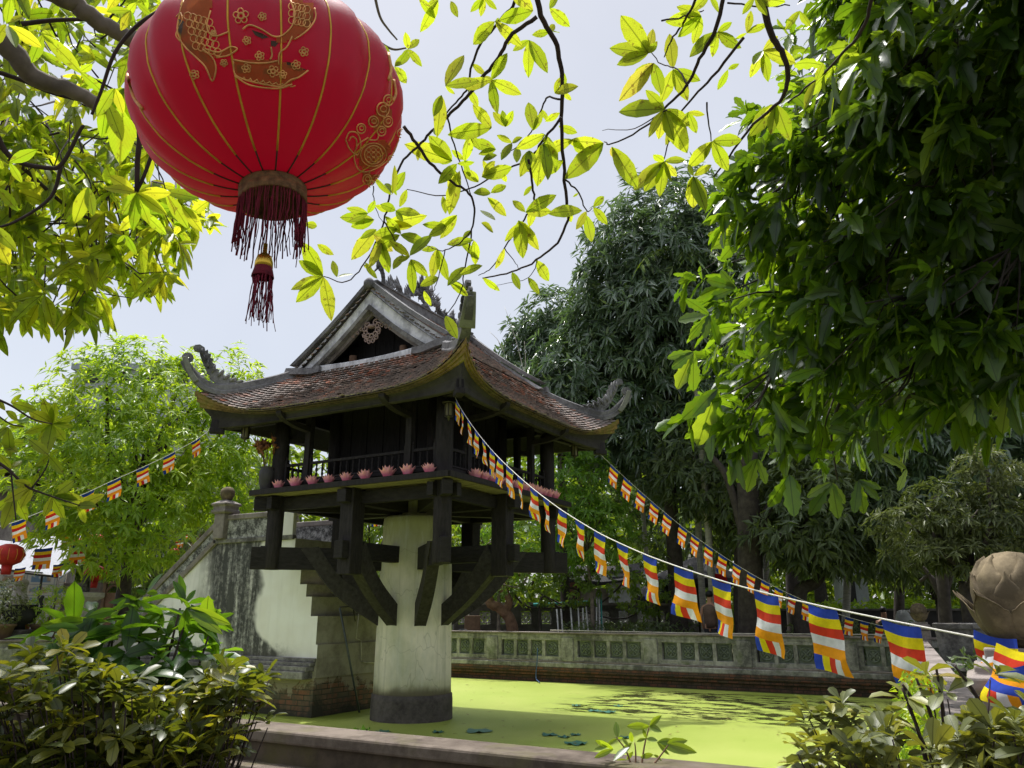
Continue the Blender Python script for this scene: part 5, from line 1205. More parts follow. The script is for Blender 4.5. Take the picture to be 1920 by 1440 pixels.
def scatter(poly, n, d0, d1, jf=None):
    xs_ = [p_[0] for p_ in poly]; ys_ = [p_[1] for p_ in poly]; out_ = []
    while len(out_) < n:
        x_ = rng.uniform(min(xs_), max(xs_)); y_ = rng.uniform(min(ys_), max(ys_))
        if inpoly(x_, y_, poly) and (jf is None or rng.random() < jf(x_, y_)): out_.append(P(x_, y_, rng.uniform(d0, d1)))
    return np.array(out_)
poly = [(-80, -80), (330, -80), (300, 60), (240, 180), (300, 330), (400, 390), (385, 450), (345, 500), (335, 545), (255, 560), (200, 575), (120, 600), (20, 590), (-80, 600)]
C = scatter(poly, 410, 3.8, 6.0, lambda x_, y_: .45 if y_ < 230 else 1.)
A = nrm(rng.normal(size=(len(C), 3))*.5+np.array((.3, -.2, -.35)))
lv = Leaves(); rosettes(lv, C, A, 6, .128, .044, 'v', 1.15, .5, .12)
twg = MB()
for i in range(0, len(C), 2):
    a = C[i]; k_ = C[rng.integers(len(C))]; b_ = a+nrm(k_-a)*rng.uniform(.2, .5)+np.array((0, 0, .12)); twg.tube([b_, (a+b_)/2+rng.normal(size=3)*.03, a], [.005, .0035, .002], 5)
twg.build('twigs', M['twig'], t)
NL = [(256, 362, [(247, 442), (205, 330), (190, 352), (285, 345), (325, 362), (310, 400), (228, 405), (280, 420)]), (165, 350, [(140, 418), (175, 405)]), (232, 165, [(205, 215), (225, 300), (250, 240), (185, 205)]), (340, 385, [(388, 447), (372, 400)]), (310, 360, [(330, 410), (360, 440), (372, 372)]), (-20, 420, [(28, 518), (30, 470)]), (-10, 350, [(40, 402)]), (18, 305, [(42, 345), (70, 280)]), (265, 395, [(312, 440), (325, 390), (225, 432)]), (12, 45, [(20, -5), (45, 30), (-20, 90)]), (15, 48, [(80, 90), (30, 90)]), (80, 65, [(165, 150), (105, 85), (55, 128)]), (150, 135, [(200, 180), (180, 115)]), (245, 20, [(250, 55), (190, 22), (225, 60)]), (255, 5, [(285, 30), (235, 30)]), (215, 165, [(175, 230), (235, 225)]), (235, 440, [(257, 480), (215, 460)]), (200, 190, [(190, 260), (235, 280)])]
px_leaves(lv, NL, 2.75, .40, .2)
lv.build('foliage', M['lf_left'], t)
# ---------------- left edge spray below
t = tree('overhanging_tree', P(-300, 800, 3.3), 'loose spray of broad yellow-green leaves reaching in from the left edge of the photo', 'tree', 'trees overhanging the pond')
for pts, r0 in [([(-30, 738), (20, 760), (60, 785), (98, 795)], .005), ([(-30, 850), (15, 880), (50, 912), (95, 930), (150, 948)], .006), ([(-10, 775), (20, 795), (45, 800)], .003), ([(20, 880), (25, 930), (30, 975)], .003), ([(60, 915), (85, 880), (95, 850)], .003)]:
    limb(t, pxs(pts, 3.3), r0, .002, M['twig'], n=6)
NS_ = [(98, 795, [(45, 765), (78, 740), (105, 745), (70, 830), (85, 860), (125, 830), (140, 800), (40, 815), (155, 775)]), (10, 770, [(35, 790), (-15, 745)]), (20, 755, [(45, 735), (70, 770)]), (15, 800, [(-20, 830), (20, 865), (48, 800)]), (92, 855, [(60, 880), (115, 840), (120, 890), (55, 825)]), (60, 912, [(20, 900), (40, 950), (75, 880), (10, 940)]), (98, 932, [(140, 900), (152, 935), (120, 975), (80, 975), (110, 915), (185, 945)]), (145, 948, [(190, 950), (165, 990), (200, 925)]), (28, 930, [(-10, 960), (5, 990), (55, 985)]), (20, 880, [(-15, 890), (45, 860), (-5, 850)]), (5, 830, [(-25, 860), (35, 850), (45, 830)])]
lv = Leaves(); px_leaves(lv, NS_, 3.3, .42, .15); lv.build('foliage', M['lf_center'], t)
# ---------------- big dark tree on the right
t = tree('broadleaf_tree', (13.5, -3, Z), 'large dark broadleaf tree hanging into the right half, sunlit along its left edge', 'tree')
limb(t, [(13.5, -3, Z), (13.3, -3, 2.5), (12.6, -2.6, 4.6), (11.6, -2.4, 6.2)], .28, .16, name='trunk', n=14)
for pts, r0, r1 in [([(2000, 350), (1880, 480), (1800, 560), (1710, 500), (1640, 520)], .09, .03), ([(1990, 560), (1850, 540), (1760, 600), (1720, 640)], .06, .02), ([(1730, 520), (1700, 560), (1710, 610), (1725, 650)], .035, .012), ([(1760, 430), (1650, 400), (1560, 380), (1490, 400)], .03, .01), ([(1950, 250), (1820, 200), (1700, 180), (1600, 200)], .05, .015), ([(1860, 600), (1800, 700), (1700, 745), (1640, 760)], .03, .01), ([(1650, 520), (1560, 560), (1480, 620), (1420, 660)], .03, .008), ([(1700, 640), (1600, 720), (1560, 800), (1570, 900)], .02, .006)]:
    limb(t, pxs(pts, 6.8), r0, r1, n=8)
poly = [(1590, -120), (1990, -120), (1990, 740), (1880, 700), (1760, 750), (1680, 740), (1640, 850), (1600, 880), (1520, 875), (1460, 840), (1410, 810), (1370, 740), (1320, 700), (1325, 630), (1360, 570), (1350, 520), (1410, 440), (1420, 360), (1465, 300), (1465, 200), (1540, 120), (1555, 20)]
gap = lambda x_, y_: 0. if ((x_-1735)**2+(y_-215)**2 < 34**2) or ((x_-1815)**2+(y_-175)**2 < 20**2) or ((x_-1745)**2+(y_-460)**2 < 26**2) else 1.
cl = np.concatenate([scatter(poly, 110, 5.4, 7.2, gap), scatter(poly, 55, 7.2, 9.5, gap)]); Cc = np.repeat(cl, 9, 0); Cc = Cc+rng.normal(size=Cc.shape)*np.array((.17, .17, .15))
C = np.concatenate([Cc, scatter([(1600, -100), (1980, -100), (1980, 720), (1700, 640), (1640, 300)], 330, 7.5, 9.5, gap), scatter([(1560, -900), (2500, -900), (2500, 700), (1990, 700), (1990, -100), (1560, -100)], 650, 5.0, 9.0)])  # last group: leaves out of view, added to block sun from the crown
# hanging compound sprays: leaves set in fans on short rachises
lv = Leaves(); n = len(C); ax = nrm(rng.normal(size=(n, 3))*.55+np.array((-.35, -.25, -.45))-CR*.5)
rosettes(lv, C, ax, 8, .21, .082, 'l', .95, .45, .14, rv=np.clip(np.concatenate([np.repeat(rng.random(165)**1.3, 9), rng.random(n-1485)*.5])+rng.normal(size=n)*.12, 0, 1), fold=.2)
Ntr = [(1330, 590, [(1290, 640), (1275, 600), (1285, 560), (1320, 640), (1350, 655)]), (1300, 660, [(1262, 690), (1250, 672), (1270, 730), (1300, 735)]), (1345, 730, [(1262, 800), (1290, 790), (1310, 830), (1340, 840)]), (1420, 860, [(1372, 915), (1400, 925), (1440, 920)]), (1480, 890, [(1440, 950), (1490, 975), (1505, 930)]), (1560, 905, [(1500, 940), (1515, 970), (1572, 972), (1590, 955)]), (1610, 900, [(1650, 940), (1660, 920), (1620, 965), (1600, 975)]), (1395, 440, [(1335, 465), (1340, 500), (1365, 420), (1330, 440)]), (1430, 300, [(1380, 330), (1395, 290), (1400, 350)]), (1400, 210, [(1365, 215), (1375, 180)]), (1380, 540, [(1310, 520), (1330, 560), (1345, 500)]), (1830, 745, [(1790, 790), (1820, 810), (1850, 805)]), (1890, 740, [(1880, 810), (1915, 815), (1860, 780)]), (1700, 880, [(1650, 850), (1680, 930)])]
px_leaves(lv, Ntr, 5.5, .42, .3, shape='l')
lv.build('foliage', M['lf_right'], t)
tw = MB()
for i in range(0, 1480, 2):
    a = C[i]; b_ = cl[i//9]+np.array((.25, .05, .3)); tw.tube([b_, (a+b_)/2+rng.normal(size=3)*.04, a], [.009, .006, .003], 5)
tw.build('twigs', M['darkbark'], t)

# ---------------- trees beyond the pond
def ground_under(p): return (p[0], p[1], Z)
def bg_tree(name, label, blobs, d, k, L_, W_, mat, dens, trunk=None, shape='q', spread=1.15, droop=.45, group='trees beyond the pond', up_bias=.3, tr=.22, hi=1., barkm=None):
    bl = [(P(x_, y_, d+dd), np.array((r_, r_, r_*rz))) for (x_, y_, dd, r_, rz) in blobs]
    x_, y_ = trunk if trunk else (blobs[0][0], blobs[0][1]); base = PG(x_, 1145+60, Z); c0 = bl[0][0]
    b0 = P(x_, 1120, d); base = np.array((b0[0], b0[1], Z))
    t = tree(name, base, label, 'tree', group)
    C, A, Rv = blob_pts(bl, dens, up_bias=up_bias); Rv = np.clip(.5+.38*np.sin(C[:, 0]*1.9+C[:, 2]*2.3)*np.sin(C[:, 1]*2.1-C[:, 2]*1.7)+(Rv-.5)*.5, 0, 1)
    m_ = C[:, 2] > Z+.2; C, A, Rv = C[m_], A[m_], Rv[m_]
    lv = Leaves(); rosettes(lv, C, A, k, L_, W_, shape, spread, droop, .12, Rv); lv.build('crown', mat, t, smooth=False)
    top = np.mean([b[0] for b in bl], 0); limb(t, [base, base+(0, 0, 1.6), (base+top)/2+(0, 0, .3), top], tr, tr*.4, barkm or M['darkbark'], name='trunk', n=10)
    b = MB()
    for c, r in bl[:10]: s_ = base*.35+top*.65; b.tube(smooth_path([s_, (s_+c)/2+rng.normal(size=3)*.3, c], 4), np.linspace(tr*.4, .03, 9), 6)
    b.build('limbs', barkm or M['darkbark'], t)
    return t
MS = 1.16
mango = [(1235, 455, 0, 1.55, 1), (1290, 440, 1, 1.5, 1), (1190, 510, 0, 1.3, 1), (1150, 560, 0, .95, 1), (1330, 520, 1, 1.9, 1), (1250, 560, 0, 1.9, 1), (1140, 640, 0, 1.1, 1), (1210, 660, .5, 1.7, 1), (1310, 650, 1, 2., 1), (1100, 700, 0, 1.3, 1), (1180, 760, 1, 1.7, 1), (1290, 780, 1.5, 2.1, 1), (1380, 700, 2, 2., 1)]
bg_tree('mango_tree', 'tall dark mango tree right of the pagoda with glossy drooping leaf clusters', [(a_, b_, c_, d_*MS, e_) for a_, b_, c_, d_, e_ in mango], 23, 11, .34, .075, M['lf_mango'], 8., (1270, 900), droop=.75, tr=.3)
bg_tree('mango_tree', 'lower dark green mango tree lobe directly behind the right side of the pagoda roof', [(1035, 600, 0, 1.01, 1), (1020, 660, 0, 1.31, 1), (990, 650, 0, 0.71, 1), (1060, 700, 0, 1.79, 1), (1075, 640, 0.3, 1.19, 1), (1030, 745, 0.5, 1.55, 1), (1110, 770, 0.5, 1.67, 1)], 25, 11, .32, .07, M['lf_mango'], 8., (1060, 900), droop=.75, tr=.2)
bg_tree('mango_tree', 'dark mango tree at the right edge beyond the pond, below the big broadleaf tree', [(1760, 760, 0, 1.6, 1), (1850, 790, 0, 1.8, 1), (1930, 820, 0, 1.6, 1), (1700, 820, 0, 1.2, 1), (1800, 860, .5, 1.8, 1), (1900, 900, .5, 1.6, 1), (1720, 900, 1, 1.3, 1)], 20, 11, .34, .075, M['lf_mango'], 7., (1860, 1000), droop=.75, tr=.25)
bg_tree('feathery_tree', 'small tree with pale feathery leaf tufts at the right beyond the pond', [(1850, 880, 0, .5, .7), (1890, 930, 0, .5, .6), (1755, 930, 0, .45, .6), (1700, 980, 0, .6, .5), (1790, 975, 0, .6, .5), (1860, 980, 0, .6, .6), (1740, 1030, 0, .6, .4), (1820, 1040, 0, .7, .4), (1910, 1030, 0, .6, .5)], 15.5, 14, .17, .04, M['lf_feather'], 22, (1812, 1100), droop=.2, spread=1.3, tr=.12)
# dark understorey between the mango and the big tree
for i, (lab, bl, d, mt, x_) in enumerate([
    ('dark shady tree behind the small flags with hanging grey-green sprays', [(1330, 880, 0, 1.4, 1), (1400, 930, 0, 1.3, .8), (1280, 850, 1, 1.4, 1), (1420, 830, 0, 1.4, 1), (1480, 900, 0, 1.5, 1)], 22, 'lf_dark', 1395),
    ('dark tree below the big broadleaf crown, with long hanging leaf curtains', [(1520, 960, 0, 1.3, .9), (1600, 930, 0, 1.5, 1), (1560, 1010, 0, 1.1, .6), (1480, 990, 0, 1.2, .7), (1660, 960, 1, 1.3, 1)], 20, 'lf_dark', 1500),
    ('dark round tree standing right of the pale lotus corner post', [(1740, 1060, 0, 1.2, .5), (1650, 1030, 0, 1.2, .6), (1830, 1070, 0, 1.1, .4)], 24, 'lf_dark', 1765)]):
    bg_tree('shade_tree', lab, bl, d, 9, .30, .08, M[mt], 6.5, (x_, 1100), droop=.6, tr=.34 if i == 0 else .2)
bg_tree('garden_tree', 'light green leafy tree directly right of the pagoda deck', [(1075, 880, 0, 0.96, 1), (1110, 920, 0, 0.89, 1), (1060, 930, 0, 1.02, 1), (1120, 990, 0, 1.02, 0.8), (1085, 1010, 0.4, 1.02, 0.8), (1060, 840, 0.4, 0.64, 0.8), (1150, 960, 0.6, 0.77, 1)], 22.3, 9, .24, .065, M['lf_fresh'], 7.5, (1110, 1100), droop=.45, tr=.07, barkm=M['bark'])
bg_tree('garden_tree', 'pale frangipani-like shrub with bare grey branches seen under the deck beside the pillar', [(900, 980, 0, 0.95, 0.8), (960, 1000, 0, 0.95, 0.8), (870, 1010, 0.5, 0.81, 0.8), (1000, 1050, 0, 0.74, 0.7), (910, 1060, 0.4, 0.81, 0.5)], 23, 8, .2, .07, M['lf_fresh'], 5, (935, 1120), droop=.2, tr=.06, barkm=M['bark'])
bg_tree('garden_tree', 'low dark-leaved small tree over the lattice garden wall behind the flags', [(1000, 1090, 0, 0.83, 0.7), (1060, 1100, 0, 0.83, 0.7), (1110, 1080, 0, 0.94, 0.8), (960, 1110, 0, 0.59, 0.6), (1190, 1070, 0, 1.06, 1), (1240, 1100, 0.5, 0.94, 0.8)], 23, 9, .16, .065, M['lf_mid'], 7, (1015, 1140), droop=.2, tr=.05)
bg_tree('garden_tree', 'bushy green tree glimpsed between the pagoda posts left of the pillar', [(715, 960, 0, 1.18, 0.9), (660, 940, 0, 1.05, 0.8), (700, 1030, 0, 1.05, 0.6)], 25, 9, .18, .06, M['lf_mid'], 12, (700, 1120), tr=.08)
# bright garden tree on the left
lt_ = [(200, 720, 0, .95, 1), (270, 700, 0, .7, .9), (150, 775, 0, .9, 1), (330, 740, 0, .9, .9), (250, 790, -.5, 1.3, 1), (390, 720, .5, .7, 1), (440, 700, 1, .55, 1.), (360, 800, -.5, 1.1, 1), (430, 790, 0, .9, 1), (110, 830, 0, .8, 1), (180, 870, -.8, 1.1, .9), (290, 890, -1, 1.2, .9), (400, 890, -.6, 1., .9), (450, 860, 0, .7, .9), (120, 930, -1, .8, .7), (220, 960, -1.4, 1.1, .7), (330, 980, -1.2, 1., .7), (80, 970, -1, .6, .6), (160, 1020, -1.5, .8, .45), (260, 1040, -1.3, .8, .4), (420, 950, -.5, .6, .6), (60, 880, 0, .6, .8)]
lt_ = [(x_, y_, dd, r_*1.24, rz) for (x_, y_, dd, r_, rz) in lt_]
bg_tree('garden_tree', 'big bright yellow-green leafy tree left of the pagoda behind the staircase', lt_, 20.5, 8, .235, .064, M['lf_garden'], 7.2, (230, 960), shape='d', droop=.5, tr=.2, barkm=M['darkbark'], up_bias=.5)
bg_tree('garden_tree', 'dark green tree in shade right behind the sloping stair balustrade', [(360, 1020, 0, 1.09, 0.8), (320, 1070, 0, 1.09, 0.6), (400, 1000, 0.5, 0.97, 0.8), (420, 930, 1, 0.97, 1), (280, 1080, 0, 0.73, 0.5)], 23, 10, .22, .04, M['lf_dark'], 11, (330, 1120), droop=.8, tr=.3, barkm=M['brownbark'])
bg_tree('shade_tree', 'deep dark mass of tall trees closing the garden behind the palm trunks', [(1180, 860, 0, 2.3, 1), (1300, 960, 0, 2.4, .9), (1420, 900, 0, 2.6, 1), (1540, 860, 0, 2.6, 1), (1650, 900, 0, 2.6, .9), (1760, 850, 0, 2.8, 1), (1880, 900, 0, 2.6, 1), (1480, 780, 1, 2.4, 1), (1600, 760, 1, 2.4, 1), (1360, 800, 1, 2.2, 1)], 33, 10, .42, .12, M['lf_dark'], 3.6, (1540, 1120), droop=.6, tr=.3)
# slim pale palm trunks and their fronds
def palm(xb, xt, yt, d, w_, label, fr=0):
    base = P(xb, 1185, d); base[2] = Z; top = P(xt, yt, d+.3)
    t = tree('palm_tree', base, label, 'palm', 'slender palm trunks beyond the pond wall')
    pts = smooth_path([base, base*.66+top*.34+CR*rng.uniform(-.06, .06), base*.33+top*.67, top], 6)
    MB().tube(pts, np.linspace(w_, w_*.75, len(pts)), 12).build('trunk', M['palmbark'], t)
    if fr:
        b = MB(); lv = Leaves()
        for i in range(fr):
            a = i*2*math.pi/fr+.4; u = np.array((math.cos(a), math.sin(a), 0)); L_ = rng.uniform(1.6, 2.2)
            rach = [top+u*L_*s_+np.array((0, 0, L_*(.75*s_-1.05*s_*s_))) for s_ in np.linspace(0, 1, 12)]; b.tube(rach, np.linspace(.025, .005, 12), 5)
            for s_ in range(1, 12):
                p_ = rach[s_]; dr = nrm(rach[s_]-rach[s_-1]); sd = np.cross(dr, (0, 0, 1))
                for sg in (-1, 1):
                    for q_ in (0, .33, .66):
                        lv.add(p_-dr*q_*L_/12, dr*.6+sd*sg+np.array((0, 0, -.25)), (0, 0, 1.), .62*(1-.45*s_/12), .035, 'd', .35, .1)
        b.build('frond_stalks', M['lf_mid'], t); lv.build('fronds', M['lf_mid'], t)
palm(1222, 1180, 640, 24.5, .08, 'slender pale palm trunk rising left of the dark umbrella awning, nearest to the pagoda')
palm(1322, 1296, 760, 23, .10, 'pale palm trunk with a person standing half hidden behind it')
palm(1436, 1420, 760, 24, .10, 'straight grey palm trunk just right of the thick dark tree trunk', 0)
palm(1574, 1592, 850, 22, .10, 'slim brownish leaning palm trunk near the right end of the far wall', 0)
palm(1340, 1290, 500, 22, .10, 'palm with feather fronds poking out of the mango tree crown', 11)
# thick dark trunk and other trunks in the shade
def trunk_tree(name, x_, yt, d, r_, label, forks, mat='darkbark'):
    base = P(x_, 1180, d); base[2] = Z; top = P(x_+rng.uniform(-10, 10), yt, d); t = tree(name, base, label, 'tree trunk', 'shaded trunks in the garden')
    limb(t, [base, base*.6+top*.4+rng.normal(size=3)*.06, top], r_, r_*.75, M[mat], name='trunk', n=12)
    for (x2, y2, r2) in forks: limb(t, [base*.55+top*.45, (base*.3+top*.7+P(x2, y2, d))/2+np.array((0, 0, -.1)), P(x2, y2, d)], r2, r2*.5, M[mat], n=8)
    return t
trunk_tree('old_tree', 1405, 820, 20, .33, 'thick dark tree trunk right of the red pennant', [(1330, 850, .12), (1500, 900, .12)])
trunk_tree('old_tree', 1492, 900, 27, .28, 'dark forked tree trunk beside the white hut', [(1560, 1010, .14), (1420, 950, .1), (1600, 930, .1)])
trunk_tree('old_tree', 1765, 960, 17, .13, 'upright black trunk right of the distant stone lotus', [(1810, 1050, .06), (1725, 1090, .06), (1700, 1060, .05)])
trunk_tree('old_tree', 1680, 960, 26, .16, 'dark leaning trunk left of the distant stone lotus', [(1740, 1040, .1), (1640, 1000, .08)])
trunk_tree('old_tree', 1860, 980, 30, .2, 'pale far trunk left of the big stone lotus', [(1830, 1040, .08)], 'bark')
t = tree('twisted_tree', (P(965, 1170, 23)[0], P(965, 1170, 23)[1], Z), 'brown twisted bare tree trunk beside the cardboard boxes', 'tree')
for pts, r0, r1 in [([(965, 1200), (955, 1160), (935, 1140), (918, 1128), (916, 1112)], .14, .09), ([(945, 1150), (955, 1125), (940, 1105), (925, 1100)], .10, .05), ([(955, 1128), (948, 1100), (955, 1085), (975, 1078)], .07, .04)]: limb(t, pxs(pts, 23), r0*1.25, r1*1.25, M['brownbark'], n=10, wob=.01)

# ---------------- far woods, hedges and undergrowth as masses
lv = Leaves()
def mass(lv, n, x0, x1, z0, z1, d0, d1, L_, k=6):
    px_ = rng.uniform(x0, x1, n); d_ = rng.uniform(d0, d1, n); C = []
    for i in range(n): p_ = P(px_[i], 1145, d_[i]); p_[2] = rng.uniform(z0, z1); C.append(p_)
    C = np.array(C); rosettes(lv, C, nrm(rng.normal(size=(n, 3))*.5+np.array((0, 0, .6))), k, L_, L_*.33, 'q', 1.2, .3, .3)
mass(lv, 5200, -300, 2250, .4, 11.5, 44, 58, 1.0); mass(lv, 1800, 820, 2200, .4, 8, 36, 44, .7)
o = lv.build('far_woods', M['lf_mid'], smooth=False); tag(o, 'hazy green belt of far trees filling the gaps between the nearer trunks', 'woods', kind='stuff')
lv = Leaves(); mass(lv, 1500, 1430, 2050, .5, 1.95, 30, 32, .26, 8); o = lv.build('clipped_hedge', M['lf_garden'], smooth=False); tag(o, 'sunlit bright green hedge beyond the dark low wall on the right', 'hedge', kind='stuff')
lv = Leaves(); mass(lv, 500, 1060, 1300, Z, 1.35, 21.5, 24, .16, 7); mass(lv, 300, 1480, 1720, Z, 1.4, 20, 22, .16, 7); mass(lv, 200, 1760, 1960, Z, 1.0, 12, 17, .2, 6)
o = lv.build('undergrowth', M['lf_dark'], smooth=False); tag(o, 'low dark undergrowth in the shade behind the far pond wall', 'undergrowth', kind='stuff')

# fallen leaves floating on the duckweed
lv = Leaves(); n = 420; C = np.stack([rng.uniform(PX0+.3, PX1-.3, n), rng.uniform(PY0+.4, PY1-.3, n), np.full(n, .012)], 1); a = rng.uniform(0, 6.28, n)
lv.add(C, np.stack([np.cos(a), np.sin(a), rng.uniform(0, .12, n)], 1), (0, 0, 1.), rng.uniform(.04, .11, n), rng.uniform(.02, .04, n), 'o', 0., .1)
o = lv.build('floating_leaf_litter', M['litter'], smooth=False); tag(o, 'scattered dead leaves floating on the duckweed', 'leaf litter', kind='stuff')
# ================================================================== FOREGROUND PLANTS
def shrub(name, label, nodes, d, k, L_, W_, mat, shape, root, spread=1.25, droop=.25, stemr=.006, rv=None, upb=1., clip=1.25, group='foreground shrubs'):
    """nodes: photo positions of the leaf whorls; stems run down to the root"""
    rt = P(root[0], root[1], root[2]); base = np.array((rt[0], rt[1], Z))
    t = tree(name, base, label, 'shrub', group)
    C = np.array([P(x_, y_, (d if np.isscalar(d) else rng.uniform(*d))+q_) for x_, y_, q_ in nodes])
    A = nrm(rng.normal(size=(len(C), 3))*.4+np.array((0, 0, upb)))
    lv = Leaves(); rosettes(lv, C, A, k, L_, W_, shape, spread, droop, .06, rv if rv is not None else None, fold=.18)
    lv.build('foliage', mat, t)
    hubs = [base+np.array((rng.normal()*.06, rng.normal()*.06, .25)) for _ in range(5)]
    for i in range(5):
        b = MB()
        for j in range(i, len(C), 5):
            c = C[j]; h = hubs[i]; m_ = h*.45+c*.55-np.array((0, 0, .10))+rng.normal(size=3)*.03; b.tube(smooth_path([h, m_, c-A[j]*.02], 4), np.linspace(stemr*1.5, stemr*.5, 9), 5)
        if len(b.v): 
            b.tube([base, hubs[i]], stemr*2, 6); b.build('stem', M['twig'], t)
    return t
# left: broad-leaved plant on top
nb1 = [(252, 1135, 0), (215, 1150, .1), (180, 1165, 0), (130, 1180, 0), (105, 1200, .1), (160, 1200, -.1), (210, 1190, -.1), (262, 1172, 0), (300, 1160, .1), (345, 1135, 0), (352, 1165, -.1), (320, 1190, 0), (385, 1185, 0), (400, 1225, .1), (350, 1230, -.1), (290, 1220, -.1), (240, 1225, -.1), (190, 1240, -.1), (140, 1240, 0), (110, 1265, 0), (220, 1270, -.1), (270, 1262, -.2), (330, 1270, -.1), (380, 1270, 0), (300, 1300, -.1), (240, 1310, -.1), (195, 1290, 0), (360, 1310, 0), (410, 1255, .1)]
sb = shrub('broad_leaf_shrub', 'dark green broad-leaved shrub with sunlit upper leaves in the lower left foreground', nb1, 3.05, 6, .155, .052, M['lf_fg'], 'o', (250, 1440, 3.0), 1.35, .30, .007, upb=.9)
lv = Leaves()
px_leaves(lv, [(275, 1112, [(308, 1072), (255, 1108), (298, 1112)]), (347, 1130, [(322, 1085), (372, 1100), (340, 1100)]), (349, 1140, [(430, 1170), (418, 1190), (340, 1215), (400, 1150)]), (400, 1160, [(438, 1150)]), (180, 1165, [(75, 1172), (105, 1205), (210, 1145)]), (150, 1180, [(72, 1178), (103, 1208)]), (110, 1225, [(96, 1208), (133, 1222)]), (115, 1235, [(42, 1280), (80, 1265)]), (145, 1250, [(112, 1280), (140, 1275)]), (420, 1235, [(455, 1245), (440, 1225)]), (215, 1145, [(150, 1160), (240, 1118)]), (255, 1125, [(205, 1130), (290, 1140)])], 3.0, .34, .1, shape='o')
o = lv.build('upper_leaves', M['lf_fg'], sb)
# left: small-leaved shrubs below it
reg1 = [(-40, 1290), (40, 1250), (60, 1215), (110, 1205), (150, 1240), (330, 1300), (400, 1250), (470, 1255), (500, 1300), (420, 1330), (440, 1390), (380, 1460), (-40, 1460)]
def nodes_in(poly, n, dd=.25):
    out_ = [];
    while len(out_) < n:
        x_ = rng.uniform(-60, 1960); y_ = rng.uniform(1180, 1480)
        if inpoly(x_, y_, poly): out_.append((x_, y_, rng.uniform(-dd, dd)))
    return out_
ex = [(485, 1278, 0), (500, 1262, 0), (470, 1290, 0), (440, 1270, 0), (455, 1312, 0), (480, 1340, 0), (500, 1352, 0), (455, 1345, 0), (470, 1325, 0), (430, 1300, 0), (440, 1380, 0), (415, 1395, 0), (445, 1405, 0), (425, 1360, 0), (390, 1350, 0), (60, 1235, 0), (75, 1255, 0), (50, 1260, .1)]
shrub('small_leaf_shrub', 'bronze-green small-leaved shrub spreading along the lower left corner of the photo', nodes_in(reg1, 260)+nodes_in([(-40, 1370), (440, 1370), (400, 1480), (-40, 1480)], 110)+ex, 2.75, 8, .070, .026, M['lf_small'], 'b', (260, 1500, 2.75), 1.15, .15, .0035)
# right: olive small-leaved shrub with tall bare stems
reg2 = [(1500, 1380), (1560, 1350), (1620, 1385), (1660, 1360), (1700, 1420), (1740, 1360), (1790, 1345), (1830, 1330), (1940, 1325), (1960, 1480), (1480, 1480)]
ex = [(1700, 1310, 0), (1742, 1268, 0), (1770, 1300, 0), (1865, 1262, 0), (1520, 1335, 0), (1508, 1352, 0), (1580, 1320, 0), (1565, 1345, 0), (1600, 1360, 0), (1620, 1390, 0), (1530, 1400, 0), (1650, 1345, 0), (1640, 1400, 0)]
osb = shrub('olive_shrub', 'olive-green small-leaved shrub with upright dark stems in the lower right corner', nodes_in(reg2, 75, .2)+nodes_in([(1740, 1400), (1960, 1370), (1960, 1490), (1740, 1490)], 50, .2)+ex, 2.35, 7, .072, .030, M['lf_right_small'], 'b', (1760, 1520, 2.35), 1.15, .12, .0035)
for (xa, ya, xb, yb) in [(1755, 1250, 1772, 1410), (1718, 1272, 1760, 1395), (1692, 1283, 1715, 1330), (1790, 1248, 1850, 1340), (1692, 1290, 1740, 1440), (1520, 1330, 1600, 1430)]:
    b = MB(); b.tube(smooth_path([P(xa, ya, 2.35), P((xa+xb)/2+4, (ya+yb)/2, 2.37), P(xb, yb, 2.38)], 4), np.linspace(.003, .006, 9), 6); b.build('bare_stem', M['twig'], osb)

# hanging greenery on the pond side of the right wall
C = scatter([(1700, 1270), (1745, 1262), (1752, 1440), (1690, 1470), (1690, 1360)], 230, 3.4, 4.4)
t = tree('wall_creeper', (8.0, -6.5, Z), 'pale green creeper with tiny leaves hanging on the pond side of the right wall', 'creeper')
lv = Leaves(); rosettes(lv, C, nrm(rng.normal(size=(len(C), 3))+np.array((-.3, 0, -.2))), 8, .038, .014, 'd', 1.3, .3, .5); lv.build('foliage', M['lf_garden'], t)
MB().tube([P(1740, 1262, 4.4), P(1722, 1350, 4.0), P(1715, 1460, 3.6)], .004, 5).build('stem', M['twig'], t)
# sapling growing over the near wall
sp_ = [(1150, 1385), (1170, 1375), (1200, 1390), (1208, 1350), (1215, 1380), (1225, 1392), (1250, 1392), (1130, 1410), (1140, 1418), (1165, 1415), (1185, 1405), (1235, 1412), (1265, 1395)]
t = tree('pond_sapling', P(1190, 1440, 3.5), 'small fresh green sapling sprouting over the near pond wall at the bottom centre', 'sapling')
lv = Leaves(); px_leaves(lv, [(1158, 1385, [(1155, 1355), (1168, 1382), (1133, 1400)]), (1180, 1400, [(1152, 1425), (1165, 1382)]), (1218, 1362, [(1240, 1342), (1200, 1365), (1245, 1374), (1170, 1362)]), (1212, 1385, [(1205, 1365), (1195, 1390), (1235, 1390)]), (1232, 1392, [(1268, 1390), (1290, 1414), (1255, 1415)]), (1250, 1395, [(1292, 1388), (1275, 1385), (1308, 1412)]), (1150, 1405, [(1112, 1422), (1122, 1385), (1130, 1412)]), (1185, 1392, [(1160, 1420), (1182, 1370)]), (1225, 1415, [(1245, 1430), (1200, 1420)]), (1140, 1400, [(1110, 1385), (1115, 1405)]), (1175, 1425, [(1150, 1428), (1190, 1405)])], 3.45, .36, .1, shape='v', rv=1.); lv.build('foliage', M['lf_fg'], t)
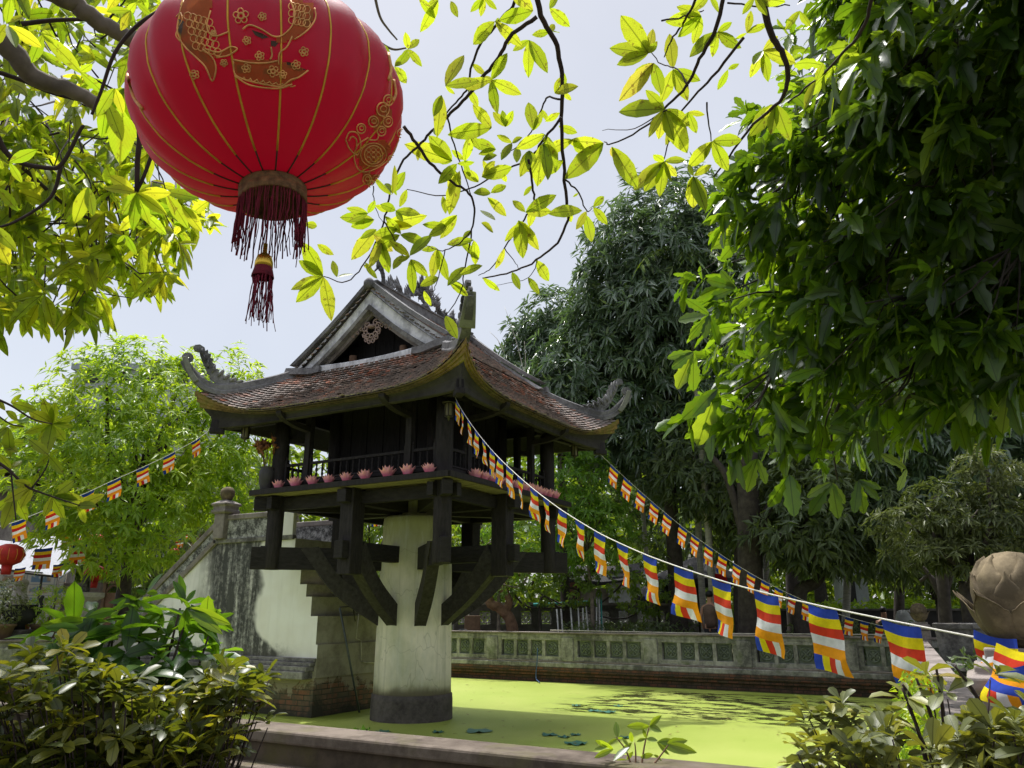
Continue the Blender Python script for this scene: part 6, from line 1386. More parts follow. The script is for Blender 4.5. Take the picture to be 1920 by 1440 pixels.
for pts in [[(1190, 1460), (1175, 1410), (1155, 1382)], [(1200, 1460), (1208, 1400), (1218, 1360)], [(1205, 1460), (1240, 1415), (1255, 1394)], [(1190, 1460), (1192, 1415), (1190, 1392)]]: limb(t, pxs(pts, 3.5), .005, .002, M['brownbark'], n=5, name='stem')
# ================================================================== LILY PADS
M['pad'] = simple('lily_pad', (.045, .15, .11), .45, .3, 14); M['pad2'] = simple('curled_lotus_leaf', (.16, .34, .02), .5, .25, 10)
def pad(x_, y_, w_, label, mat='pad', up=.02, grp='lotus pads floating on the duckweed'):
    c = PG(x_, y_, .006); d_ = np.linalg.norm(c-O); r_ = w_*d_/F_PX/2; b = MB(); n = 26; ph = rng.uniform(0, 6); top = [c+(0, 0, .004)]; ring = []; ring2 = []
    for i in range(n):
        a = 2*math.pi*i/n; rr_ = r_*(1+.10*math.sin(3*a+ph)+.08*math.sin(7*a+ph*2)+rng.uniform(-.05, .05)); 
        ring.append(c+(rr_*.55*math.cos(a), rr_*.55*math.sin(a), .006)); ring2.append(c+(rr_*math.cos(a), rr_*math.sin(a), .004+up*max(0, math.sin(5*a+ph))*rng.uniform(.5, 1.2)))
    b.add(top+ring+ring2, [(0, 1+i, 1+(i+1) % n) for i in range(n)]+[(1+i, 1+n+i, 1+n+(i+1) % n, 1+(i+1) % n) for i in range(n)], 0, True)
    o = b.build('lotus_pad', M[mat], fix=False); tag(o, label, 'lotus pad', grp)
for x_, y_, w_, lab in [(897, 1371, 46, 'broad ragged dark lotus pad nearest the right foot of the pillar'), (718, 1372, 26, 'dark lotus pad in front of the pillar, beside the bright curled leaf'), (1030, 1378, 28, 'small lotus pad, left one of the three in a row in the roof shadow'), (1058, 1382, 20, 'small lotus pad, middle one of the three in a row in the roof shadow'), (1079, 1378, 18, 'small lotus pad, right one of the three in a row in the roof shadow'), (1080, 1394, 38, 'flat blue-green lotus pad closest to the near wall'),
    (1114, 1333, 22, 'lotus pad on the sunlit water, left one of the two side by side'), (1140, 1335, 26, 'lotus pad on the sunlit water, right one of the two side by side'), (1172, 1383, 20, 'lotus pad half hidden by the sapling leaves'), (821, 1373, 20, 'tiny lotus pad just below the pillar foot'), (1081, 1323, 14, 'tiny far lotus pad alone on the bright water'), (1160, 1324, 15, 'tiny far lotus pad right of the sunlit pair')]: pad(x_, y_, w_, lab)
pad(679, 1370, 27, 'bright green curled lotus leaf floating left of the pillar foot', 'pad2', .06, None)
pad(1015, 1409, 36, 'brown sunken round pad beside the near wall', 'pad', .0)

# hose on the far wall
o = MB().tube(smooth_path([PL(1008, 1215, (0, 1, 0), PY1-.08), PL(1007, 1240, (0, 1, 0), PY1-.12), PL(1005, 1270, (0, 1, 0), PY1-.12), PG(1012, 1280, .02)], 5), .012, 6).build('blue_hose', simple('blue_hose', (.06, .12, .25), .5)); tag(o, 'thin blue hose hanging down the far brick wall into the pond', 'hose')
o = MB().tube([(PX0+6, PY1+.05, 1.215), (3, PY1+.05, 1.19), (PX1-.8, PY1+.05, 1.22)], .014, 6).build('wall_pipe', M['cond']); tag(o, 'thin pale pipe lying along the top of the far pond wall', 'pipe')
# ================================================================== GARDEN BEHIND THE FAR WALL
def at(x_, y_, d): return P(x_, y_, d)
def gz(x_, d): p_ = P(x_, 1145, d); p_[2] = Z; return p_
# lattice garden wall
M['latt'] = stucco('garden_wall', (.13, .125, .115), (.05, .045, .04), .5, False, fine=8)
a = gz(850, 24.); b_ = gz(1320, 27.); u = nrm(b_-a); n_ = np.array((-u[1], u[0], 0)); L_ = np.linalg.norm(b_-a)
t = thing('garden_wall', (a+b_)/2, 'low grey garden wall with small openwork tiles behind the leaning poles', 'wall')
def wbx(s0, s1, z0, z1, th, nm, mat): c = a+u*(s0+s1)/2; c = np.array((c[0], c[1], (z0+z1)/2)); return MB().obox(c, u*(s1-s0)/2, n_*th/2, (0, 0, (z1-z0)/2)).build(nm, mat, t)
wbx(0, L_, Z, 1.30, .18, 'wall_base', M['latt']); wbx(0, L_, 1.68, 1.85, .2, 'wall_top', M['latt']); wbx(-.05, L_+.05, 1.85, 1.93, .3, 'coping', M['oldstone'])
nb2 = 13
for i in range(nb2+1):
    s_ = i*L_/nb2; wbx(max(0, s_-.14), min(L_, s_+.14), 1.30, 1.68, .22, 'pier', M['latt'])
M['white'] = simple('openwork_white', (.5, .5, .47), .8)
for i in range(nb2):
    s0 = i*L_/nb2+.14; s1 = (i+1)*L_/nb2-.14
    for j in (.3, .7):
        c = a+u*(s0+(s1-s0)*j); c = np.array((c[0], c[1], 1.49)); r_ = .15; b = MB(); th = np.linspace(0, 2*math.pi, 13)
        b.tube([c+u*math.cos(x_)*r_+np.array((0, 0, math.sin(x_)*r_)) for x_ in th], .02, 4)
        for k in range(4):
            cc = c+u*math.cos(k*math.pi/2)*r_*.55+np.array((0, 0, math.sin(k*math.pi/2)*r_*.55)); b.tube([cc+u*math.cos(x_)*.06+np.array((0, 0, math.sin(x_)*.06)) for x_ in th[::2]], .016, 4)
        b.build('openwork_tile', M['white'], t)
# leaning poles
M['pole'] = simple('white_pole', (.5, .5, .5), .5); M['teal'] = simple('teal_paint', (.03, .22, .20), .6)
for i, (xa, ya, xb, yb, c_) in enumerate([(1044, 1142, 1049, 1200, 'pole'), (1052, 1142, 1057, 1200, 'pole'), (1070, 1140, 1075, 1172, 'pole'), (1084, 1140, 1087, 1190, 'pole'), (1093, 1140, 1094, 1190, 'pole'), (1099, 1138, 1105, 1180, 'pole'), (1119, 1118, 1115, 1190, 'pole'), (1123, 1112, 1123, 1190, 'pole'), (1127, 1112, 1127, 1190, 'teal'), (1128, 1145, 1132, 1170, 'pole')]):
    p0 = gz(xb, 22.2); p1 = at(xa, ya, 22.6)
    o = MB().tube([p0, p1], .022, 8).build('garden_pole', M[c_]); tag(o, 'thin pale pole leaning by the garden wall, %s from the left' % ORD[i], 'pole', 'poles leaning at the garden wall')
o = MB().tube([at(1000, 1134, 24), at(1050, 1132, 24), at(1125, 1128, 24)], .05, 8).build('teal_rail', M['teal']); tag(o, 'faded teal rail lying along the top of the garden wall behind the poles', 'rail')
# boxes, bucket
M['card'] = simple('cardboard', (.13, .085, .055), .9)
def crate(x_, d, w_, h_, z_, label):
    c = gz(x_, d); z0 = z_; b = MB().obox((c[0], c[1], z0+h_/2), CR*w_/2, np.cross(CR, (0, 0, 1))*w_*.35, (0, 0, h_/2)); t = thing('cardboard_box', (c[0], c[1], z0), label, 'box')
    b.build('box_body', M['card'], t, bevel=.01); MB().obox((c[0], c[1], z0+h_+.004), CR*w_*.49, np.cross(CR, (0, 0, 1))*w_*.02, (0, 0, .003)).build('tape', M['oldstone'], t)
crate(905, 23.2, 1.1, .62, Z, 'wide brown cardboard box on the ground beside the twisted trunk'); crate(886, 23.5, .45, 1.1, Z, 'upright brown cardboard box behind the white bucket'); 
c = gz(868, 22.9); t = thing('bucket', c, 'white plastic bucket standing behind the far wall near the pillar', 'bucket')
MB().lathe([(.15, Z), (.2, Z+.62), (.22, Z+.63), (.22, Z+.66), (.19, Z+.66), (.17, Z+.1)], (c[0], c[1], 0), 18).build('bucket_body', M['white'], t); MB().tube([(c[0]+.21*math.cos(x_), c[1]+.02, Z+.64+.1*math.sin(x_)) for x_ in np.linspace(0, math.pi, 9)], .006, 5).build('handle', M['metal'], t)
# brick shrine with tiled roof, glimpsed behind the flags
M['brickr'] = brick('shrine_brick', (.24, .10, .08), (.16, .08, .06), (.1, .09, .08), .3, .1)
c = gz(1125, 29); t = thing('brick_shrine', c, 'small red brick shrine with dark tiled roof half hidden behind the hanging flags', 'shrine')
fx = np.cross(CR, (0, 0, 1))
for s_ in (-1, 1): MB().obox(c+CR*s_*.9+(0, 0, 1.1), CR*.2, fx*.2, (0, 0, 1.1)).build('brick_pillar', M['brickr'], t)
MB().obox(c+(0, 0, 1.0), CR*.7, fx*-.12, (0, 0, 1.0)).build('back_wall', M['oldstone'], t)
MB().sweep([c-CR*1.6+(0, 0, 2.35), c+(0, 0, 2.2), c+CR*1.6+(0, 0, 2.35)], [(-.9, 0), (0, .55), (.9, 0), (.9, -.08), (0, .42), (-.9, -.08)]).build('roof', M['tyre'], t)
c = gz(1172, 28.5); t = thing('plaster_gatepost', c, 'pale grey plastered panel with a white ring frame right of the brick shrine', 'panel')
MB().obox(c+(0, 0, 1.25), CR*.55, fx*.08, (0, 0, 1.25)).build('panel', stucco('pale_panel', (.35, .37, .38), (.2, .2, .2), .4), t); MB().obox(c+CR*0+(0, 0, 2.55), CR*.6, fx*.12, (0, 0, .05)).build('panel_cap', M['latt'], t)
# dark canopy umbrellas
M['tarp'] = simple('black_tarpaulin', (.035, .034, .036), .75, .3, 3)
def canopy(x_, d, yt, wpx, label):
    c = gz(x_, d); top = at(x_, yt, d)[2]; W2 = wpx*d/F_PX/2; t = thing('garden_canopy', c, label, 'canopy', 'black canopies in the garden'); b = MB()
    n = 8; ring = [c*(1, 1, 0)+np.array((math.cos(k*math.pi/4)*W2, math.sin(k*math.pi/4)*W2, top-.75+.05*(k % 2))) for k in range(n)]; apex = c*(1, 1, 0)+np.array((0, 0, top))
    b.add([apex]+ring+[r_-(0, 0, .16) for r_ in ring], [(0, 1+k, 1+(k+1) % n) for k in range(n)]+[(1+k, 9+k, 9+(k+1) % n, 1+(k+1) % n) for k in range(n)]); b.build('canopy_cloth', M['tarp'], t, fix=False)
    MB().tube([c, c*(1, 1, 0)+(0, 0, top-.02)], .035, 8).build('pole', M['iron'], t)
canopy(1310, 25, 1042, 190, 'wide black canopy behind the flags, with the red pennant at its right end'); canopy(1235, 24.5, 1072, 90, 'small dark canopy left of the wide black one')
# red pennant with a yellow star
c = at(1352, 1095, 22.6); M['penn'] = cloth('pennant_red', (.45, .015, .02)); M['star'] = cloth('star_yellow', (.8, .55, .03))
t = thing('red_pennant', c, 'red pennant with a yellow star hanging from the edge of the black canopy', 'flag'); 
b = MB(); g = np.array([[c+CR*(u_*.16+.02*math.sin(v_*4))+fx*.015*math.sin(u_*5+v_*3)+(0, 0, .27-.54*v_-(.10*(1-abs(u_)) if v_ == 1 else 0)) for u_ in np.linspace(-1, 1, 7)] for v_ in np.linspace(0, 1, 6)]); b.grid(g); b.build('cloth', M['penn'], t, fix=False)
sp = []
for i in range(10): a = math.pi/2+i*math.pi/5; r_ = .085 if i % 2 == 0 else .035; sp.append(c+CR*r_*math.cos(a)-fx*-.03+np.array((0, 0, r_*math.sin(a)-.12)))
sdv = nrm(O-c)*.035; MB().add([p_+sdv for p_ in sp]+[np.mean(sp, 0)+sdv], [(i, (i+1) % 10, 10) for i in range(10)]).build('star', M['star'], t, fix=False)
# low dark wall and white hut in the distance on the right
a = gz(1440, 27.5); b_ = gz(2100, 26.5)
t = thing('dark_low_wall', (a+b_)/2, 'long low dark wall at the back of the garden on the right, hedge above it', 'wall')
MB().beam(a+(0, 0, .62), b_+(0, 0, .62), .3, 1.24).build('wall_body', M['tarp'], t); MB().beam(a+(0, 0, 1.27), b_+(0, 0, 1.27), .38, .06).build('coping', M['latt'], t)
c = gz(1600, 36); t = thing('white_hut', c, 'little white hut with a dark window between the trunks behind the hedge', 'hut'); M['hut'] = simple('white_render', (.36, .39, .42), .8, .1)
MB().obox(c+(0, 0, 1.45), CR*.45, fx*.6, (0, 0, 1.45)).build('wall', M['hut'], t); MB().obox(c-CR*.2-fx*-.61+(0, 0, 2.0), CR*.13, fx*.02, (0, 0, .45)).build('window', M['tarp'], t); MB().obox(c-CR*.2-fx*.61+(0, 0, 2.0), CR*.13, fx*.02, (0, 0, .45)).build('window', M['tarp'], t); MB().obox(c+(0, 0, 2.95), CR*.55, fx*.7, (0, 0, .05)).build('roof', M['latt'], t)
# garden furniture on the right
for x_, d, w_, lab in [(1782, 14.5, .5, 'square grey stone planter right of the distant stone lotus'), (1850, 15, .8, 'long dark stone planter left of the big stone lotus')]:
    c = gz(x_, d); t = thing('stone_planter', c, lab, 'planter', 'stone planters in the garden'); h_ = .95
    MB().lathe([(w_*.35, Z), (w_*.35, Z+.35), (w_*.42, Z+.4), (w_*.5, Z+h_), (w_*.55, Z+h_+.02), (w_*.55, Z+h_+.1), (w_*.42, Z+h_+.1), (w_*.40, Z+h_)], (c[0], c[1], 0), 4).build('planter_body', M['slab'], t, bevel=.01)
    MB().lathe([(w_*.41, Z+h_+.02), (w_*.2, Z+h_+.1), (0, Z+h_+.11)], (c[0], c[1], 0), 8).build('soil', M['soil'], t)
a = gz(1765, 13.6); b_ = gz(2000, 11.5); t = thing('stone_bench', (a+b_)/2, 'low stone bench slab in dappled shade at the right of the path', 'bench')
MB().beam(a+(0, 0, .48), b_+(0, 0, .48), .45, .09).build('seat', M['slab'], t, bevel=.01)
for f_ in (.12, .5, .88): c = a*(1-f_)+b_*f_; MB().obox(c+(0, 0, .21), CR*.12, fx*.16, (0, 0, .21)).build('leg', M['slab'], t)
c = gz(1697, 23.5); t = thing('sack', c, 'pale wrapped sack standing before the dark wall left of the stone lotus', 'sack'); MB().lathe([(.2, Z), (.27, Z+.15), (.25, Z+.5), (.28, Z+.8), (.25, Z+1.1), (.2, Z+1.22), (.1, Z+1.26)], (c[0], c[1], 0), 14).build('sack_body', simple('grey_plastic', (.4, .41, .42), .4, .25, 5, bump=.6), t)
# ---------------- people
def person(name, label, joints, edges, radii, mats, extras, root=0):
    """body: one skinned surface grown along the joints"""
    me = bpy.data.meshes.new(name); me.from_pydata([tuple(map(float, j)) for j in joints], edges, []); o = bpy.data.objects.new(name, me); COL.objects.link(o)
    sk = o.modifiers.new('skin', 'SKIN'); me.skin_vertices
    for i, r_ in enumerate(radii):
        me.skin_vertices[0].data[i].radius = (r_, r_*(.75 if r_ > .1 else 1)); me.skin_vertices[0].data[i].use_root = (i == root)
    ss2 = o.modifiers.new('sub', 'SUBSURF'); ss2.levels = 2; ss2.render_levels = 2
    me.materials.append(mats); tag(o, label, 'person')
    for nm, mb, mt in extras: mb.build(nm, mt, o)
    return o
M['skin'] = simple('skin', (.38, .21, .14), .6, .1); M['black'] = simple('black_clothes', (.012, .012, .014), .8); M['hair'] = simple('black_hair', (.01, .009, .008), .5); M['olive'] = simple('brown_shirt', (.12, .08, .06), .8)
def figure(x_, d, H_, seated, label, shirt, turn_=0.):
    c = gz(x_, d); s_ = H_/1.7; R_ = CR*math.cos(turn_)+fx*math.sin(turn_); Fw = np.cross((0, 0, 1), R_)
    def J(r, f, z): return c+R_*r*s_+Fw*f*s_+np.array((0, 0, z*s_))
    hz = .48 if seated else .92
    jt = [J(0, 0, hz), J(0, .02, hz+.25), J(0, .02, hz+.48), J(0, .03, hz+.56), J(0, .05, hz+.66), J(0, .05, hz+.78)]
    ed = [(0, 1), (1, 2), (2, 3), (3, 4), (4, 5)]; ra = [.15, .14, .15, .055, .085, .075]
    for sg in (-1, 1):
        k = len(jt)
        arm = [J(.17*sg, 0, hz+.47), J(.22*sg, .05, hz+.22), J(.15*sg, .24, hz+.12)] if seated else [J(.18*sg, 0, hz+.47), J(.25*sg, -.03, hz+.2), J(.23*sg, .08, hz-.03)]
        jt += arm+[arm[-1]+(arm[-1]-arm[-2])*.3]; ra += [.055, .042, .032, .03]; ed += [(2, k), (k, k+1), (k+1, k+2), (k+2, k+3)]
        k = len(jt)
        leg = [J(.1*sg, .06, hz-.03), J(.13*sg, .42, hz+.02), J(.12*sg, .42, .08), J(.12*sg, .58, .04)] if seated else [J(.09*sg, 0, hz-.08), J(.1*sg, .03, .48), J(.1*sg, -.02, .08), J(.1*sg, .13, .035)]
        jt += leg; ra += [.085, .06, .04, .035]; ed += [(0, k), (k, k+1), (k+1, k+2), (k+2, k+3)]
    jt = [j_*s_**0 for j_ in jt]; ra = [r_*s_ for r_ in ra]
    hd = jt[4]+(jt[5]-jt[4])*.5; ex = []
    hb = MB().lathe([(0, -.02), (.085, .0), (.098, .06), (.085, .12), (.04, .155), (0, .16)], (0, 0, 0), 14); hb.v = [tuple(hd+R_*v[0]*s_+Fw*(v[1]-.02)*s_+np.array((0, 0, (v[2]+.01)*s_))) for v in hb.v]; ex.append(('hair', hb, M['hair']))
    tb = MB(); tb.v = []; tb.lathe([(.16, -.05), (.17, .1), (.18, .3), (.2, .46), (.10, .53), (.07, .54)], (0, 0, hz), 16); tb.v = [tuple(c+R_*v[0]*s_+Fw*(v[1]*.72+.015)*s_+np.array((0, 0, v[2]*s_))) for v in tb.v]; ex.append(('shirt', tb, shirt))
    fb = MB(); 
    for sg in (-1, 1): fb.lathe([(0, -.008), (.009, 0), (0, .008)], hd+R_*.032*sg*s_+Fw*.085*s_+np.array((0, 0, .015)), 6)
    ex.append(('eyes', fb, M['hair']))
    nb3 = MB().tube([hd+Fw*.085*s_+np.array((0, 0, .01)), hd+Fw*.11*s_-np.array((0, 0, .02))], [.008, .014], 6); ex.append(('nose', nb3, M['skin']))
    tr_ = MB()
    for k in (10, 18):
        tr_.tube([jt[k]+(0, 0, .02), jt[k+1], jt[k+2]], [.10*s_, .075*s_, .055*s_], 10)
    ex.append(('trousers', tr_, M['black']))
    return person('person', label, jt, ed, ra, M['skin'], ex)
figure(1655, 25.0, 1.68, True, 'person in black seated with their back turned in front of the dark wall', M['black'], math.pi)
figure(1331, 20.6, 1.62, False, 'person in dark clothes standing half behind the pale palm trunk', M['olive'], .6)
c = gz(1655, 25.0); t = thing('garden_stool', c, 'dark stool under the seated person in black', 'stool')
MB().lathe([(.2, Z+.40), (.2, Z+.43), (0, Z+.435)], (c[0], c[1], 0), 14).build('seat', M['board'], t)
for k in range(4): MB().tube([(c[0]+.14*math.cos(k*1.57), c[1]+.14*math.sin(k*1.57), Z+.40), (c[0]+.18*math.cos(k*1.57), c[1]+.18*math.sin(k*1.57), Z)], .018, 6).build('leg', M['board'], t)

# ================================================================== LEFT BACKGROUND
# panel of small blue and white picture tiles
q = NM('picture_tiles', .4, .4); x = q.xyz(); cb = q.n('CombineXYZ'); s_ = q.math('ADD', q.math('MULTIPLY', x[0], .87), q.math('MULTIPLY', x[1], .49)); q.l(s_, cb.inputs[0]); q.l(x[2], cb.inputs[1])
br = q.n('TexBrick'); q.l(cb.outputs[0], br.inputs['Vector']); br.offset = 0; br.inputs['Scale'].default_value = 1; br.inputs['Brick Width'].default_value = .52; br.inputs['Row Height'].default_value = .30; br.inputs['Mortar Size'].default_value = .012; br.inputs['Mortar'].default_value = (.30, .32, .34, 1); br.inputs['Color1'].default_value = (.50, .48, .40, 1); br.inputs['Color2'].default_value = (.56, .55, .50, 1)
nn = q.noise(cb.outputs[0], 5, 4, .6); n3 = q.noise(cb.outputs[0], 3, 4, .6)
def tri(v, w_): f_ = q.math('FRACT', q.math('DIVIDE', v, w_)); return q.math('ABSOLUTE', q.math('SUBTRACT', f_, .5))
inside = q.math('MULTIPLY', q.rng(tri(s_, .52), .33, .38, 1., 0.), q.rng(tri(x[2], .30), .27, .33, 1., 0.))
c = q.mix(q.math('MULTIPLY', inside, q.ramp(nn, [(.45, 0.), (.5, .9)])), br.outputs[0], q.mix(q.ramp(n3, [(.45, 0.), (.55, 1.)]), (.10, .22, .36), (.34, .22, .12))); q.base(c); M['pict'] = q.m
a = gz(-200, 26); b_ = gz(112, 26.5); t = thing('picture_tile_wall', (a+b_)/2, 'cream wall panel covered with rows of small blue and brown picture tiles at the far left', 'wall')
MB().beam(a+(0, 0, 1.25), b_+(0, 0, 1.25), .2, 2.1).build('tile_panel', M['pict'], t); MB().beam(a+(0, 0, .1), b_+(0, 0, .1), .22, .2).build('plinth', M['slab'], t)
a = gz(112, 26.5); b_ = gz(186, 25.5); t = thing('brown_panel', (a+b_)/2, 'plain brown-grey board wall right of the picture tiles', 'wall'); MB().beam(a+(0, 0, 1.0), b_+(0, 0, 1.0), .15, 2.0).build('board', simple('brown_board', (.12, .095, .08), .8), t); MB().tube([a+(0, 0, 0), a+(0, 0, 2.4)], .04, 8).build('post', M['bark'], t)
# white awnings
M['awn'] = cloth('white_awning', (.72, .73, .78), .5)
for (p_, lab) in [([(30, 1072), (110, 1082), (165, 1050), (150, 1000), (60, 1010)], 'white sloping awning behind the bright tree at the left, upper one'), ([(-60, 1062), (80, 1075), (60, 1020), (-60, 1005)], 'white awning at the left edge above the picture tile wall')]:
    t = thing('white_awning', P(p_[0][0], p_[0][1], 24), lab, 'awning', 'white awnings')
    pt = [P(x_, y_, 24+(1075-y_)*.03) for x_, y_ in p_]; n_ = len(pt); MB().add(pt+[v+(0, 0, -.03) for v in pt], [tuple(range(n_)), tuple(range(n_, 2*n_))[::-1]]+[(i, (i+1) % n_, n_+(i+1) % n_, n_+i) for i in range(n_)]).build('awning_cloth', M['awn'], t)
    MB().tube([pt[0], pt[1]], .03, 6).build('front_bar', M['iron'], t); q_ = pt[1].copy(); q_[2] = Z; MB().tube([q_, pt[1]], .03, 6).build('post', M['iron'], t)
# distant grey building behind the bright tree
c = gz(250, 60); top = at(250, 705, 60)[2]; t = thing('grey_building', c, 'pale grey building rising behind the bright tree on the left', 'building'); M['bld'] = simple('grey_render', (.42, .43, .47), .8, .08, 2)
MB().obox(c+(0, 0, top/2-.2), CR*4.2, fx*4, (0, 0, top/2-.2)).build('wall', M['bld'], t); MB().obox(c+(0, 0, top-.2), CR*4.4, fx*4.2, (0, 0, .2)).build('roof', M['hut'], t)
for i in range(4):
    for j in range(5): MB().obox(c+CR*(-3+2*i)+fx*4.02+(0, 0, 3.2+j*3.4), CR*.55, fx*.03, (0, 0, .8)).build('window', M['tarp'], t); MB().obox(c+CR*(-3+2*i)-fx*4.02+(0, 0, 3.2+j*3.4), CR*.55, fx*.03, (0, 0, .8)).build('window', M['tarp'], t)
c = gz(0, 34); top = at(0, 890, 34)[2]; t = thing('old_tiled_roof_house', c, 'old house with dark layered tiled eaves at the far left edge', 'house'); MB().obox(c+(0, 0, top/2-.6), CR*1.6, fx*1.6, (0, 0, top/2-.6)).build('wall', M['oldstone'], t)
for k in range(3): MB().obox(c+(0, 0, top-1.2+.4*k), CR*(2.4-.35*k), fx*(2.4-.35*k), (0, 0, .06)).build('eave_layer', M['tile'], t)
# stone statue column, stone lantern with figure, incense urn, pots
M['pale'] = stucco('pale_carved_stone', (.42, .40, .36), (.2, .18, .16), .4, False, fine=14)
c = gz(31, 19.5); t = thing('stone_column_statue', c, 'cream stone bottle-shaped finial column in front of the picture tiles', 'statue'); zb_ = at(31, 1122, 19.5)[2]
MB().lathe([(.10, Z), (.10, zb_-.1), (.17, zb_-.05), (.19, zb_), (.13, zb_+.1), (.13, zb_+.26), (.15, zb_+.30), (.13, zb_+.36), (.05, zb_+.40), (.04, zb_+.48), (.02, zb_+.5)], (c[0], c[1], 0), 20).build('column', M['pale'], t); MB().box(c[0]-.2, c[0]+.2, c[1]-.2, c[1]+.2, Z, Z+.5).build('base', M['slab'], t, bevel=.01)
c = gz(151, 19.2); t = thing('stone_pedestal_shrine', c, 'tiered grey stone pedestal with a small seated figure on top', 'statue'); zt = at(151, 1115, 19.2)[2]
MB().lathe([(.24, Z), (.24, zt-.75), (.28, zt-.7), (.28, zt-.6), (.2, zt-.52), (.18, zt-.2), (.22, zt-.12), (.30, zt-.05), (.30, zt+.04), (.25, zt+.05)], (c[0], c[1], 0), 4).build('pedestal', M['pale'], t, bevel=.01)
b = MB().lathe([(.09, 0), (.10, .06), (.06, .12), (.07, .18), (.055, .24), (.025, .26), (.04, .29), (.04, .33), (.02, .36), (.0, .42)], (c[0], c[1], zt+.05), 12)
for sg in (-1, 1): b.tube([(c[0]+sg*.05, c[1], zt+.27), (c[0]+sg*.09, c[1]-.02, zt+.2), (c[0]+sg*.04, c[1]-.06, zt+.16)], .018, 6)
b.build('seated_figure', M['slab'], t); MB().obox((c[0], c[1]+.08, zt+.22), (.07, 0, 0), (0, .015, 0), (0, 0, .17)).build('back_slab', M['slab'], t, bevel=.01)
c = gz(40, 18.3); t = thing('incense_urn', c, 'black metal incense urn with curled handles beside the left pond wall', 'urn'); zz = at(40, 1160, 18.3)[2]
MB().lathe([(.12, zz-.2), (.1, zz-.12), (.25, zz-.05), (.30, zz+.08), (.22, zz+.2), (.27, zz+.24), (.27, zz+.26), (.2, zz+.24)], (c[0], c[1], 0), 20).build('bowl', M['tyre'], t)
for sg in (-1, 1): MB().tube([c*(1, 1, 0)+CR*sg*v[0]+(0, 0, zz+v[1]) for v in ((.26, .08), (.36, .12), (.38, .24), (.34, .36), (.38, .42))], [.04, .035, .03, .04, .03], 8).build('handle', M['tyre'], t)
MB().lathe([(.3, Z), (.25, Z+.1), (.2, Z+.2), (.25, zz-.25), (.3, zz-.2)], (c[0], c[1], 0), 12).build('stand', M['slab'], t)
for x_, d, w_, lab, mt in [(-5, 17.9, .33, 'pale-leaved potted plant at the left edge before the urn', 'lf_feather'), (95, 18.4, .30, 'bright green potted shrub right of the black urn', 'lf_garden'), (45, 18.9, .15, 'little orange pot plant on the urn stand', 'lf_mid')]:
    c = gz(x_, d); zz = at(x_, 1175, d)[2]; t = thing('potted_plant', c, lab, 'potted plant', 'potted plants on the left')
    MB().lathe([(w_*.6, Z), (w_*.6, zz-.35), (w_*.75, zz-.30), (w_, zz), (w_*1.08, zz+.01), (w_*1.08, zz+.05), (w_*.8, zz+.03)], (c[0], c[1], 0), 16).build('pot', M['card'] if w_ > .2 else simple('orange_pot', (.4, .12, .03), .7), t)
    C, A, Rv = blob_pts([((c[0], c[1], zz+w_*1.3), w_*1.35)], 150 if w_ > .2 else 300, hemi=False); lv = Leaves(); rosettes(lv, C, A, 5, .07, .025, 'd', 1.2, .2, .2); lv.build('foliage', M[mt], t); MB().tube([(c[0], c[1], zz), (c[0], c[1], zz+w_*1.3)], .015, 6).build('stem', M['bark'], t)
# carved wooden frame
c = gz(208, 22.5); zt = at(208, 1092, 22.5)[2]; t = thing('carved_frame', c, 'dark carved wooden frame with an arched opening beside the brown board wall', 'screen')
for s_ in (-.22, .22): MB().obox(c+CR*s_+(0, 0, zt/2-Z/2), CR*.035, fx*.05, (0, 0, zt/2-Z/2)).build('frame_post', M['card'], t)
b = MB(); b.tube([c*(1, 1, 0)+CR*(.19*math.cos(a))+(0, 0, zt-.35+.28*math.sin(a)) for a in np.linspace(0, math.pi, 10)], .035, 6); b.obox(c*(1, 1, 0)+(0, 0, zt), CR*.27, fx*.05, (0, 0, .03)); b.build('frame_arch', M['card'], t); MB().obox(c*(1, 1, 0)+(0, 0, (zt+Z)/2-.1), CR*.19, fx*.012, (0, 0, (zt-Z)/2-.15)).build('fret_panel', M['brownbark'], t)
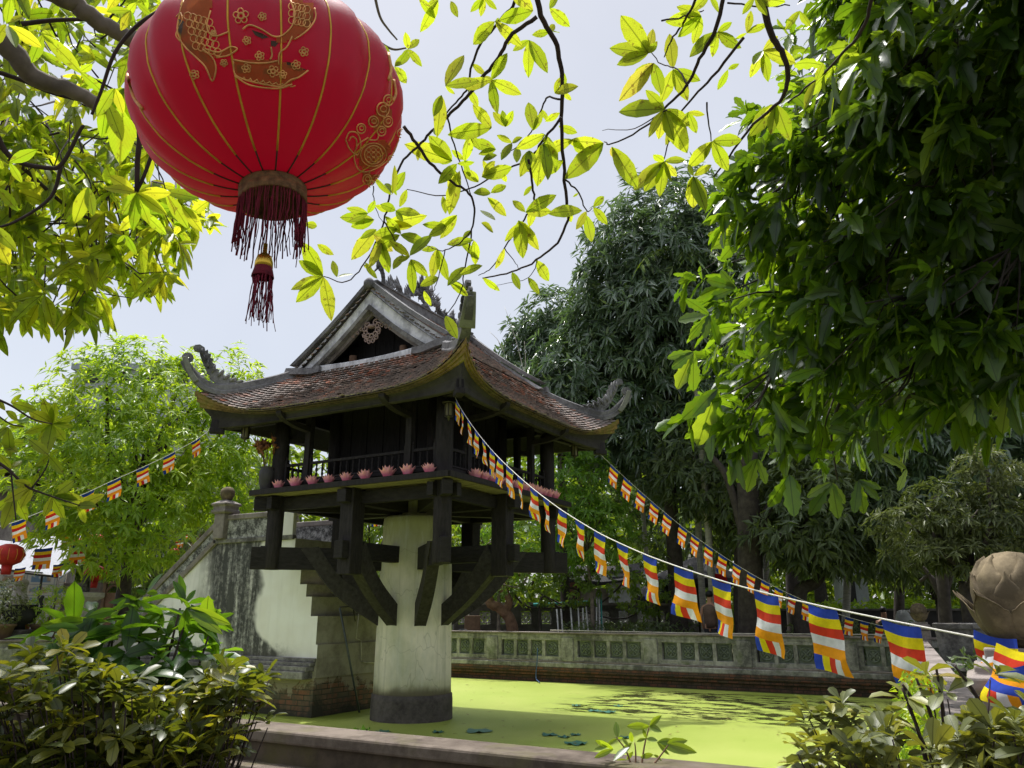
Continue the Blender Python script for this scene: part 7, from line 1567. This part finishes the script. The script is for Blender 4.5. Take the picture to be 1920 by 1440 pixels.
# small red lanterns and flags hanging in the left garden
M['rl'] = simple('red_lantern_cloth', (.40, .02, .015), .6)
for x_, y_, d, r_, lab in [(17, 1040, 19, .29, 'oval red lantern with gold pattern hanging at the left edge of the garden'), (180, 1012, 21, .18, 'small red lantern peeping through the bright leaves, upper one'), (147, 1018, 21, .15, 'tiny dark red lantern left of the upper small one'), (179, 1075, 20, .23, 'red lantern hanging low in front of the brown board wall'), (327, 1036, 22, .14, 'tiny red lantern in the dark tree near the stair balustrade')]:
    c = P(x_, y_, d); t = thing('small_red_lantern', c, lab, 'lantern', 'small red lanterns in the garden')
    MB().lathe([(r_*.35, -r_*.72), (r_*.8, -r_*.5), (r_, 0), (r_*.8, r_*.5), (r_*.35, r_*.72)], c, 18).build('body', M['rl'], t)
    b = MB(); [b.tube([c+np.array((r_*1.01*math.cos(th)*math.cos(a), r_*1.01*math.cos(th)*math.sin(a), r_*.72*math.sin(th))) for th in np.linspace(-1.2, 1.2, 7)], .004, 4) for a in np.linspace(0, 6.28, 13)]; b.build('gold_ribs', M['gold'], t)
    b = MB().lathe([(r_*.3, -r_*1.35), (r_*.34, -r_*.72)], c, 12); b.build('fringe', M['rl'], t); MB().tube([c+(0, 0, r_*.7), c+(0, 0, r_*.7+.5)], .004, 4).build('hanging_cord', M['cord'], t)
for i, (x_, y_, d, w_) in enumerate([(66, 1038, 19, .36), (100, 1068, 19.5, .22), (134, 1032, 19, .34), (28, 1075, 19, .22), (118, 1012, 20, .25), (222, 1005, 20, .2), (330, 1020, 22, .2), (347, 1008, 22, .16), (697, 975, 23, .28)]):
    A_ = P(x_, y_-9, d); B_ = A_+CR*w_+np.array((0, 0, .03)); o = flag_mesh(A_, B_, w_*1.2, FLAG2, np.array((.1, -.1, 0)), rng.random(), 'garden_flag')
    tag(o, ['striped flag behind the tree, next to the oval red lantern', 'narrow striped flag just above the white awning', 'broad striped flag between two small red lanterns', 'small striped flag close below the oval red lantern', 'striped flag highest above the white awning', 'orange striped flag among the bright leaves', 'striped flag in the dark tree, left of a pair', 'striped flag in the dark tree, right of a pair', 'little striped flag seen between the posts left of the pillar'][i], 'flag', 'flags hung in the left garden')
